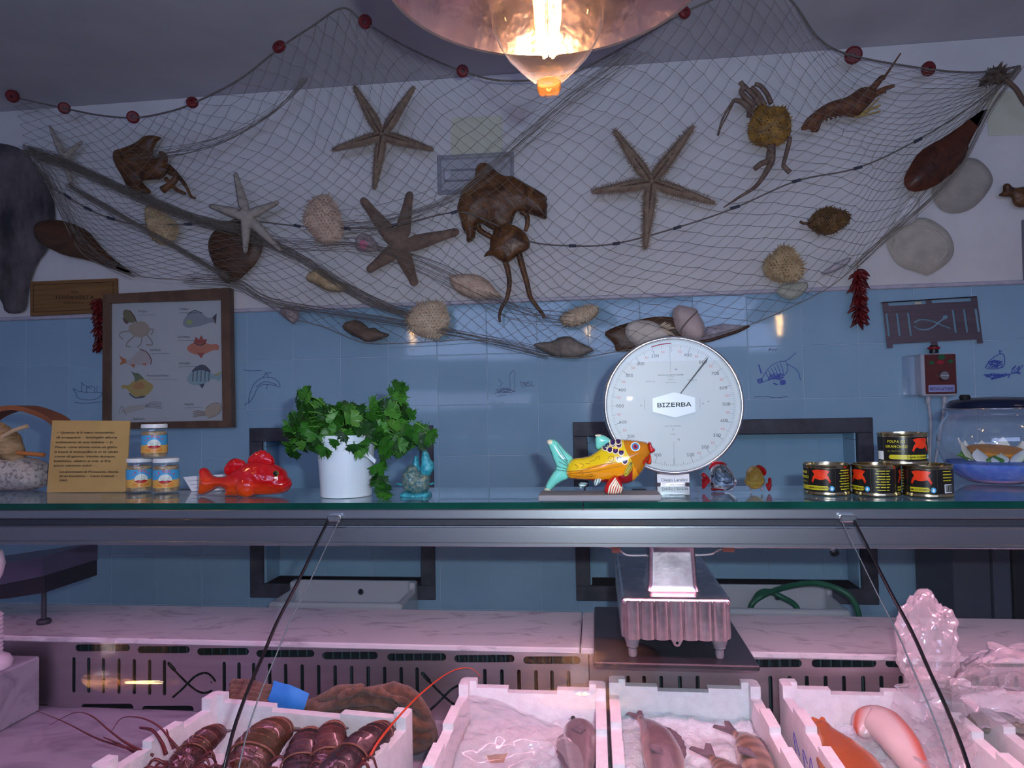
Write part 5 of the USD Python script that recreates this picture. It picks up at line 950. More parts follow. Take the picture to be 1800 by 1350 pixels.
hose = mat("green_hose", S(22, 88, 62), S(28, 104, 74), rough=0.35, scale=20)
hb0 = P(1322, 1062, 2.62); h1 = catmull([np.array([hb0[0], 2.62, ZK - 0.154]), np.array([hb0[0] - 0.004, 2.62, ZK - 0.06]), hb0, P(1345, 1045, 2.62), P(1385, 1031, 2.56), P(1430, 1025, 2.50), P(1470, 1034, 2.46), P(1497, 1052, 2.44), P(1510, 1085, 2.43), P(1516, 1140, 2.42), P(1518, 1220, 2.42)], 6)
solo("garden_hose", "green rubber hose looped over the right sink's edge", "hose", join(tube(h1, 0.010, 10), tube(catmull([P(1322, 1062, 2.66), P(1335, 1043, 2.64), P(1352, 1040, 2.62), P(1375, 1050, 2.60), P(1398, 1064, 2.6), P(1405, 1085, 2.6)], 6), 0.010, 10)), hose, smooth=True)
c = P(1467, 970, YW + 0.125)
tp = T("wall_tap", "round tap boss on the tiles inside the right niche", "tap", c); tp.part("boss", place(lathe([(0, 0), (0.018, 0), (0.018, 0.006), (0.010, 0.010), (0.010, 0.03), (0, 0.03)], 20), c + (0, 0.0055, 0), rx=math.pi / 2), chrome)
solo("black_cable", "thin black cable drooping on the tiles left of the dark cabinet", "cable", tube(catmull(pp([(1628, 945), (1636, 962), (1652, 978), (1672, 985), (1690, 984)], 2.738), 5), 0.0055, 8), black, smooth=True)
cab = T("dark_cabinet", "tall dark grey cabinet against the wall at far right, behind the counter", "cabinet", (1.40, 2.55, 0))
xa, xb, xc = mx(1676, 1010, 2.45), mx(1742, 1010, 2.45), mx(1775, 1010, 2.45)
zt = P(1700, 952, 2.45)[2] + 0.02
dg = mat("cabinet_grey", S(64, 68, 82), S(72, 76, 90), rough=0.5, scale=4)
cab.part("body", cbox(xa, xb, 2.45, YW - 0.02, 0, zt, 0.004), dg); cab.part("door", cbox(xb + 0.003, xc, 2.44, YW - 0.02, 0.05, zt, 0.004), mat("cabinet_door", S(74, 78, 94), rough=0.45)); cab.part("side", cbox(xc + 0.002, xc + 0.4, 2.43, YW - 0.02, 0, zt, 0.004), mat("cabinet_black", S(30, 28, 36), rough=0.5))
# ------------------------------------------------------------------ things standing on the glass shelf
EPS = 0.0006
def stand(px, py, r):
    a = PZ(px, py, ZS); p = P(px, py, a[1] + r); return np.array([p[0], p[1], ZS + EPS])
def onshelf(px, py): p = PZ(px, py, ZS); return np.array([p[0], p[1], ZS + EPS])
# card with the quotation
b0 = onshelf(152, 866); YQ = b0[1]
qc = T("quote_card", "tan card with eleven lines of handwritten Italian standing left of the jars", "card", b0)
kraft = mat("tan_card", S(172, 138, 86), S(186, 152, 98), rough=0.8, scale=8)
o = wallpts([(93, 739), (229, 740), (222, 864), (83, 866)], YQ); o[:, 1] += ZS + EPS - o[:, 1].min()
qc.part("card", extr(Polygon(o), YQ - 0.0015, YQ + 0.0015), kraft, smooth=False)
qc.part("fold", cbox(o[3, 0] + 0.006, o[2, 0] - 0.006, YQ + 0.0015, YQ + 0.035, ZS + EPS, ZS + 0.004, 0.0005), kraft, smooth=False)
pen = mat("brown_pen", S(50, 30, 22), rough=0.8)
for s, a, b, y in (("- Questo è il vero momento", 100, 201, 762), ("di scappare - bisbigliò allora", 99, 205, 770.5), ("voltandosi al suo babbo - Il", 97.5, 198, 779), ("Pesce-cane dorme come un ghiro:", 97, 206, 787.5), ("il mare è tranquillo e ci si vede", 96, 207, 796), ("come di giorno. Venite dunque,", 96, 203, 804), ("babbino, dietro a me, e fra", 95, 194, 812), ("poco saremo salvi -.", 95, 170, 820), ("Le avventure di Pinocchio. Storia", 105, 208, 831), ("di un burattino - Carlo Collodi -", 104, 206, 838.5), ("1883.", 104, 119, 846)):
    qc.part("handwriting", textfit(s, a, b, y, YQ - 0.0015, 3.6, bold=True, slant=0.15, depth=0.0003), pen, smooth=False)
# jars
RJ, HJ = 23.6 * pxs(1.385), 0.0735
jglass = pane("jar_glass", tint=(0.95, 0.97, 0.96), refl=1.4, haze=0.03)
def patch(z0, z1, R, a0, a1, n=24, zf=None):
    a = np.linspace(a0, a1, n); lo = np.full(n, z0) if not callable(z0) else np.array([z0(t) for t in a]); hi = np.full(n, z1) if not callable(z1) else np.array([z1(t) for t in a])
    v = np.vstack([np.stack([R * np.sin(a), -R * np.cos(a), lo], 1), np.stack([R * np.sin(a), -R * np.cos(a), hi], 1)]); i = np.arange(n - 1)
    return v, np.stack([i, i + 1, n + i + 1, n + i], 1)
def wtext(s, h, a, z, R, bold=True, arc=0.0, stretch=1.0, depth=0.0003):
    """Lettering round a cylinder, centred at angle a; arc lifts the middle letters."""
    out = []; ws = [np.ptp(vf(meshkit.text_mesh(c, h, depth, bold))[0][:, 0]) * stretch if c != " " else h * 0.35 for c in s]; gap = h * 0.16; L = sum(ws) + gap * (len(s) - 1); x = -L / 2
    for c, w in zip(s, ws):
        if c != " ":
            v, f = vf(meshkit.text_mesh(c, h, depth, bold)); v[:, 0] = (v[:, 0] - v[:, 0].min()) * stretch - w / 2; u = (x + w / 2) / (L / 2); rot = -u * arc * 2.2 / max(L / 2, 1e-6) * 1.0
            X = v[:, 0] * math.cos(rot) - v[:, 1] * math.sin(rot); Z = v[:, 0] * math.sin(rot) + v[:, 1] * math.cos(rot)
            out.append(wrap((np.stack([X + x + w / 2 + a * R, -v[:, 2], Z + z + arc * (1 - u * u)], 1), f), R))
        x += w + gap
    return join(*out)
def wshape(g, R, depth=0.0003, a=0.0):
    v, f = refine(extr(g, -depth, 0.0), 0.004); v = v.copy(); v[:, 0] += a * R; return wrap((v, f), R)
jA = T("fish_jar", "jar of pickled fish with a blue and orange shell label, front left of the three", "jar", stand(245, 867, 0.024), "three labelled jars", rz=0.74)
jA.part("glass", lathe([(0, 0), (RJ * 0.93, 0.0), (RJ, 0.004), (RJ, HJ * 0.70), (RJ * 0.985, HJ * 0.76), (RJ * 0.93, HJ * 0.80), (RJ * 0.93, HJ * 0.90)], 40), jglass, local=True, smooth=40)
jA.part("contents", lathe([(0, 0.003), (RJ * 0.88, 0.003), (RJ * 0.95, 0.006), (RJ * 0.95, HJ * 0.71), (RJ * 0.88, HJ * 0.78), (0, HJ * 0.79)], 32), mat("pickled_fish", S(120, 84, 56), S(196, 168, 126), rough=0.4, scale=120), local=True, smooth=40)
jA.part("lid", lathe([(0, HJ * 0.885), (RJ * 0.99, HJ * 0.885), (RJ * 1.0, HJ * 0.895), (RJ * 1.0, HJ * 0.975), (RJ * 0.95, HJ), (0, HJ)], 48), white_pl, local=True, smooth=30)
wav = lambda t: HJ * (0.40 + 0.022 * math.cos(3.2 * t + 0.5))
jA.part("label_sky", patch(wav, HJ * 0.675, RJ + 0.0002, -1.55, 1.55), mat("label_sky_blue", S(72, 160, 214), rough=0.35), local=True, smooth=True)
jA.part("label_sand", patch(HJ * 0.155, wav, RJ + 0.0002, -1.55, 1.55), mat("label_sand", S(216, 164, 84), rough=0.35), local=True, smooth=True)
shell_g = Polygon([(-0.0125, HJ * 0.36), (-0.0135, HJ * 0.43), (-0.010, HJ * 0.50), (-0.004, HJ * 0.545), (0.004, HJ * 0.545), (0.010, HJ * 0.50), (0.0135, HJ * 0.43), (0.0125, HJ * 0.36), (0, HJ * 0.31)])
jA.part("shell_print", wshape(shell_g, RJ + 0.0003), mat("shell_print_white", S(222, 226, 226), rough=0.4), local=True, smooth=True)
jA.part("shell_ribs", wshape(unary_union([LineString([(0.0015 * k, HJ * 0.37), (0.0042 * k, HJ * 0.53 - 0.0013 * abs(k))]).buffer(0.00025, 1) for k in range(-3, 4)]), RJ + 0.0007), mat("rib_print", S(120, 168, 130), rough=0.5), local=True, smooth=True)
lip = Polygon([(-0.014, HJ * 0.345), (-0.006, HJ * 0.375), (0, HJ * 0.36), (0.006, HJ * 0.375), (0.014, HJ * 0.345), (0.007, HJ * 0.295), (0, HJ * 0.28), (-0.007, HJ * 0.295)])
jA.part("lips_print", wshape(lip, RJ + 0.0009), mat("print_red", S(176, 26, 38), rough=0.4), local=True, smooth=True)
jA.part("lettering", wtext("LA PERLA", 0.0052, 0.0, HJ * 0.50, RJ + 0.0004, arc=0.0075), mat("print_rose", S(206, 84, 100), rough=0.4), local=True, smooth=False)
jA.part("lettering", wtext("DEL MARE", 0.0050, 0.0, HJ * 0.215, RJ + 0.0004, arc=-0.002), mat("print_orange", S(218, 112, 42), rough=0.4), local=True, smooth=False)
UsdGeom.Xformable(jA.prim).AddRotateZOp().Set(20.0) if False else None
jb = stand(292, 868, 0.024); dup(jA, jb, 0.50, "jar of pickled fish with a blue and orange shell label, front right of the three")
jt = (jA.loc + jb) / 2 + np.array([0.004, 0.0, HJ + EPS]); dup(jA, jt, 0.56, "jar of pickled fish with a blue and orange label, stacked on the other two")
# red ceramic fish
bf = onshelf(430, 873); YR = bf[1] + 0.012
zr9 = lambda l: zc(330, 770, 9, l)
rf = T("ceramic_fish", "glossy red and orange ceramic scorpionfish with a black eye on the shelf", "ceramic fish", bf)
def cmix(t, a, b): t = np.clip(t, 0, 1)[:, None]; return np.array(a) * (1 - t) + np.array(b) * t
RED, ORG = S(196, 12, 18), S(232, 82, 16)
glz = colmat("red_glaze", rough=0.10, coat=1.0, bump=0.5, bscale=110)
def colbody(t, name, l, Y, fr, bk, colfn, m, step=0.0022, noise=0.001, power=0.5, seed=1, nscale=90, sm=1):
    o = chaikin(wallpts(l, Y), sm); v, f = pillow(o, Y, fr, bk, step=step, noise=noise, seed=seed, power=power, nscale=nscale); t.part(name, (v, f), m, col=colfn(v)); return v, f
def redcol(v): z = (v[:, 2] - ZS) / 0.085; x = (v[:, 0] - bf[0]) / 0.09; return cmix(1.05 - z * 2.2 - 0.35 * (x + 0.2) + 0.3 * (meshkit.fbm(v * 60, 3, 5) - 0.5), RED, ORG)
rb = colbody(rf, "body", zr9([(200, 490), (240, 462), (290, 468), (330, 510), (370, 570), (420, 605), (500, 612), (570, 604), (640, 580), (760, 500), (900, 400), (1050, 360), (1200, 360), (1340, 400), (1400, 415), (1460, 450), (1540, 500), (1572, 560), (1588, 620), (1632, 650), (1645, 720), (1632, 780), (1570, 850), (1480, 882), (1300, 902), (1100, 908), (1000, 925), (880, 935), (780, 922), (620, 922), (588, 892), (622, 830), (560, 790), (480, 780), (400, 830), (300, 880), (220, 905), (183, 890), (190, 800), (196, 700), (196, 580)]), YR, 0.026, 0.020, redcol, glz, seed=3, noise=0.002)
for nm, l, f_, Yo in (("dorsal_fin", [(960, 420), (940, 330), (1000, 270), (1080, 205), (1110, 215), (1150, 172), (1185, 200), (1225, 185), (1250, 225), (1300, 235), (1320, 275), (1360, 310), (1390, 420), (1200, 470)], 0.008, 0.0), ("rear_fin", [(600, 600), (560, 500), (600, 420), (660, 350), (740, 312), (820, 330), (900, 365), (930, 420), (860, 520), (740, 580)], 0.008, 0.0)):
    colbody(rf, nm, zr9(l), YR + Yo, f_, 0.008, redcol, glz, noise=0.0015, seed=5)
pf_ = colbody(rf, "pectoral_fin", zr9([(770, 690), (830, 625), (930, 600), (1040, 650), (1085, 740), (1070, 850), (1015, 928), (920, 948), (830, 925), (770, 860), (750, 780)]), YR - 0.018, 0.014, 0.012, redcol, glz, noise=0.001, seed=7)
rf.part("fin_grooves", join(*[drape(extr(st2, -0.0002, 0.0), pf_, 0.0003) for st2 in [LineString(wallpts(zr9([(800 + 12 * k, 700 - 8 * k), (830 + 40 * k, 900 - 8 * k)]), YR)).buffer(0.0004, 1) for k in range(1, 5)]]), mat("dark_red_glaze", S(120, 10, 16), rough=0.15), smooth=False)
ec = P(*zr9([(1395, 560)])[0], YR - 0.0235); rf.part("eye_ring", sph(ec, 0.0062, 2, (1, 0.5, 1)), mat("eye_olive", S(120, 100, 40), rough=0.15, coat=1.0), smooth=True); rf.part("eye", sph(ec - (0, 0.0022, 0), 0.0045, 2, (1, 0.5, 1)), black, smooth=True)
rf.part("lips", tube(catmull([P(*q, YR - 0.014) for q in zr9([(1480, 790), (1540, 770), (1600, 740), (1640, 700)])], 4), 0.0028, 8), mat("lip_red", S(190, 20, 30), rough=0.1, coat=1.0), smooth=True)
# white note behind it
bn = onshelf(370, 868); bn[1] = max(bn[1] + 0.045, 1.38)
note = T("note_card", "small white handwritten card propped behind the red ceramic fish's tail", "card", bn)
nq = wallpts([(322, 843), (398, 838), (403, 866), (337, 868)], bn[1]); nq[:, 1] += ZS + EPS - nq[:, 1].min(); note.part("card", extr(Polygon(nq), bn[1] - 0.0006, bn[1] + 0.0006), mat("white_card", S(206, 206, 214), rough=0.7), smooth=False)
c0_, c1_ = nq[0], nq[1]; note.part("handwriting", extr(unary_union([LineString([nq[0] + (nq[1] - nq[0]) * a + (nq[3] - nq[0]) * s, nq[0] + (nq[1] - nq[0]) * b + (nq[3] - nq[0]) * s]).buffer(0.0004, 1) for a, b, s in ((0.06, 0.6, 0.3), (0.05, 0.5, 0.55), (0.1, 0.9, 0.8))]), bn[1] - 0.0009, bn[1] - 0.0006), mat("blue_pen", S(90, 96, 120), rough=0.7), smooth=False)
# bucket with parsley
bb = stand(609, 877, 0.050); k = pxs(bb[1])
kb = 45.5 * k; kt = 51.5 * k; hb = 110 * k
bu = T("white_bucket", "white plastic bucket holding the bunch of parsley", "bucket", bb)
wpl = mat("bucket_plastic", S(216, 222, 232), rough=0.3, sub=0.15)
bu.part("pail", lathe([(0, 0.0), (kb * 0.985, 0.0), (kb, 0.001), (kb * 1.008, 0.007), (kb * 1.0, 0.0085), (kt, hb * 0.9), (kt * 1.03, hb * 0.905), (kt * 1.03, hb * 0.985), (kt * 1.015, hb), (kt * 0.97, hb), (kt * 0.965, hb * 0.9), (kb * 0.95, 0.004), (0, 0.004)], 64), wpl, local=True, smooth=30)
hp = [P(*q, bb[1] - 0.034) for q in zc(420, 690, 4.5, [(985, 455), (1030, 470), (1092, 535), (1080, 560), (1020, 510), (985, 495)])]
bu.part("handle_tab", extr(Polygon([(p[0], p[2]) for p in hp]), bb[1] - 0.040, bb[1] - 0.034), wpl)
par = T("parsley_bunch", "bushy bunch of bright green parsley spilling over the white bucket", "parsley", bb + (0, 0, 0.02))
leafA = [mat("parsley_leaf", S(28, 74, 18), S(44, 98, 26), rough=0.5, spec=0.25, scale=30, rnd=0.3), mat("parsley_leaf_dark", S(16, 50, 16), S(28, 70, 22), rough=0.5, spec=0.25, scale=30, rnd=0.3), mat("parsley_leaf_light", S(46, 100, 26), S(62, 116, 36), rough=0.45, scale=30, rnd=0.2)]
stem_m = mat("parsley_stem", S(70, 130, 40), S(96, 150, 60), rough=0.5, scale=20)
gp = np.random.default_rng(77)
def leaf_mesh(size, g):
    """Three toothed leaflets in a fan, gently cupped; base at the origin, growing along +z, facing -y."""
    out = []
    for a, s in ((0.0, 1.0), (0.85, 0.86), (-0.85, 0.86)):
        pts = [(0.0, 0.02)]; n = 13
        for q in range(n + 1):
            th = -1.25 + 2.5 * q / n; R_ = s * (0.62 + 0.36 * math.cos(th * 0.95)) * (1.16 if q % 2 else 0.66) * (1.0 + g.normal(0, 0.05))
            pts.append((R_ * math.sin(th) * 0.50, 0.22 + R_ * math.cos(th) * 0.78))
        p = np.array(pts); c = np.array([0, 0.34]); m_ = len(p)
        v2 = np.vstack([p, c * (1, 1), p[1:] * 0.55 + c * 0.45]); R2 = np.array([[math.cos(a), math.sin(a)], [-math.sin(a), math.cos(a)]])
        tri = Delaunay(v2).simplices; pg = Polygon(p); cen = v2[tri].mean(1); tri = tri[contains_xy(pg.buffer(1e-6), cen[:, 0], cen[:, 1])]
        w = v2 @ R2.T; y = -0.22 * np.abs(v2[:, 0]) ** 1.0 + 0.22 * (v2[:, 1] - 0.4) ** 2 + g.normal(0, 0.012, len(v2))
        out.append((np.stack([w[:, 0], y, w[:, 1]], 1) * size, tri))
    return join(*out)
mass = Polygon([(497, 762), (500, 740), (522, 712), (520, 690), (528, 684), (548, 700), (575, 716), (610, 706), (640, 714), (676, 706), (700, 712), (724, 722), (712, 740), (744, 752), (764, 762), (768, 776), (742, 778), (716, 786), (700, 800), (672, 792), (655, 780), (600, 776), (572, 798), (548, 792), (528, 790), (505, 792), (515, 775)])
spots = []
while len(spots) < 200:
    x, y = gp.uniform(495, 770), gp.uniform(680, 800)
    if contains_xy(mass, x, y) and all((x - a) ** 2 + (y - b) ** 2 > 22 for a, b, _ in spots): spots.append((x, y, gp.uniform(-0.055, 0.04)))
spots += [(x, y, -0.05) for x, y in ((575, 800), (588, 782), (640, 788), (634, 800), (626, 792), (672, 812), (680, 800), (668, 828), (660, 842), (664, 856), (672, 866), (678, 874), (668, 848), (676, 858), (690, 790), (704, 784), (512, 796), (506, 782), (520, 802), (758, 772), (748, 776), (700, 676), (712, 684), (694, 690), (708, 700), (530, 690), (540, 698), (726, 726), (690, 724))]
top_ = bb + np.array([0, 0, hb * 0.8])
for k_, (x, y, dy) in enumerate(spots):
    p = P(x, y, bb[1] + dy - 0.01); d = p - (bb + (0, 0, hb + 0.03)); d[1] *= 0.4; th = math.atan2(d[0], d[2]) + gp.normal(0, 0.5)
    if y > 800 and 650 < x < 700: th = math.pi + gp.normal(0, 0.4)
    sz = gp.uniform(0.024, 0.036); v, f = leaf_mesh(sz, gp); v, f = place((v - (0, 0, sz * 0.45), f), (0, 0, 0), rx=gp.normal(-0.25, 0.45), rz=gp.normal(0, 0.5)); v, f = place((v, f), p, ry=th)
    par.part("leaf", (v, f), leafA[int(gp.choice(3, p=[0.5, 0.33, 0.17]))], smooth=True)
    if k_ % 3 == 0 and y < 800:
        mid = (p + top_) / 2 + np.array([0, 0.0, 0.03]); par.part("stem", tube(catmull([bb + np.array([gp.normal(0, 0.014), gp.normal(0, 0.014), 0.03]), top_ + np.array([gp.normal(0, 0.016), gp.normal(0, 0.014), 0.012]), mid, p], 4), 0.0011, 5), stem_m, smooth=True)
for l in ([(650, 775), (672, 790), (668, 820), (662, 846), (675, 872)], [(700, 745), (722, 740), (745, 752)], [(686, 735), (700, 700), (703, 684)], [(552, 716), (538, 700), (530, 692)]):
    par.part("stem", tube(catmull(pp(l, bb[1] - 0.05), 4), 0.0012, 5), stem_m, smooth=True)
# turquoise ceramic fish
bt = onshelf(733, 874); YTq = bt[1] + 0.022
zq = lambda l: zc(420, 690, 4.5, l)
tq = T("ceramic_fish", "small turquoise speckled ceramic fish figurine on a base, right of the bucket", "ceramic fish", bt)
tqm = mat("turquoise_glaze", S(28, 120, 140), S(70, 168, 184), rough=0.15, scale=110, coat=0.6, bump=0.4, bscale=260)
tqs = mat("speckled_glaze", S(40, 96, 110), S(126, 132, 112), rough=0.2, scale=160, coat=0.6, bump=0.5, bscale=300)
def tqp(nm, l, f_, b_, m, sd, n=0.002): o = chaikin(wallpts(zq(l), YTq), 1); tq.part(nm, pillow(o, YTq, f_, b_, step=0.002, noise=n, nscale=160, seed=sd), m, smooth=60)
tqp("base", [(1275, 805), (1300, 772), (1400, 785), (1500, 772), (1528, 800), (1518, 836), (1400, 840), (1295, 836)], 0.024, 0.022, tqm, 1)
tqp("body", [(1310, 780), (1286, 700), (1296, 622), (1345, 572), (1390, 556), (1425, 590), (1450, 640), (1500, 640), (1516, 690), (1500, 790), (1400, 800)], 0.022, 0.018, tqs, 2, 0.004)
tqp("dorsal_fin", [(1355, 610), (1378, 540), (1390, 490), (1418, 500), (1428, 580), (1455, 630)], 0.008, 0.006, tqm, 3)
tqp("tail_fin", [(1430, 660), (1442, 520), (1448, 462), (1470, 440), (1502, 480), (1518, 535), (1546, 555), (1540, 615), (1505, 670)], 0.010, 0.006, tqm, 4)
tqp("side_fin", [(1310, 742), (1260, 738), (1235, 728), (1245, 712), (1290, 716), (1320, 726)], 0.006, 0.004, tqm, 5)
tqp("side_fin", [(1490, 735), (1520, 736), (1552, 722), (1545, 708), (1510, 714)], 0.006, 0.004, tqm, 6)
# carp on its grey plank
zk = lambda l: zc(930, 740, 6, l)
ya0 = 1.262; zpl = P(1055, 870.5, ya0)[2]
x0_, x1_ = mx(946, 878, ya0), mx(1163, 876, ya0)
plank = solo("grey_plank", "narrow weathered grey wooden plank under the painted carp", "plank", extr_box := cbox(x0_, x1_, ya0, ya0 + 0.075, ZS + EPS, max(zpl, ZS + 0.008), 0.0015), mat("grey_wood", S(126, 124, 132), S(150, 146, 150), rough=0.75, scale=9, stretch=(0.5, 8, 8), bump=0.2), smooth=False)
zpl = max(zpl, ZS + 0.008); YK = ya0 + 0.036
base_px = (1065, 866); shift = zpl + EPS - P(1065, 865.5, YK)[2]
def kp(l): w = wallpts(zk(l), YK); w[:, 1] += shift; return w
ck = T("painted_carp", "brightly painted wooden carp in yellow, orange and mint, facing the scale", "wooden fish", (P(1050, 860, YK)[0], YK, zpl + EPS))
OCH, YEL, ORA, CRM = S(196, 120, 14), S(232, 196, 24), S(236, 150, 14), S(150, 14, 24)
gill = LineString(kp([(985, 190), (1000, 270), (1030, 340), (1070, 410), (1100, 480), (1150, 560), (1190, 560)]))
gl_pts = kp([(985, 190), (1000, 270), (1030, 340), (1070, 410), (1110, 490), (1160, 560)]); bl_pts = kp([(390, 600), (640, 605), (780, 610), (900, 590), (980, 555), (1030, 530), (1060, 470), (1085, 440)]); st_pts = kp([(390, 520), (500, 520), (640, 470), (780, 440), (900, 430), (1000, 430)])
def carpcol(v):
    x, z = v[:, 0], v[:, 2]; c = np.tile(YEL, (len(v), 1)).astype(float)
    c[z < np.interp(x, st_pts[:, 0], st_pts[:, 1])] = ORA
    c[z < np.interp(x, bl_pts[:, 0], bl_pts[:, 1], right=-9)] = CRM
    zs = np.argsort(gl_pts[:, 1]); head = x > np.interp(z, gl_pts[zs, 1], gl_pts[zs, 0]); c[head] = OCH
    rd = head & (z < np.interp(x, kp([(1080, 0), (1150, 0), (1240, 0)])[:, 0], kp([(0, 470), (0, 560), (0, 520)])[:, 1])); c[rd] = CRM
    return c
glc = colmat("painted_gloss", rough=0.12, coat=0.8)
o = chaikin(kp([(392, 500), (420, 430), (470, 392), (560, 385), (640, 370), (700, 330), (780, 270), (860, 215), (940, 200), (1000, 195), (1100, 198), (1200, 213), (1255, 225), (1268, 290), (1285, 340), (1240, 440), (1190, 540), (1110, 630), (1040, 660), (960, 665), (860, 650), (760, 650), (640, 628), (520, 618), (420, 612), (388, 560)]), 1)
kb_ = pillow(o, YK, 0.024, 0.020, step=0.0016, noise=0.0); ck.part("body", kb_, glc, col=carpcol(kb_[0]))
mint = mat("mint_paint", S(112, 206, 190), S(124, 214, 198), rough=0.15, scale=20, coat=0.6); redp = mat("red_paint", S(190, 26, 30), rough=0.15, coat=0.6); orap = mat("orange_red_paint", S(216, 62, 22), rough=0.15, coat=0.6); crm = mat("cream_paint", S(232, 224, 196), rough=0.3); navy = mat("navy_paint", S(44, 40, 110), rough=0.2, coat=0.5); purp = mat("plum_paint", S(76, 26, 60), rough=0.25); yelp = mat("yellow_paint", S(226, 204, 60), rough=0.2, coat=0.5); blkp = mat("black_paint", S(40, 34, 30), rough=0.4); wht = mat("white_paint", S(226, 228, 226), rough=0.3); brn = mat("ochre_line", S(150, 92, 24), rough=0.4); blu = mat("eye_blue", S(60, 140, 190), rough=0.2); grn = mat("teal_stripe", S(60, 120, 120), rough=0.3)
def kfin(nm, l, f_, b_, m, Yo=0.0, sm=1): mm = pillow(chaikin(kp(l), sm), YK + Yo, f_, b_, step=0.002, noise=0.0); ck.part(nm, mm, m, smooth=60); return mm
def kpaint(nm, g, body, m, off=0.0005): ck.part(nm, drape(refine(extr(g, -0.0002, 0.0), 0.003), body, off), m, smooth=False)
def kl(l, w, n=4): p = kp(l); return LineString(catmull(p, n) if len(p) > 2 else p).buffer(w, 2)
tl_ = kfin("tail", [(183, 212), (230, 188), (290, 200), (340, 260), (400, 330), (475, 392), (430, 440), (400, 520), (425, 610), (340, 640), (280, 680), (230, 738), (160, 733), (180, 660), (230, 570), (292, 490), (260, 420), (230, 330), (200, 260)], 0.009, 0.008, mint)
kpaint("tail_rays", unary_union([kl([(410 + 3 * i, 430 + 20 * i), (330 - 8 * i, 330 + 36 * i), (250 + 4 * i, 250 + 52 * i)][:2] if i > 3 else [(410, 420 + 18 * i), (300 + 5 * i, 250 + 58 * i)], 0.0004) for i in range(6)]), tl_, blkp)
kpaint("tail_tips", unary_union([Polygon(chaikin(kp([(184, 212), (230, 190), (255, 215), (235, 245), (200, 245)]), 1)), Polygon(chaikin(kp([(170, 700), (220, 712), (238, 735), (160, 733)]), 1))]).buffer(0), tl_, crm)
df = kfin("dorsal_fin", [(692, 145), (760, 138), (830, 172), (885, 215), (800, 270), (700, 322)], 0.007, 0.007, mint, 0.002)
kpaint("fin_tip", Polygon(chaikin(kp([(696, 145), (755, 140), (760, 160), (700, 165)]), 1)), df, crm)
pv = kfin("pelvic_fin", [(795, 757), (785, 690), (830, 610), (900, 552), (958, 590), (985, 660), (990, 745), (900, 762)], 0.012, 0.004, redp, -0.020)
kpaint("fin_stripes", unary_union([kl([(835 + 24 * i, 742), (850 + 24 * i, 670 + 4 * i), (905 + 11 * i, 590 + 18 * i)], 0.0013) for i in range(6)]), pv, crm)
kfin("pelvic_fin", [(860, 757), (900, 690), (990, 690), (1000, 745), (980, 757)], 0.004, 0.008, redp, 0.020)
pc = kfin("pectoral_fin", [(985, 560), (1000, 500), (1040, 420), (1080, 400), (1092, 450), (1070, 530), (1020, 580)], 0.005, 0.004, yelp, -0.024)
kpaint("fin_lines", unary_union([kl([(1005 + 12 * i, 550), (1030 + 12 * i, 480), (1062 + 6 * i, 425)], 0.0004) for i in range(4)]), pc, blkp)
for l, lin in (([(680, 660), (690, 600), (740, 592), (772, 605), (740, 655), (700, 678)], [[(700, 655), (715, 605)], [(725, 650), (740, 605)]]), ([(518, 645), (630, 650), (600, 690), (560, 700), (545, 735), (530, 700)], [[(525, 660), (610, 665)], [(530, 690), (580, 692)]])):
    sf = kfin("small_fin", l, 0.004, 0.004, wht, -0.018 if l[0][0] > 600 else 0.0); kpaint("small_fin_stripes", unary_union([kl(q, 0.0009) for q in lin]), sf, grn)
kpaint("gill_line", kl([(985, 196), (1000, 270), (1030, 340), (1070, 410), (1090, 450)], 0.0009), kb_, yelp, 0.0007)
sc_pos = [(820, 248), (885, 238), (945, 248), (850, 296), (908, 308), (968, 325), (945, 392), (1005, 415), (880, 222), (940, 212), (800, 275)]
kpaint("scales", unary_union([Polygon(chaikin(kp([(x - 31, y - 22), (x + 31, y - 24), (x + 27, y + 14), (x, y + 31), (x - 27, y + 16)]), 1)) for x, y in sc_pos]).buffer(0), kb_, purp, 0.0006)
kpaint("scale_centres", unary_union([Polygon(chaikin(kp([(x - 15, y - 17), (x + 15, y - 18), (x + 13, y + 4), (x, y + 12), (x - 14, y + 5)]), 1)) for x, y in sc_pos]).buffer(0), kb_, navy, 0.0009)
kpaint("scale_edges", unary_union([kl([(x - 31, y - 18), (x - 26, y + 15), (x, y + 31), (x + 26, y + 13), (x + 31, y - 20)], 0.0008) for x, y in sc_pos]), kb_, crm, 0.0011)
kpaint("body_lines", unary_union([kl(l, 0.00035) for l in ([(400, 525), (600, 500), (760, 450), (950, 420)], [(420, 545), (640, 530), (820, 490), (980, 460)], [(480, 450), (520, 470), (500, 490)], [(540, 440), (580, 455), (560, 480)], [(600, 440), (640, 440)], [(640, 420), (700, 400)], [(520, 540), (570, 520), (560, 560)], [(610, 570), (670, 550), (650, 590)], [(700, 390), (740, 360), (740, 400)], [(830, 390), (850, 362), (890, 370), (880, 410), (840, 412)], [(400, 560), (560, 580), (700, 570)])]), kb_, brn, 0.0006)
e_ = kp([(1115, 265)])[0]
for nm, r, m, off in (("eye_white", 46, wht, 0.0006), ("eye_blue", 36, blu, 0.0009), ("eye_pupil", 24, mat("eye_red", S(190, 50, 50), rough=0.2), 0.0012), ("eye_swirl", 11, navy, 0.0015)): kpaint(nm, Polygon(ell(e_[0], e_[1], r / 6 * pxs(YK) * 1.06, r / 6 * pxs(YK), 24)), kb_, m, off)
kfin("upper_lip", [(1250, 218), (1290, 220), (1298, 270), (1332, 292), (1332, 318), (1290, 345), (1262, 330), (1256, 280)], 0.008, 0.008, redp, -0.002)
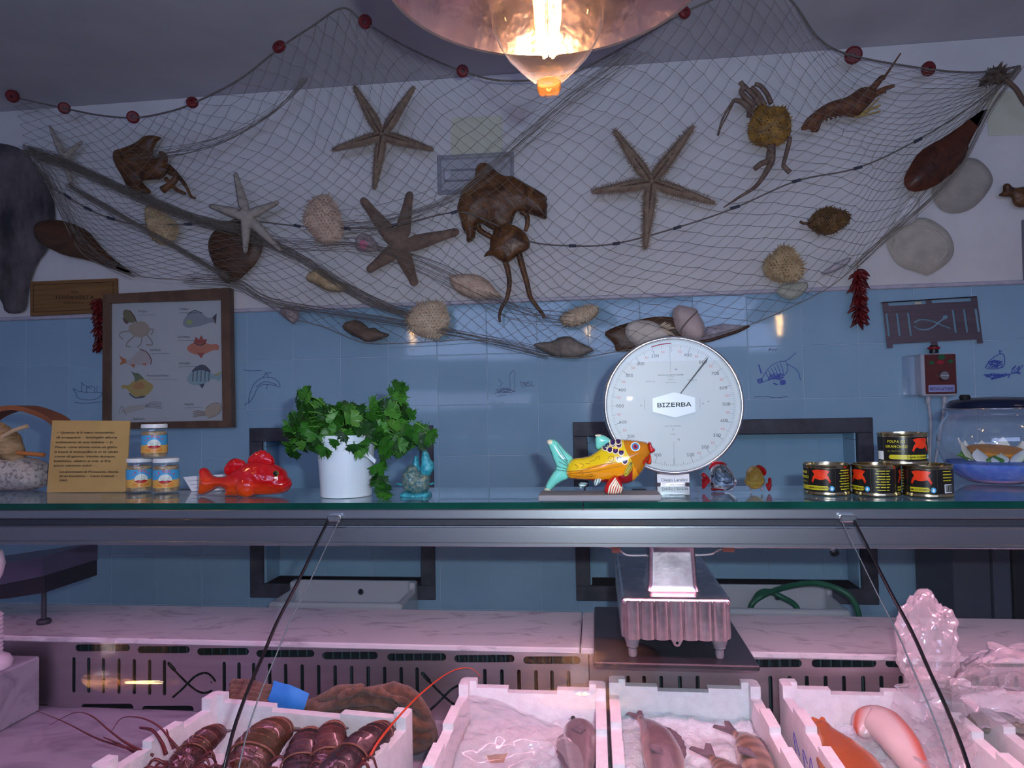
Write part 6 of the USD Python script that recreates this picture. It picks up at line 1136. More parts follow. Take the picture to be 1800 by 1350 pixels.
kfin("lower_lip", [(1262, 340), (1288, 355), (1295, 462), (1240, 455), (1235, 430), (1262, 400)], 0.007, 0.007, orap, -0.002)
kpaint("gill_strokes", unary_union([kl([(1195, 440), (1240, 385), (1270, 345)], 0.0009), kl([(1205, 450), (1250, 400)], 0.0009), kl([(1195, 420), (1230, 375)], 0.0007)]), kb_, redp, 0.0008)
# glass fishes
cg = mat("clear_glass", S(250, 250, 252), rough=0.0, trans=1.0, ior=1.45); rg = mat("red_glass", S(220, 24, 36), rough=0.0, trans=0.85, ior=1.45); ag = mat("amber_glass", S(232, 190, 90), rough=0.02, trans=0.9, ior=1.45)
z10 = lambda l: zc(1200, 800, 10, l)
def gfish(label, base, body, fins, m, bk, sd):
    b_ = onshelf(*base); Yg = b_[1] + 0.02; t = T("glass_fish", label, "glass fish", b_)
    def dn(l): w = wallpts(z10(l), Yg); return w
    o = chaikin(dn(body), 1); sh = ZS + EPS - min(o[:, 1].min(), min(dn(l)[:, 1].min() for _, l, _, _ in fins)); o[:, 1] += max(sh, 0) if sh > 0 else sh
    t.part("body", pillow(o, Yg, bk, bk, step=0.002, noise=0.0012, nscale=140, seed=sd), m, smooth=True)
    for nm, l, th, mm in fins: w = chaikin(dn(l), 1); w[:, 1] += sh; t.part(nm, pillow(w, Yg - 0.002, th, th, step=0.0018, noise=0.0006, nscale=200), mm, smooth=True)
    return t
g1 = gfish("clear glass fish with red fins and tail, just right of the scale column", (1263, 866), [(480, 590), (480, 350), (510, 240), (580, 170), (700, 160), (790, 210), (860, 290), (920, 400), (965, 490), (920, 570), (860, 640), (760, 655), (600, 620)], [("top_fin", [(465, 300), (455, 230), (490, 160), (560, 122), (650, 120), (740, 150), (790, 205), (700, 190), (600, 180), (520, 230)], 0.007, rg), ("tail_fin", [(480, 440), (420, 360), (350, 310), (318, 360), (350, 420), (318, 455), (345, 490), (325, 560), (350, 630), (400, 600), (440, 520), (485, 500)], 0.006, rg), ("belly_fin", [(480, 600), (560, 580), (700, 570), (740, 600), (730, 655), (640, 640), (560, 655), (510, 650)], 0.010, rg)], cg, 0.026, 3)
g2 = gfish("amber glass fish with red crest and red tail, nearest the tins", (1330, 868), [(1110, 470), (1120, 360), (1180, 280), (1260, 250), (1340, 290), (1400, 370), (1440, 480), (1440, 560), (1380, 640), (1260, 690), (1160, 640), (1070, 540)], [("top_fin", [(1270, 260), (1330, 232), (1420, 270), (1475, 340), (1470, 410), (1420, 450), (1395, 370), (1340, 300)], 0.007, rg), ("tail_fin", [(1445, 570), (1500, 560), (1490, 490), (1530, 452), (1568, 500), (1560, 560), (1572, 610), (1530, 720), (1490, 690)], 0.006, rg), ("foot", [(1170, 640), (1210, 640), (1220, 720), (1180, 725)], 0.008, cg), ("foot", [(1360, 620), (1400, 620), (1410, 700), (1375, 705)], 0.008, cg)], ag, 0.024, 5)
# tins
RC, HC = 0.0400, 0.0555
tA = T("crab_tin", "gold-rimmed black tin with a red crab, front left of the stack", "tin", stand(1462, 873, 0.040), "tins of crab meat")
tin = mat("gold_tin", S(206, 190, 150), rough=0.16, metal=1.0)
tA.part("can", lathe([(0, 0.002), (RC * 0.93, 0.002), (RC * 0.94, 0.0), (RC * 1.0, 0.0), (RC * 1.015, 0.0015), (RC * 1.015, 0.004), (RC * 0.99, 0.006), (RC * 0.99, HC - 0.006), (RC * 1.015, HC - 0.004), (RC * 1.015, HC - 0.001), (RC * 1.0, HC), (RC * 0.95, HC), (RC * 0.94, HC - 0.004), (0, HC - 0.004)], 64), tin, local=True, smooth=30)
lb = mat("tin_label_black", S(26, 24, 24), rough=0.25); crr = mat("tin_crab_red", S(206, 36, 16), S(228, 64, 24), rough=0.3, scale=90); yl = mat("tin_yellow", S(184, 172, 34), rough=0.4); bd = mat("tin_badge", S(60, 156, 206), rough=0.4)
tA.part("label", lathe([(RC * 0.992, 0.0068), (RC * 0.996, 0.0072), (RC * 0.996, HC - 0.0072), (RC * 0.992, HC - 0.0068)], 64), lb, local=True, smooth=30)
RL = RC * 0.997
def can(nm, g, a, m, d=0.0003): tA.part(nm, wshape(g, RL, d, a), m, local=True, smooth=True)
def crab_shape(x, z, s): return unary_union([Polygon(ell(x, z, 0.0095 * s, 0.0058 * s, 18)), Polygon([(x - 0.012 * s, z + 0.007 * s), (x - 0.009 * s, z + 0.003 * s), (x + 0.009 * s, z + 0.003 * s), (x + 0.012 * s, z + 0.007 * s), (x + 0.006 * s, z + 0.0085 * s), (x - 0.006 * s, z + 0.0085 * s)]).buffer(0.0004)] + [LineString([(x + q * 0.006 * s, z - 0.002 * s), (x + q * (0.0105 + 0.0012 * i) * s, z - (0.001 + 0.003 * i) * s), (x + q * (0.0095 + 0.001 * i) * s, z - (0.005 + 0.0022 * i) * s)]).buffer(0.0008 * s, 1) for q in (-1, 1) for i in range(3)])
for a in (0.0, 2.3):
    can("crab_print", crab_shape(0, HC * 0.64, 1.25), a, crr)
    can("banner", Polygon([(-0.019, HC * 0.18), (0.011, HC * 0.18), (0.014, HC * 0.25), (0.011, HC * 0.32), (-0.019, HC * 0.32)]), a, yl)
    tA.part("lettering", wtext("CARNE DI GRANCHIO", 0.0026, a - 0.09, HC * 0.225, RL + 0.0004), lb, local=True, smooth=False)
    can("badge", Polygon(ell(0.0185, HC * 0.24, 0.0042, 0.0048, 20)), a, bd); can("badge_mark", Polygon([(0.0165, HC * 0.20), (0.0205, HC * 0.20), (0.020, HC * 0.26), (0.0185, HC * 0.29), (0.017, HC * 0.26)]), a, white_pl, 0.0006)
    can("divider", sbox(-0.0002, HC * 0.14, 0.0002, HC * 0.86), a + 0.62, tin); can("divider", sbox(-0.0002, HC * 0.14, 0.0002, HC * 0.86), a - 0.62, tin)
for z in np.linspace(HC * 0.20, HC * 0.80, 8): can("small_print", unary_union([sbox(x, z, x + w_, z + 0.0017) for x, w_ in ((-0.0125 + 0.002 * (int(z * 9e3) % 2), 0.006), (-0.0045, 0.008), (0.005, 0.0065 - 0.002 * (int(z * 7e3) % 2)))]), 1.12, yl)
for z in np.linspace(HC * 0.52, HC * 0.80, 4): can("small_print", sbox(-0.010, z, 0.010 - 0.003 * (int(z * 9e3) % 2), z + 0.0017), 3.42, yl)
can("barcode", sbox(-0.0085, HC * 0.15, 0.0085, HC * 0.42), -1.85, white_pl); can("barcode", sbox(-0.0085, HC * 0.15, 0.0085, HC * 0.42), 3.44, white_pl); can("barcode_bars", unary_union([sbox(-0.0072 + 0.00095 * i, HC * 0.18, -0.0072 + 0.00095 * i + (0.0003 if i % 3 else 0.0006), HC * 0.40) for i in range(16)]), 3.44, lb, 0.0006)
for s, z, m in (("POLPA DI", 0.70, 0.0040), ("GRANCHIO", 0.54, 0.0044), ("AL NATURALE", 0.41, 0.0028)): tA.part("lettering", wtext(s, m, -1.05, HC * z, RL + 0.0002, stretch=1.05), yl if z > 0.5 else mat("tin_olive", S(110, 104, 40), rough=0.5), local=True, smooth=False)
can("banner", Polygon([(-0.012, HC * 0.18), (0.02, HC * 0.18), (0.02, HC * 0.32), (-0.012, HC * 0.32), (-0.015, HC * 0.25)]), -1.0, yl)
UsdGeom.Xformable(tA.prim).AddRotateZOp().Set(math.degrees(-0.56))
pm, pr = stand(1541, 875, 0.043), stand(1627, 877, 0.043)
if np.linalg.norm((pr - pm)[:2]) < 2.04 * RC: pr = pm + (pr - pm) * (2.04 * RC / np.linalg.norm((pr - pm)[:2]))
if np.linalg.norm((pm - tA.loc)[:2]) < 2.04 * RC: d_ = 2.04 * RC / np.linalg.norm((pm - tA.loc)[:2]); tA.loc = pm + (tA.loc - pm) * d_; UsdGeom.Xformable(tA.prim).GetOrderedXformOps()[0].Set(Gf.Vec3d(*map(float, tA.loc)))
dup(tA, pm, -1.18, "gold-rimmed black tin showing its panel of yellow small print, middle of the row")
dup(tA, pr, -2.96, "gold-rimmed black tin showing its white barcode, right of the row")
dup(tA, (pm + pr) / 2 + (0.003, -0.002, HC + EPS), 0.41, "gold-rimmed black tin lettered in yellow, alone on top of the others")
# glass bowl with sand and a water lily
bw = stand(1754, 858, 0.080); kq = pxs(bw[1]); Rb = 84 * kq
gb = T("glass_bowl", "round glass bowl with blue sand and a white water lily under a dark lid", "bowl", bw)
pf2 = [(0, 0.0), (Rb * 0.42, 0.002), (Rb * 0.66, 0.014), (Rb * 0.86, 0.036), (Rb * 0.98, 0.066), (Rb * 1.0, 0.086), (Rb * 0.95, 0.112), (Rb * 0.86, 0.129), (Rb * 0.80, 0.137), (Rb * 0.80, 0.143), (Rb * 0.83, 0.148)]
bowlg = pane("bowl_glass", tint=(0.95, 0.96, 0.98), refl=1.6, haze=0.02)
pfc = catmull(pf2, 4); gb.part("glass", lathe(pfc, 64), bowlg, local=True, smooth=True)
san = [(0, 0.002)] + [(r * 0.985, z + 0.001) for r, z in pfc if 0 < z < 0.041] + [(Rb * 0.86, 0.044), (0, 0.047)]
gb.part("sand", bumpy(lathe(san, 64), 0.0015, 60, 3), mat("blue_sand", S(40, 92, 196), S(96, 132, 206), rough=0.8, scale=40, detail=6, bump=0.5, bscale=400), local=True, smooth=True)
gb.part("pink_sand", lathe([(r * 0.99, z) for r, z in pfc if 0.0 <= z < 0.014 and r > 0.01], 64), mat("mauve_sand", S(140, 128, 190), S(176, 140, 176), rough=0.8, scale=60), local=True, smooth=True)
pet = mat("lily_petal", S(226, 222, 216), rough=0.6); gre = mat("lily_leaf", S(96, 160, 50), rough=0.6)
def petal(L, w, bend): 
    s = np.linspace(0, 1, 7); W = w * np.sin(np.pi * (0.12 + 0.88 * s)) ** 0.7 * (1 - 0.15 * s); W[-1] = 0.0008; v = []
    for q in (-1, -0.5, 0, 0.5, 1): v += [(q * a, bend * L * t * t * 0.9 + 0.3 * w * (q * q) * 0.6, L * t) for t, a in zip(s, W)]
    v = np.array(v); i, j = np.meshgrid(np.arange(4), np.arange(6), indexing="ij"); Q = np.stack([i * 7 + j, i * 7 + j + 1, (i + 1) * 7 + j + 1, (i + 1) * 7 + j], -1).reshape(-1, 4); return v, Q
for k_ in range(11):
    a = 2 * math.pi * k_ / 11 + 0.1; r0 = Rb * 0.43; tilt = 0.62 if k_ % 2 else 0.78
    v, f = petal((0.050 if k_ % 2 else 0.044) * (0.72 if math.cos(a) < -0.2 else 1.0), 0.016, 0.0); v, f = place((v, f), rx=-tilt * (1.1 if math.cos(a) < -0.2 else 0.6)); v, f = place((v, f), (r0 * math.sin(a) * -1 * -1, -r0 * math.cos(a) * -1, 0.044), rz=-a); gb.part("petal", (v, f), pet, local=True, smooth=True)
for k_ in range(6):
    a = 2 * math.pi * (k_ + 0.5) / 6; v, f = petal(0.036, 0.016, 0.1); v, f = place((v, f), rx=-1.0); v, f = place((v, f), (Rb * 0.40 * math.sin(a), Rb * 0.40 * math.cos(a), 0.044), rz=-a); gb.part("leaf", (v, f), gre, local=True, smooth=True)
gb.part("lily_centre", place(lathe([(0, -0.02), (Rb * 0.36, -0.016), (Rb * 0.47, -0.006), (Rb * 0.48, 0.0), (0, 0.002)], 40), (0, 0, 0.068), rx=0.16), mat("lily_amber", S(202, 130, 40), S(214, 146, 54), rough=0.5, scale=30), local=True, smooth=40)
gb.part("lid", lathe([(0, 0.150), (Rb * 0.80, 0.150), (Rb * 0.82, 0.154), (Rb * 0.80, 0.160), (Rb * 0.74, 0.166), (Rb * 0.5, 0.171), (0, 0.173)], 56), mat("navy_lid", S(26, 36, 66), rough=0.25, metal=0.6), local=True, smooth=40)
gb.part("lid_ring", lathe([(Rb * 0.80, 0.1485), (Rb * 0.87, 0.1485), (Rb * 0.88, 0.151), (Rb * 0.80, 0.1515), (Rb * 0.80, 0.1485)], 56), chrome, local=True, smooth=True)
sx = P(1697, 727, bw[1]) - bw; gb.part("latch_glass", lathe([(0, 0), (0.006, 0.002), (0.0085, 0.012), (0.006, 0.018), (0, 0.019)], 20, (sx[0], sx[1], 0.151)), mat("blue_glass", S(60, 110, 190), rough=0.02, trans=0.9), local=True, smooth=True)
gb.part("latch_cap", lathe([(0, 0.018), (0.009, 0.018), (0.0105, 0.023), (0.008, 0.027), (0, 0.027)], 20, (sx[0], sx[1], 0.151)), black, local=True, smooth=40)
# driftwood still life at the left end
bs = onshelf(30, 866); Yd = bs[1] + 0.05
st_ = hung("speckled_stone", "pale speckled flat stone under the driftwood at the shelf's left end", "stone", [(-40, 812), (0, 803), (30, 800), (60, 806), (80, 818), (85, 838), (80, 854), (60, 862), (20, 862), (-40, 862)], mat("speckled_stone", S(112, 104, 104), S(178, 170, 168), rough=0.85, scale=110, lo=0.34, hi=0.52, bump=0.6, bscale=200), Yd, 0.05, 0.05, noise=0.006, nscale=40, seed=61, step=0.004)
hung("driftwood_log", "tan hollow driftwood log lying on the speckled stone at far left", "driftwood", [(-40, 725), (-5, 738), (14, 748), (30, 760), (36, 775), (42, 800), (42, 816), (20, 816), (0, 808), (-40, 812)], mat("tan_driftwood", S(120, 88, 54), S(178, 150, 118), rough=0.8, scale=20, stretch=(1, 1, 3), bump=0.5, bscale=80), Yd - 0.01, 0.035, 0.03, noise=0.008, nscale=50, seed=62)
solo("wood_stick", "pale stick poking up from the driftwood log", "stick", tube(pp([(4, 768), (24, 757), (48, 749)], Yd - 0.035), 0.0048, 8), mat("pale_stick", S(190, 160, 130), rough=0.8), smooth=40)
solo("wood_stick", "orange-brown stick lying across the speckled stone", "stick", tube(pp([(30, 796), (56, 798), (78, 800)], Yd - 0.034), 0.0048, 8), mat("orange_stick", S(176, 106, 56), rough=0.7), smooth=40)
yh = YQ + 0.04; hp = catmull([P(x, y, yh)[[0, 2]] for x, y in ((-60, 860), (-62, 800), (-45, 745), (-10, 722), (25, 717), (60, 726), (90, 742), (112, 775), (122, 815), (124, 858))], 6); hp[:, 1] = np.maximum(hp[:, 1], ZS + 0.006)
hg = LineString(hp).buffer(0.0055, 4, cap_style=2); hg = hg.intersection(sbox(-9, ZS + EPS, 9, 9)); solo("wooden_hoop", "bent brown wooden hoop arching behind the driftwood at far left", "hoop", extr(hg, yh, yh + 0.055), mat("hoop_wood", S(134, 80, 50), S(112, 62, 38), rough=0.5, scale=12, stretch=(1, 8, 1)), smooth=30)
solo("black_clip", "small black and white clip lying behind the carp's chin", "clip", cbox(mx(1110, 855, 1.36), mx(1137, 855, 1.36), 1.35, 1.37, ZS + EPS, ZS + 0.0105, 0.002), black, smooth=False)
# ------------------------------------------------------------------ polystyrene boxes and their contents on the deck
foam = mat("white_polystyrene", S(226, 222, 226), S(236, 233, 236), rough=0.75, scale=60, bump=0.35, bscale=420, sub=0.1)
def foam_box(label, cx, cy, w, d, rz, h=0.135, wall=0.020, group="polystyrene fish boxes"):
    """w along x, d along y; stepped rims with raised corner blocks."""
    t = T("polystyrene_box", label, "fish box", (cx, cy, ZD + EPS), group, rz=rz)
    o = m3.CrossSection([np.array(sbox(-w / 2, -d / 2, w / 2, d / 2).buffer(-0.012).buffer(0.012, 5).exterior.coords)[:-1][::-1]]).extrude(h)
    i = m3.Manifold.cube((w - 2 * wall, d - 2 * wall, h), True).translate((0, 0, h / 2 + 0.018)); b = o - i
    def cut(x0, x1, y0, y1, z): return m3.Manifold.cube((x1 - x0, y1 - y0, 0.1)).translate((x0, y0, z))
    c = 0.034
    for s in (-1, 1):
        y0, y1 = (d / 2 - wall - 0.001, d / 2 + 0.01) if s > 0 else (-d / 2 - 0.01, -d / 2 + wall + 0.001)
        b -= cut(-w / 2 + c, w / 2 - c, y0, y1, h - 0.014); b -= cut(-w * 0.17, w * 0.17, y0, y1, h - 0.023)
        x0, x1 = (w / 2 - wall - 0.001, w / 2 + 0.01) if s > 0 else (-w / 2 - 0.01, -w / 2 + wall + 0.001)
        n = max(2, int(d / 0.14))
        b -= cut(x0, x1, -d / 2 + c + 0.01, d / 2 - c - 0.01, h - 0.012)
        for q in range(n):
            yc = -d / 2 + d * (q + 0.5) / n; b -= cut(x0, x1, yc - d / n * 0.24, yc + d / n * 0.24, h - 0.024)
    for z, e in ((0.0, 0),): pass
    t.part("tray", b, foam, local=True, smooth=20)
    return t
HB = 0.135; ZTB = ZD + HB
a1, a2, a3 = (PZ(x, y, ZTB)[:2] for x, y in ((378, 1214), (728, 1246), (190, 1320)))
ang = math.atan2(a2[1] - a1[1], a2[0] - a1[0]); W1 = np.linalg.norm(a2 - a1); D1 = 0.32
cen = (a1 + a2) / 2 + np.array([math.sin(ang), -math.cos(ang)]) * D1 / 2
B1 = foam_box("white polystyrene box of spiny lobsters, set askew at left", cen[0], cen[1], W1, D1, ang)
def bxp(x0, x1, y): a, b = PZ(x0, y, ZTB), PZ(x1, y, ZTB); return (a[0] + b[0]) / 2, (a[1] + b[1]) / 2 - 0.235, b[0] - a[0]
q2, q3, q4, q5 = bxp(811, 1064, 1194), bxp(1070, 1327, 1191), bxp(1369, 1632, 1196), bxp(1672, 1940, 1196)
B2 = foam_box("white polystyrene box with a plastic film over ice, second from left", q2[0], q2[1], q2[2], 0.47, 0.0)
B3 = foam_box("white polystyrene box of grey fish on ice, in front of the scale", q3[0], q3[1], q3[2], 0.47, 0.0)
B4 = foam_box("white polystyrene box of two red fish, right of the scale", q4[0], q4[1], q4[2], 0.47, 0.0)
B5 = foam_box("white polystyrene box at the right edge under crumpled plastic", q5[0], q5[1], q5[2], 0.47, 0.0)
def inbox(B, x, y, z): c, s = math.cos(B.rz), math.sin(B.rz); return np.array([B.loc[0] + c * x - s * y, B.loc[1] + s * x + c * y, B.loc[2] + z])
redpen = mat("red_marker", S(206, 110, 110), rough=0.7); bluepen = mat("blue_marker", S(76, 70, 170), rough=0.7)
# ice
ice_m = mat("crushed_ice", S(216, 218, 224), S(238, 240, 244), rough=0.25, scale=60, bump=0.9, bscale=160, sub=0.25)
def ice(B, w, d, z, label, seed, slope=0.0):
    nx, ny = 46, 60; gx, gy = np.meshgrid(np.linspace(-w / 2, w / 2, nx), np.linspace(-d / 2, d / 2, ny), indexing="ij")
    h = (meshkit.fbm(np.stack([gx * 60, gy * 60, 0 * gx + seed], -1), 3, seed) - 0.5) * 0.018 + (meshkit.noise(np.stack([gx * 14, gy * 14, 0 * gx], -1), seed + 3) - 0.5) * 0.02
    top = np.stack([gx, gy, z + h + slope * gy], -1).reshape(-1, 3); bot = top.copy(); bot[:, 2] = 0.0195; n = nx * ny
    i, j = np.meshgrid(np.arange(nx - 1), np.arange(ny - 1), indexing="ij"); q = np.stack([i * ny + j, (i + 1) * ny + j, (i + 1) * ny + j + 1, i * ny + j + 1], -1).reshape(-1, 4); F = [q, q[:, ::-1] + n]
    for idx in ([k * ny for k in range(nx)], [k * ny + ny - 1 for k in range(nx)][::-1], list(range(ny))[::-1], [(nx - 1) * ny + k for k in range(ny)]):
        a = np.array(idx[:-1]); b_ = np.array(idx[1:]); F.append(np.stack([a, a + n, b_ + n, b_], 1)[:, ::-1])
    v = np.vstack([top, bot]); v = np.array([inbox(B, *p) for p in v])
    return solo("crushed_ice", label, "ice", (v, np.vstack(F)), ice_m, smooth=True, kind="stuff")
iw = 0.0215 * 2
ice(B2, q2[2] - iw, 0.47 - iw, 0.055, "crushed ice filling the box under the plastic film", 4)
ice(B3, q3[2] - iw, 0.47 - iw, 0.058, "crushed ice under the grey fish", 5)
ice(B4, q4[2] - iw, 0.47 - iw, 0.050, "crushed ice under the two red fish", 6)
ice(B5, q5[2] - iw, 0.47 - iw, 0.070, "crushed ice in the box at the right edge", 7)
# fish: a lofted body along a bent spine
def fish(name, label, cat, path, L_w, L_h, colfn, finm, tail=0.0, m=None, up=(0, 0, 1), tail_m=None, eye=True, seed=1, fins=True):
    p = catmull(path, 10); s = np.linspace(0, 1, len(p)); prof = np.interp(s, [0, 0.06, 0.18, 0.38, 0.6, 0.8, 0.93, 1.0], [0.18, 0.52, 0.85, 1.0, 0.86, 0.52, 0.26, 0.22])
    t = T(name, label, cat, (p[:, 0].mean(), p[:, 1].mean(), p[:, 2].min() - L_h))
    v, f = tube(p, prof * L_w, 24, squash=L_h / L_w, up=up); v = v.copy()
    t.part("body", (v, f), m, col=colfn(v, np.concatenate([np.repeat(s, 24), [0, 1]]), np.concatenate([np.tile(np.arange(24) / 24, len(p)), [0, 0]])))
    tn = p[-1] - p[-4]; tn /= np.linalg.norm(tn); sd = np.cross(tn, np.array(up, float)); sd /= np.linalg.norm(sd); upv = np.cross(sd, tn)
    if tail:
        e = p[-1]; o = [e - sd * L_w * 0.2 - tn * 0.006, e - sd * tail * 0.55 + tn * tail * 0.8, e - sd * tail * 0.35 + tn * tail * 0.9, e + tn * tail * 0.5, e + sd * tail * 0.35 + tn * tail * 0.9, e + sd * tail * 0.55 + tn * tail * 0.8, e + sd * L_w * 0.2 - tn * 0.006]
        o = np.array(o); th = upv * 0.0012; n = len(o); F = [(0, k, k + 1) for k in range(1, n - 1)] + [(n, n + k + 1, n + k) for k in range(1, n - 1)] + [(k, (k + 1) % n, n + (k + 1) % n) for k in range(n)] + [(k, n + (k + 1) % n, n + k) for k in range(n)]
        t.part("tail_fin", (np.vstack([o + th, o - th]), np.array(F)), tail_m or finm, smooth=False)
    if fins:
        k0, k1 = int(len(p) * 0.3), int(len(p) * 0.8); rows = []
        for k in range(k0, k1): r = prof[k] * L_w; rows.append((p[k] + sd * r * 0.95, p[k] + sd * (r + 0.5 * L_w * math.sin(math.pi * (k - k0) / (k1 - k0)) ** 0.6 * (1 if k % 2 else 0.85))))
        v = np.array([a for a, _ in rows] + [b for _, b in rows] + [a + upv * 0.001 for a, _ in rows] + [b + upv * 0.001 for _, b in rows]); n = len(rows); i = np.arange(n - 1)
        F = np.vstack([np.stack([i, i + 1, n + i + 1, n + i], 1), np.stack([2 * n + i, 3 * n + i, 3 * n + i + 1, 2 * n + i + 1], 1), np.stack([n + i, n + i + 1, 3 * n + i + 1, 3 * n + i], 1)]); t.part("dorsal_fin", (v, F), finm, smooth=False)
        g = p[int(len(p) * 0.26)] + upv * L_h * 0.8; o = [g, g + tn * 0.03 + sd * 0.012, g + tn * 0.045 - sd * 0.004, g + tn * 0.03 - sd * 0.014]; o = np.array(o) + upv * 0.003
        t.part("pectoral_fin", (np.vstack([o, o - upv * 0.002]), np.array([(0, 1, 2), (0, 2, 3), (4, 6, 5), (4, 7, 6), (0, 4, 5), (0, 5, 1), (1, 5, 6), (1, 6, 2), (2, 6, 7), (2, 7, 3), (3, 7, 4), (3, 4, 0)])), finm, smooth=False)
    if eye:
        k = int(len(p) * 0.10); ec = p[k] + upv * prof[k] * L_h * 0.86 + sd * L_w * 0.18; t.part("eye", sph(ec, L_w * 0.13), black, smooth=True)
    return t
wet = colmat("wet_fish_skin", rough=0.22, coat=0.5, bump=0.25, bscale=240)
greyfin = mat("grey_fin", S(96, 84, 92), S(124, 110, 116), rough=0.4, scale=80)
def band(c1, c2, c3, fr, sd):
    def fn(v, s, a):
        k = 0.5 + 0.5 * np.cos(2 * math.pi * (a - 0.25)); c = cmix(k * 1.3 - 0.25 + 0.5 * (meshkit.fbm(v * 90, 3, sd) - 0.5), c3, c1); st_ = (np.sin(s * fr) > 0.2)[:, None] & (k[:, None] > 0.3); return np.where(st_, c * 0.45 + np.array(c2) * 0.55, c)
    return fn
gA, gB, gC = S(120, 100, 104), S(78, 66, 74), S(200, 184, 182)
def PD(px, py, h): return PZ(px, py, ZD + h)
fish("sea_bream", "grey fish lying nose-down along the left wall of the box before the scale", "fish", [PD(1170, 1420, 0.085), PD(1168, 1340, 0.088), PD(1150, 1290, 0.092), PD(1125, 1262, 0.096)], 0.036, 0.026, band(gA, gB, S(214, 170, 150), 0, 1), greyfin, 0.03, wet, seed=1)
fish("striped_fish", "banded brownish fish with dark spread tail, upper one in the box before the scale", "fish", [PD(1345, 1400, 0.084), PD(1330, 1345, 0.086), PD(1312, 1305, 0.088), PD(1290, 1288, 0.092)], 0.030, 0.022, band(S(150, 120, 104), S(84, 66, 60), S(214, 178, 150), 46, 2), greyfin, 0.040, wet, seed=2)
fish("striped_fish", "banded brownish fish cut by the photo's lower edge, lower one before the scale", "fish", [PD(1330, 1470, 0.082), PD(1300, 1400, 0.084), PD(1275, 1355, 0.088), PD(1250, 1330, 0.092)], 0.030, 0.022, band(S(140, 112, 98), S(84, 66, 60), S(214, 170, 130), 46, 3), greyfin, 0.042, wet, seed=3)
fish("sea_bream", "dark grey fish with orange gills at the right of the plastic film", "fish", [PD(1010, 1268, 0.108), PD(1020, 1295, 0.100), PD(1022, 1340, 0.092), PD(1016, 1420, 0.086)], 0.033, 0.026, band(gA, gB, S(180, 168, 170), 0, 4), greyfin, 0.0, wet, seed=4)
rfin = mat("red_fin", S(196, 70, 54), S(216, 110, 84), rough=0.4, scale=60)
fish("gurnard", "orange-red fish with its tail up against the left wall of its box", "fish", [PD(1560, 1480, 0.075), PD(1522, 1400, 0.085), PD(1480, 1325, 0.098), PD(1444, 1272, 0.112)], 0.058, 0.030, band(S(168, 84, 34), S(150, 66, 26), S(196, 130, 60), 0, 5), mat("rust_fin", S(170, 84, 44), S(186, 104, 60), rough=0.4, scale=60), 0.022, wet, seed=5, fins=False)
fish("red_mullet", "pale pink fish arched with red-striped back beside the orange-red fish", "fish", [PD(1512, 1292, 0.094), PD(1536, 1266, 0.110), PD(1570, 1290, 0.106), PD(1610, 1350, 0.085), PD(1650, 1420, 0.078)], 0.038, 0.028, lambda v, s, a: cmix(np.clip(np.cos(2 * math.pi * (a - 0.46)) * 1.9 - 0.5, 0, 1), S(208, 186, 184), S(204, 92, 62)), rfin, 0.0, wet, seed=6, eye=False, fins=False)
fish("dark_fish", "dark fish mostly hidden by crumpled plastic at the right edge", "fish", [PD(1700, 1262, 0.100), PD(1745, 1272, 0.102), PD(1800, 1284, 0.098), PD(1880, 1300, 0.09)], 0.026, 0.022, band(S(120, 110, 96), S(70, 64, 62), S(170, 160, 150), 0, 7), greyfin, 0.03, wet, seed=7)
# plastic films and bags
film = pane("thin_plastic_film", tint=(0.97, 0.95, 0.96), refl=2.0, haze=0.20, hcol=S(214, 206, 210), rough=0.12)
def sheet3(pts, nu, nv, amp, scale, seed, th=0.0006):
    """A crumpled film over a 4-corner patch given as rows of control points."""
    R = [catmull(r, nu // (len(r) - 1)) for r in pts]; n = min(len(r) for r in R); R = np.array([r[:n] for r in R]); G = np.array([catmull(R[:, k], nv // (len(pts) - 1)) for k in range(n)])
    e = np.stack([meshkit.fbm(G * scale + q * 7.7, 3, seed + q) - 0.5 for q in range(3)], -1); r = np.abs(meshkit.noise(G * scale * 0.8, seed + 9) - 0.5)[..., None]
    G = G + e * amp * 2 + np.array([0, 0, 1.0]) * (0.5 - r) * amp; a, b = G.shape[:2]; i, j = np.meshgrid(np.arange(a - 1), np.arange(b - 1), indexing="ij")
    return G.reshape(-1, 3), np.stack([i * b + j, (i + 1) * b + j, (i + 1) * b + j + 1, i * b + j + 1], -1).reshape(-1, 4)
tf = T("plastic_film", "crumpled clear plastic film pulled over the second box", "plastic film", PD(880, 1300, 0.13))
tf.part("film", sheet3([[PD(822, 1225, 0.140), PD(838, 1224, 0.136), PD(900, 1243, 0.128)], [PD(805, 1265, 0.128), PD(870, 1262, 0.132), PD(965, 1272, 0.122)], [PD(790, 1310, 0.122), PD(880, 1305, 0.120), PD(1000, 1298, 0.118)], [PD(775, 1360, 0.112), PD(850, 1345, 0.098), PD(985, 1308, 0.112)], [PD(760, 1440, 0.10), PD(850, 1400, 0.088), PD(900, 1345, 0.092)]], 40, 48, 0.007, 34, 3), film, smooth=50)
tf.part("film_flap", sheet3([[PD(960, 1300, 0.118), PD(1000, 1298, 0.120)], [PD(985, 1325, 0.112), PD(1018, 1322, 0.112)], [PD(1012, 1375, 0.104), PD(1030, 1370, 0.104)]], 14, 24, 0.004, 50, 8), film, smooth=50)
solo("paper_scrap", "small brown paper scrap under the plastic film", "paper", sheet3([[PD(856, 1328, 0.088), PD(892, 1324, 0.094)], [PD(862, 1342, 0.086), PD(886, 1341, 0.088)]], 6, 6, 0.002, 80, 2), mat("brown_scrap", S(168, 118, 66), rough=0.5), smooth=False)
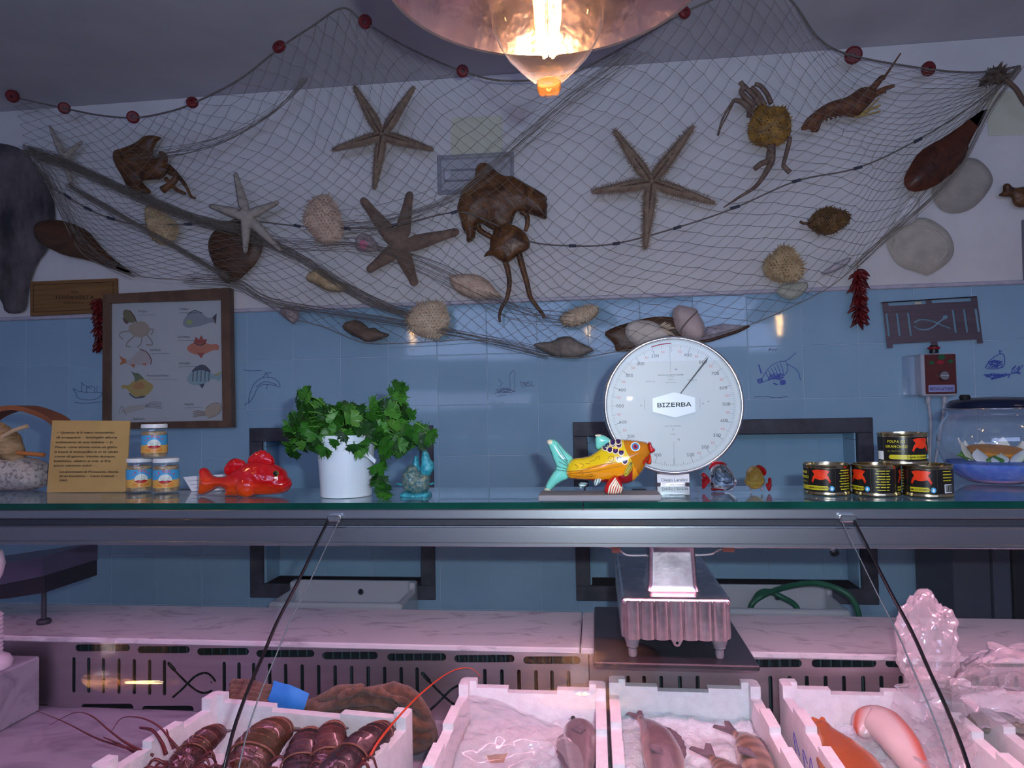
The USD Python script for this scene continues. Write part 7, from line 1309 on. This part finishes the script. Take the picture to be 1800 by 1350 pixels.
bag = pane("crumpled_bag_plastic", tint=(0.97, 0.95, 0.96), refl=2.6, haze=0.28, hcol=S(222, 212, 216), rough=0.12)
tg = T("plastic_bag", "large crumpled clear plastic bag standing over the red fish box at right", "plastic bag", PD(1640, 1250, 0.02))
def blob(px_c, h, Y, rx, ry, rz_, amp, scale, seed, sub=4):
    v, f = sph((0, 0, 0), 1.0, sub); n = v.copy(); r = 1 + (meshkit.fbm(v * scale + seed, 3, seed) - 0.5) * amp * 2 + (0.5 - np.abs(meshkit.noise(v * scale * 1.6 + seed, seed) - 0.5) * 2) * amp * 0.8
    return v * r[:, None] * (rx, ry, rz_) + P(*px_c, Y), f
tg.part("knotted_top", blob((1628, 1128), 0, 1.42, 0.050, 0.04, 0.080, 0.30, 2.3, 3), bag, smooth=12)
tg.part("lower_folds", sheet3([[P(1590, 1180, 1.42), P(1625, 1175, 1.38), P(1655, 1180, 1.42)], [P(1580, 1205, 1.40), P(1630, 1200, 1.34), P(1680, 1205, 1.40)], [PD(1570, 1222, 0.125), PD(1620, 1240, 0.118), PD(1690, 1240, 0.128)], [PD(1580, 1290, 0.10), PD(1640, 1300, 0.095), PD(1705, 1290, 0.125)], [PD(1630, 1370, 0.085), PD(1670, 1370, 0.085), PD(1720, 1350, 0.125)]], 40, 48, 0.016, 30, 5), bag, smooth=14)
tb = T("plastic_bag", "loose clear plastic bag heaped at the right edge of the photo", "plastic bag", PD(1750, 1240, 0.05))
tb.part("heap", sheet3([[P(1690, 1190, 1.44), P(1735, 1150, 1.42), P(1800, 1140, 1.42), P(1880, 1150, 1.42)], [P(1670, 1215, 1.38), P(1730, 1185, 1.33), P(1800, 1175, 1.33), P(1880, 1180, 1.33)], [PD(1690, 1245, 0.130), PD(1740, 1240, 0.135), PD(1800, 1232, 0.14), PD(1880, 1240, 0.13)], [PD(1720, 1290, 0.115), PD(1760, 1280, 0.12), PD(1810, 1275, 0.12), PD(1880, 1280, 0.115)]], 48, 48, 0.020, 26, 11), bag, smooth=14)
# burlap net sack and blue paper behind the lobster box
burl = mat("brown_burlap", S(84, 48, 36), S(128, 82, 60), rough=0.95, scale=60, bump=0.9, bscale=330, sheen=0.3)
def lump(l, Y, f_, b_, sd, n=0.016): return pillow(chaikin(wallpts(l, Y), 1), Y, f_, b_, step=0.006, noise=n, nscale=22, seed=sd)
sk = T("burlap_sack", "rumpled brown burlap sack lying between the lobster box and the filmed box", "sack", PD(670, 1290, 0.0))
yk = 1.46
sk.part("heap", lump([(525, 1240), (548, 1224), (575, 1232), (598, 1218), (628, 1226), (650, 1212), (672, 1206), (698, 1204), (716, 1216), (730, 1236), (748, 1246), (766, 1272), (772, 1300), (752, 1322), (700, 1330), (640, 1310), (580, 1290), (525, 1262)], yk, 0.045, 0.045, 3, 0.026), burl, smooth=60)
for k_, (l, rr) in enumerate((([(560, 1250), (600, 1232), (650, 1228), (700, 1246)], 0.016), ([(640, 1222), (690, 1214), (728, 1232), (752, 1262)], 0.018), ([(690, 1300), (730, 1290), (762, 1300)], 0.018), ([(560, 1228), (600, 1214), (640, 1210)], 0.014), ([(650, 1262), (710, 1262), (756, 1280)], 0.017))):
    c_ = catmull([P(x, y, yk - 0.040 + 0.004 * (k_ % 3)) for x, y in l], 6); sk.part("fold", bumpy(tube(c_, rr * np.sin(np.linspace(0.5, 2.64, len(c_))), 14), 0.006, 45, k_), burl, smooth=60)
sk.part("fold", tube(catmull([P(596, 1225, yk - 0.05), P(640, 1212, yk - 0.052), P(680, 1222, yk - 0.054), P(720, 1236, yk - 0.045)], 5), [0.008 + 0.004 * math.sin(k) for k in range(16)], 8), burl, smooth=True)
solo("burlap_sack", "folded corner of brown burlap behind the lobster box's left end", "sack", bumpy(join(*[tube(catmull([P(408, 1204 + 9 * k, 1.47 - 0.012 * k), P(440, 1206 + 9 * k, 1.47 - 0.012 * k), P(474, 1214 + 9 * k, 1.46 - 0.012 * k)], 5), 0.013, 10) for k in range(4)]), 0.004, 60, 2), burl, smooth=60)
yb_ = 1.425; solo("blue_paper", "bright blue folded paper tucked behind the lobster box", "paper", sheet3([[P(482, 1198, yb_ + 0.01), P(512, 1206, yb_), P(545, 1219, yb_ + 0.008)], [P(474, 1220, yb_), P(504, 1226, yb_ - 0.008), P(538, 1236, yb_)], [P(464, 1246, yb_ - 0.005), P(496, 1252, yb_ - 0.008), P(530, 1258, yb_ - 0.004)]], 10, 10, 0.003, 30, 3), mat("blue_paper", S(40, 120, 206), S(60, 140, 220), rough=0.6, scale=14), smooth=40)
# spiny lobsters
lob = mat("lobster_shell", S(50, 20, 18), S(92, 42, 30), rough=0.3, scale=40, dist=0.5, bump=0.3, bscale=160, coat=0.4, lo=0.3, hi=0.7)
lobd = mat("lobster_shell_dark", S(34, 16, 18), S(66, 28, 26), rough=0.3, scale=40, bump=0.3, bscale=160, coat=0.4)
lobp = mat("lobster_ridge", S(120, 60, 48), S(150, 92, 72), rough=0.4, scale=60)
lobr = mat("lobster_limb", S(112, 30, 28), S(80, 24, 24), rough=0.35, scale=50)
def lobster(label, pts, w, m, seed, nlegs=5):
    p = catmull(pts, 12); t = T("spiny_lobster", label, "lobster", (p[:, 0].mean(), p[:, 1].mean(), p[:, 2].min() - w)); g = np.random.default_rng(seed)
    n = len(p); k = int(n * 0.42); s = np.linspace(0, 1, n)
    t.part("carapace", bumpy(tube(p[:k + 2], w * np.interp(s[:k + 2], [0, 0.08, 0.25, 0.42, 0.5], [0.5, 0.85, 1.08, 1.0, 0.9]), 18, squash=0.85), 0.0035, 110, seed), m, smooth=60)
    for q in range(6):
        a, b = k + int((n - k) * q / 6.6), k + int((n - k) * (q + 1.25) / 6.6); seg = p[a:max(b, a + 3)]; r = w * (1.02 - 0.055 * q)
        t.part("tail_segment", tube(seg, np.linspace(r * 0.84, r * 1.10, len(seg)), 18, squash=0.8), m, smooth=50)
    for q in range(7):
        i_ = min(k + int((n - k) * q / 6.6), n - 2); t_ = p[i_ + 1] - p[i_ - 1]; t_ /= np.linalg.norm(t_); a_ = np.cross(t_, (0, 0, 1.0)); a_ /= np.linalg.norm(a_); b_ = np.cross(a_, t_); r = w * (1.10 - 0.055 * q)
        t.part("segment_ridge", tube([p[i_] + r * (math.cos(h_) * a_ + 0.8 * math.sin(h_) * b_) for h_ in np.linspace(-0.1, math.pi + 0.1, 18)], w * 0.055, 6), lobp, smooth=True)
    e = p[-1]; tn = p[-1] - p[-5]; tn /= np.linalg.norm(tn); sd = np.cross(tn, (0, 0, 1.0)); sd /= np.linalg.norm(sd)
    for q in (-1, 0, 1): t.part("tail_fan", tube([e - tn * 0.012 + sd * q * w * 0.35, e + tn * 0.014 + sd * q * w * 0.6, e + tn * 0.03 + sd * q * w * 0.85], [w * 0.3, w * 0.42, w * 0.2], 10, squash=0.25), m, smooth=True)
    B, D = [], []
    for q in range(46): i = g.integers(2, k); th = g.uniform(0.2, math.pi - 0.2); tt = p[i + 1] - p[i]; tt /= np.linalg.norm(tt); s_ = np.cross(tt, (0, 0, 1.0)); s_ /= np.linalg.norm(s_); u = np.cross(s_, tt); d = s_ * math.cos(th) + u * math.sin(th); B.append(p[i] + d * w * 0.9); D.append(d - tt * 0.6)
    t.part("spines", spikes(B, D, g.uniform(0.004, 0.010, len(B)), 0.0016), lobr, smooth=False, kind="stuff")
    for q in range(nlegs):
        for s_ in (-1, 1):
            i = 3 + int((k - 5) * q / nlegs); b = p[i] + sd * s_ * w * 0.7; c1 = b + sd * s_ * g.uniform(0.02, 0.03) + np.array([0, 0, g.uniform(0.004, 0.022)]); c2 = c1 + sd * s_ * 0.012 + (p[2] - p[8]) * g.uniform(0.0, 0.4) - np.array([0, 0, 0.018]); t.part("leg", tube(catmull([b, c1, c2], 4), np.linspace(0.0034, 0.0016, 9), 6), lobr, smooth=True)
    return t
def LB_(x, y, z): return inbox(B1, x, y, z)
L1 = lobster("spiny lobster at the left end of its box, long feelers over the rim", [PD(300, 1372, 0.10), PD(322, 1348, 0.104), PD(345, 1318, 0.112), PD(366, 1297, 0.118), PD(380, 1288, 0.10)], 0.026, lob, 1)
L2 = lobster("spiny lobster with an olive-brown shell, second from the left in the box", [PD(408, 1410, 0.09), PD(428, 1362, 0.104), PD(452, 1318, 0.122), PD(474, 1292, 0.126), PD(490, 1284, 0.104)], 0.038, mat("lobster_shell_olive", S(58, 34, 20), S(96, 56, 34), rough=0.3, scale=40, bump=0.3, bscale=160, coat=0.4), 2)
L3 = lobster("dark spiny lobster in the middle of the box", [PD(520, 1420, 0.09), PD(525, 1375, 0.098), PD(532, 1335, 0.110), PD(540, 1305, 0.114), PD(545, 1296, 0.096)], 0.031, lobd, 3)
L4 = lobster("upright-tailed reddish spiny lobster, fourth from the left in the box", [PD(572, 1410, 0.09), PD(574, 1365, 0.104), PD(578, 1322, 0.120), PD(582, 1293, 0.124), PD(586, 1283, 0.102)], 0.029, lob, 4)
L5 = lobster("blackish spiny lobster lying against the box's right wall", [PD(560, 1400, 0.112), PD(592, 1362, 0.118), PD(628, 1322, 0.124), PD(658, 1295, 0.122), PD(674, 1285, 0.106)], 0.031, lobd, 5)
def feel(t, l, hs, w0, w1, m=lobr): p = catmull([PD(x, y, h) for (x, y), h in zip(l, hs)], 8); t.part("antenna", tube(p, np.linspace(w0, w1, len(p)), 6), m, smooth=True)
feel(L1, [(262, 1326), (222, 1314), (170, 1298), (115, 1270), (66, 1250)], (0.10, 0.115, 0.10, 0.07, 0.04), 0.0030, 0.0006)
feel(L1, [(270, 1328), (225, 1308), (192, 1284), (160, 1258), (130, 1253), (88, 1274)], (0.10, 0.12, 0.12, 0.11, 0.09, 0.06), 0.0026, 0.0005)
feel(L1, [(318, 1322), (300, 1300), (278, 1276), (248, 1262), (215, 1262), (196, 1285)], (0.11, 0.13, 0.14, 0.14, 0.12, 0.10), 0.0026, 0.0005)
feel(L1, [(292, 1326), (284, 1305), (268, 1284), (246, 1279)], (0.11, 0.125, 0.13, 0.125), 0.0042, 0.0022)
feel(L1, [(306, 1316), (298, 1300), (293, 1282)], (0.11, 0.125, 0.13), 0.0030, 0.0012)
feel(L1, [(240, 1325), (210, 1308), (182, 1296)], (0.105, 0.115, 0.115), 0.0024, 0.001)
feel(L5, [(650, 1330), (668, 1300), (705, 1255), (745, 1215), (790, 1182), (825, 1174), (846, 1190)], (0.13, 0.14, 0.15, 0.16, 0.165, 0.16, 0.15), 0.0028, 0.0006, mat("orange_feeler", S(196, 66, 34), rough=0.4))
feel(L4, [(585, 1324), (610, 1326), (640, 1336), (648, 1365)], (0.13, 0.135, 0.13, 0.12), 0.0022, 0.0012, mat("amber_feeler", S(206, 124, 40), rough=0.4))
for k, (x, y) in enumerate(((693, 1322), (699, 1318), (706, 1316), (712, 1310))): pass
for B, l, m in ((B1, [[(-0.055, 0.03), (-0.05, 0.075)], [(-0.055, 0.075), (-0.035, 0.078)], [(-0.025, 0.035), (-0.01, 0.08), (0.0, 0.04)], [(0.01, 0.045), (0.03, 0.075)], [(0.03, 0.045), (0.012, 0.07)]], redpen), (B4, [[(0.10, 0.05), (0.14, 0.075), (0.12, 0.03)], [(0.06, 0.03), (0.08, 0.07), (0.05, 0.06)], [(0.0, 0.03), (0.03, 0.08), (0.04, 0.03)]], bluepen)):
    w_, d_ = (W1, D1) if B is B1 else (q4[2], 0.47); x_ = (w_ / 2 + 0.0003) if B is B1 else (-w_ / 2 - 0.0003)
    for s in l: B.part("marker_scribble", tube([(x_, (0.5 if B is B1 else 1.0) * a - 0.02, b) for a, b in (catmull(s, 4) if len(s) > 2 else s)], 0.0009, 5), m, local=True)
# left end: digital scale, turned white piece
dsx = T("digital_scale", "dark purple-grey electronic scale on the worktop at the far left", "scale", (P(30, 1040, 1.72)[0], 1.75, ZM))
pur = mat("purple_grey_plastic", S(70, 62, 88), S(80, 72, 98), rough=0.45, scale=8)
X1 = mx(96, 1020, 1.70); zt_, zm_, zb_ = P(96, 974, 1.70)[2], P(97, 1010, 1.68)[2], P(97, 1042, 1.68)[2]
pr_ = [(X1 - 0.40, zm_ - 0.10), (X1, zm_), (X1, zt_), (X1 - 0.40, zt_ - 0.06)]
dsx.part("top_housing", extr(Polygon([(X1 - 0.34, zt_ - 0.046), (X1 - 0.004, zt_), (X1, zt_ - 0.008), (X1, zm_), (X1 - 0.34, zm_ - 0.066)]), 1.66, 1.86), pur)
dsx.part("body", extr(Polygon([(X1 - 0.34, zm_ - 0.066), (X1 + 0.002, zm_), (X1 + 0.002, zb_ + 0.004), (X1 - 0.10, zb_ - 0.012), (X1 - 0.34, zb_ - 0.03)]), 1.665, 1.855), mat("scale_black", S(26, 22, 32), rough=0.5))
for x in (X1 - 0.03, X1 - 0.30): dsx.part("foot", lathe([(0, ZM + 0.0005), (0.016, ZM + 0.0005), (0.018, ZM + 0.006), (0.015, ZM + 0.012), (0.006, ZM + 0.014), (0.006, zb_ - 0.002), (0, zb_)], 18, (x, 1.70, 0)), darkgrey)
zmb = P(70, 1152, 1.59)[2] + 0.0006; c = P(-24, 1160, 1.50); Hh = P(-24, 962, 1.50)[2] - zmb
solo("turned_holder", "white turned stand with a round knob cut by the left edge of the photo", "stand", lathe([(0, 0), (0.050, 0.0), (0.052, 0.01), (0.046, 0.022), (0.032, 0.03)] + [(0.0305 + 0.0022 * (k % 2), 0.035 + 0.005 * k) for k in range(18)] + [(0.022, 0.13), (0.018, Hh * 0.68), (0.030, Hh * 0.76), (0.036, Hh * 0.86), (0.030, Hh * 0.96), (0.012, Hh), (0, Hh)], 40, (c[0], 1.50, zmb)), mat("white_turned", S(222, 206, 218), rough=0.4), smooth=40)
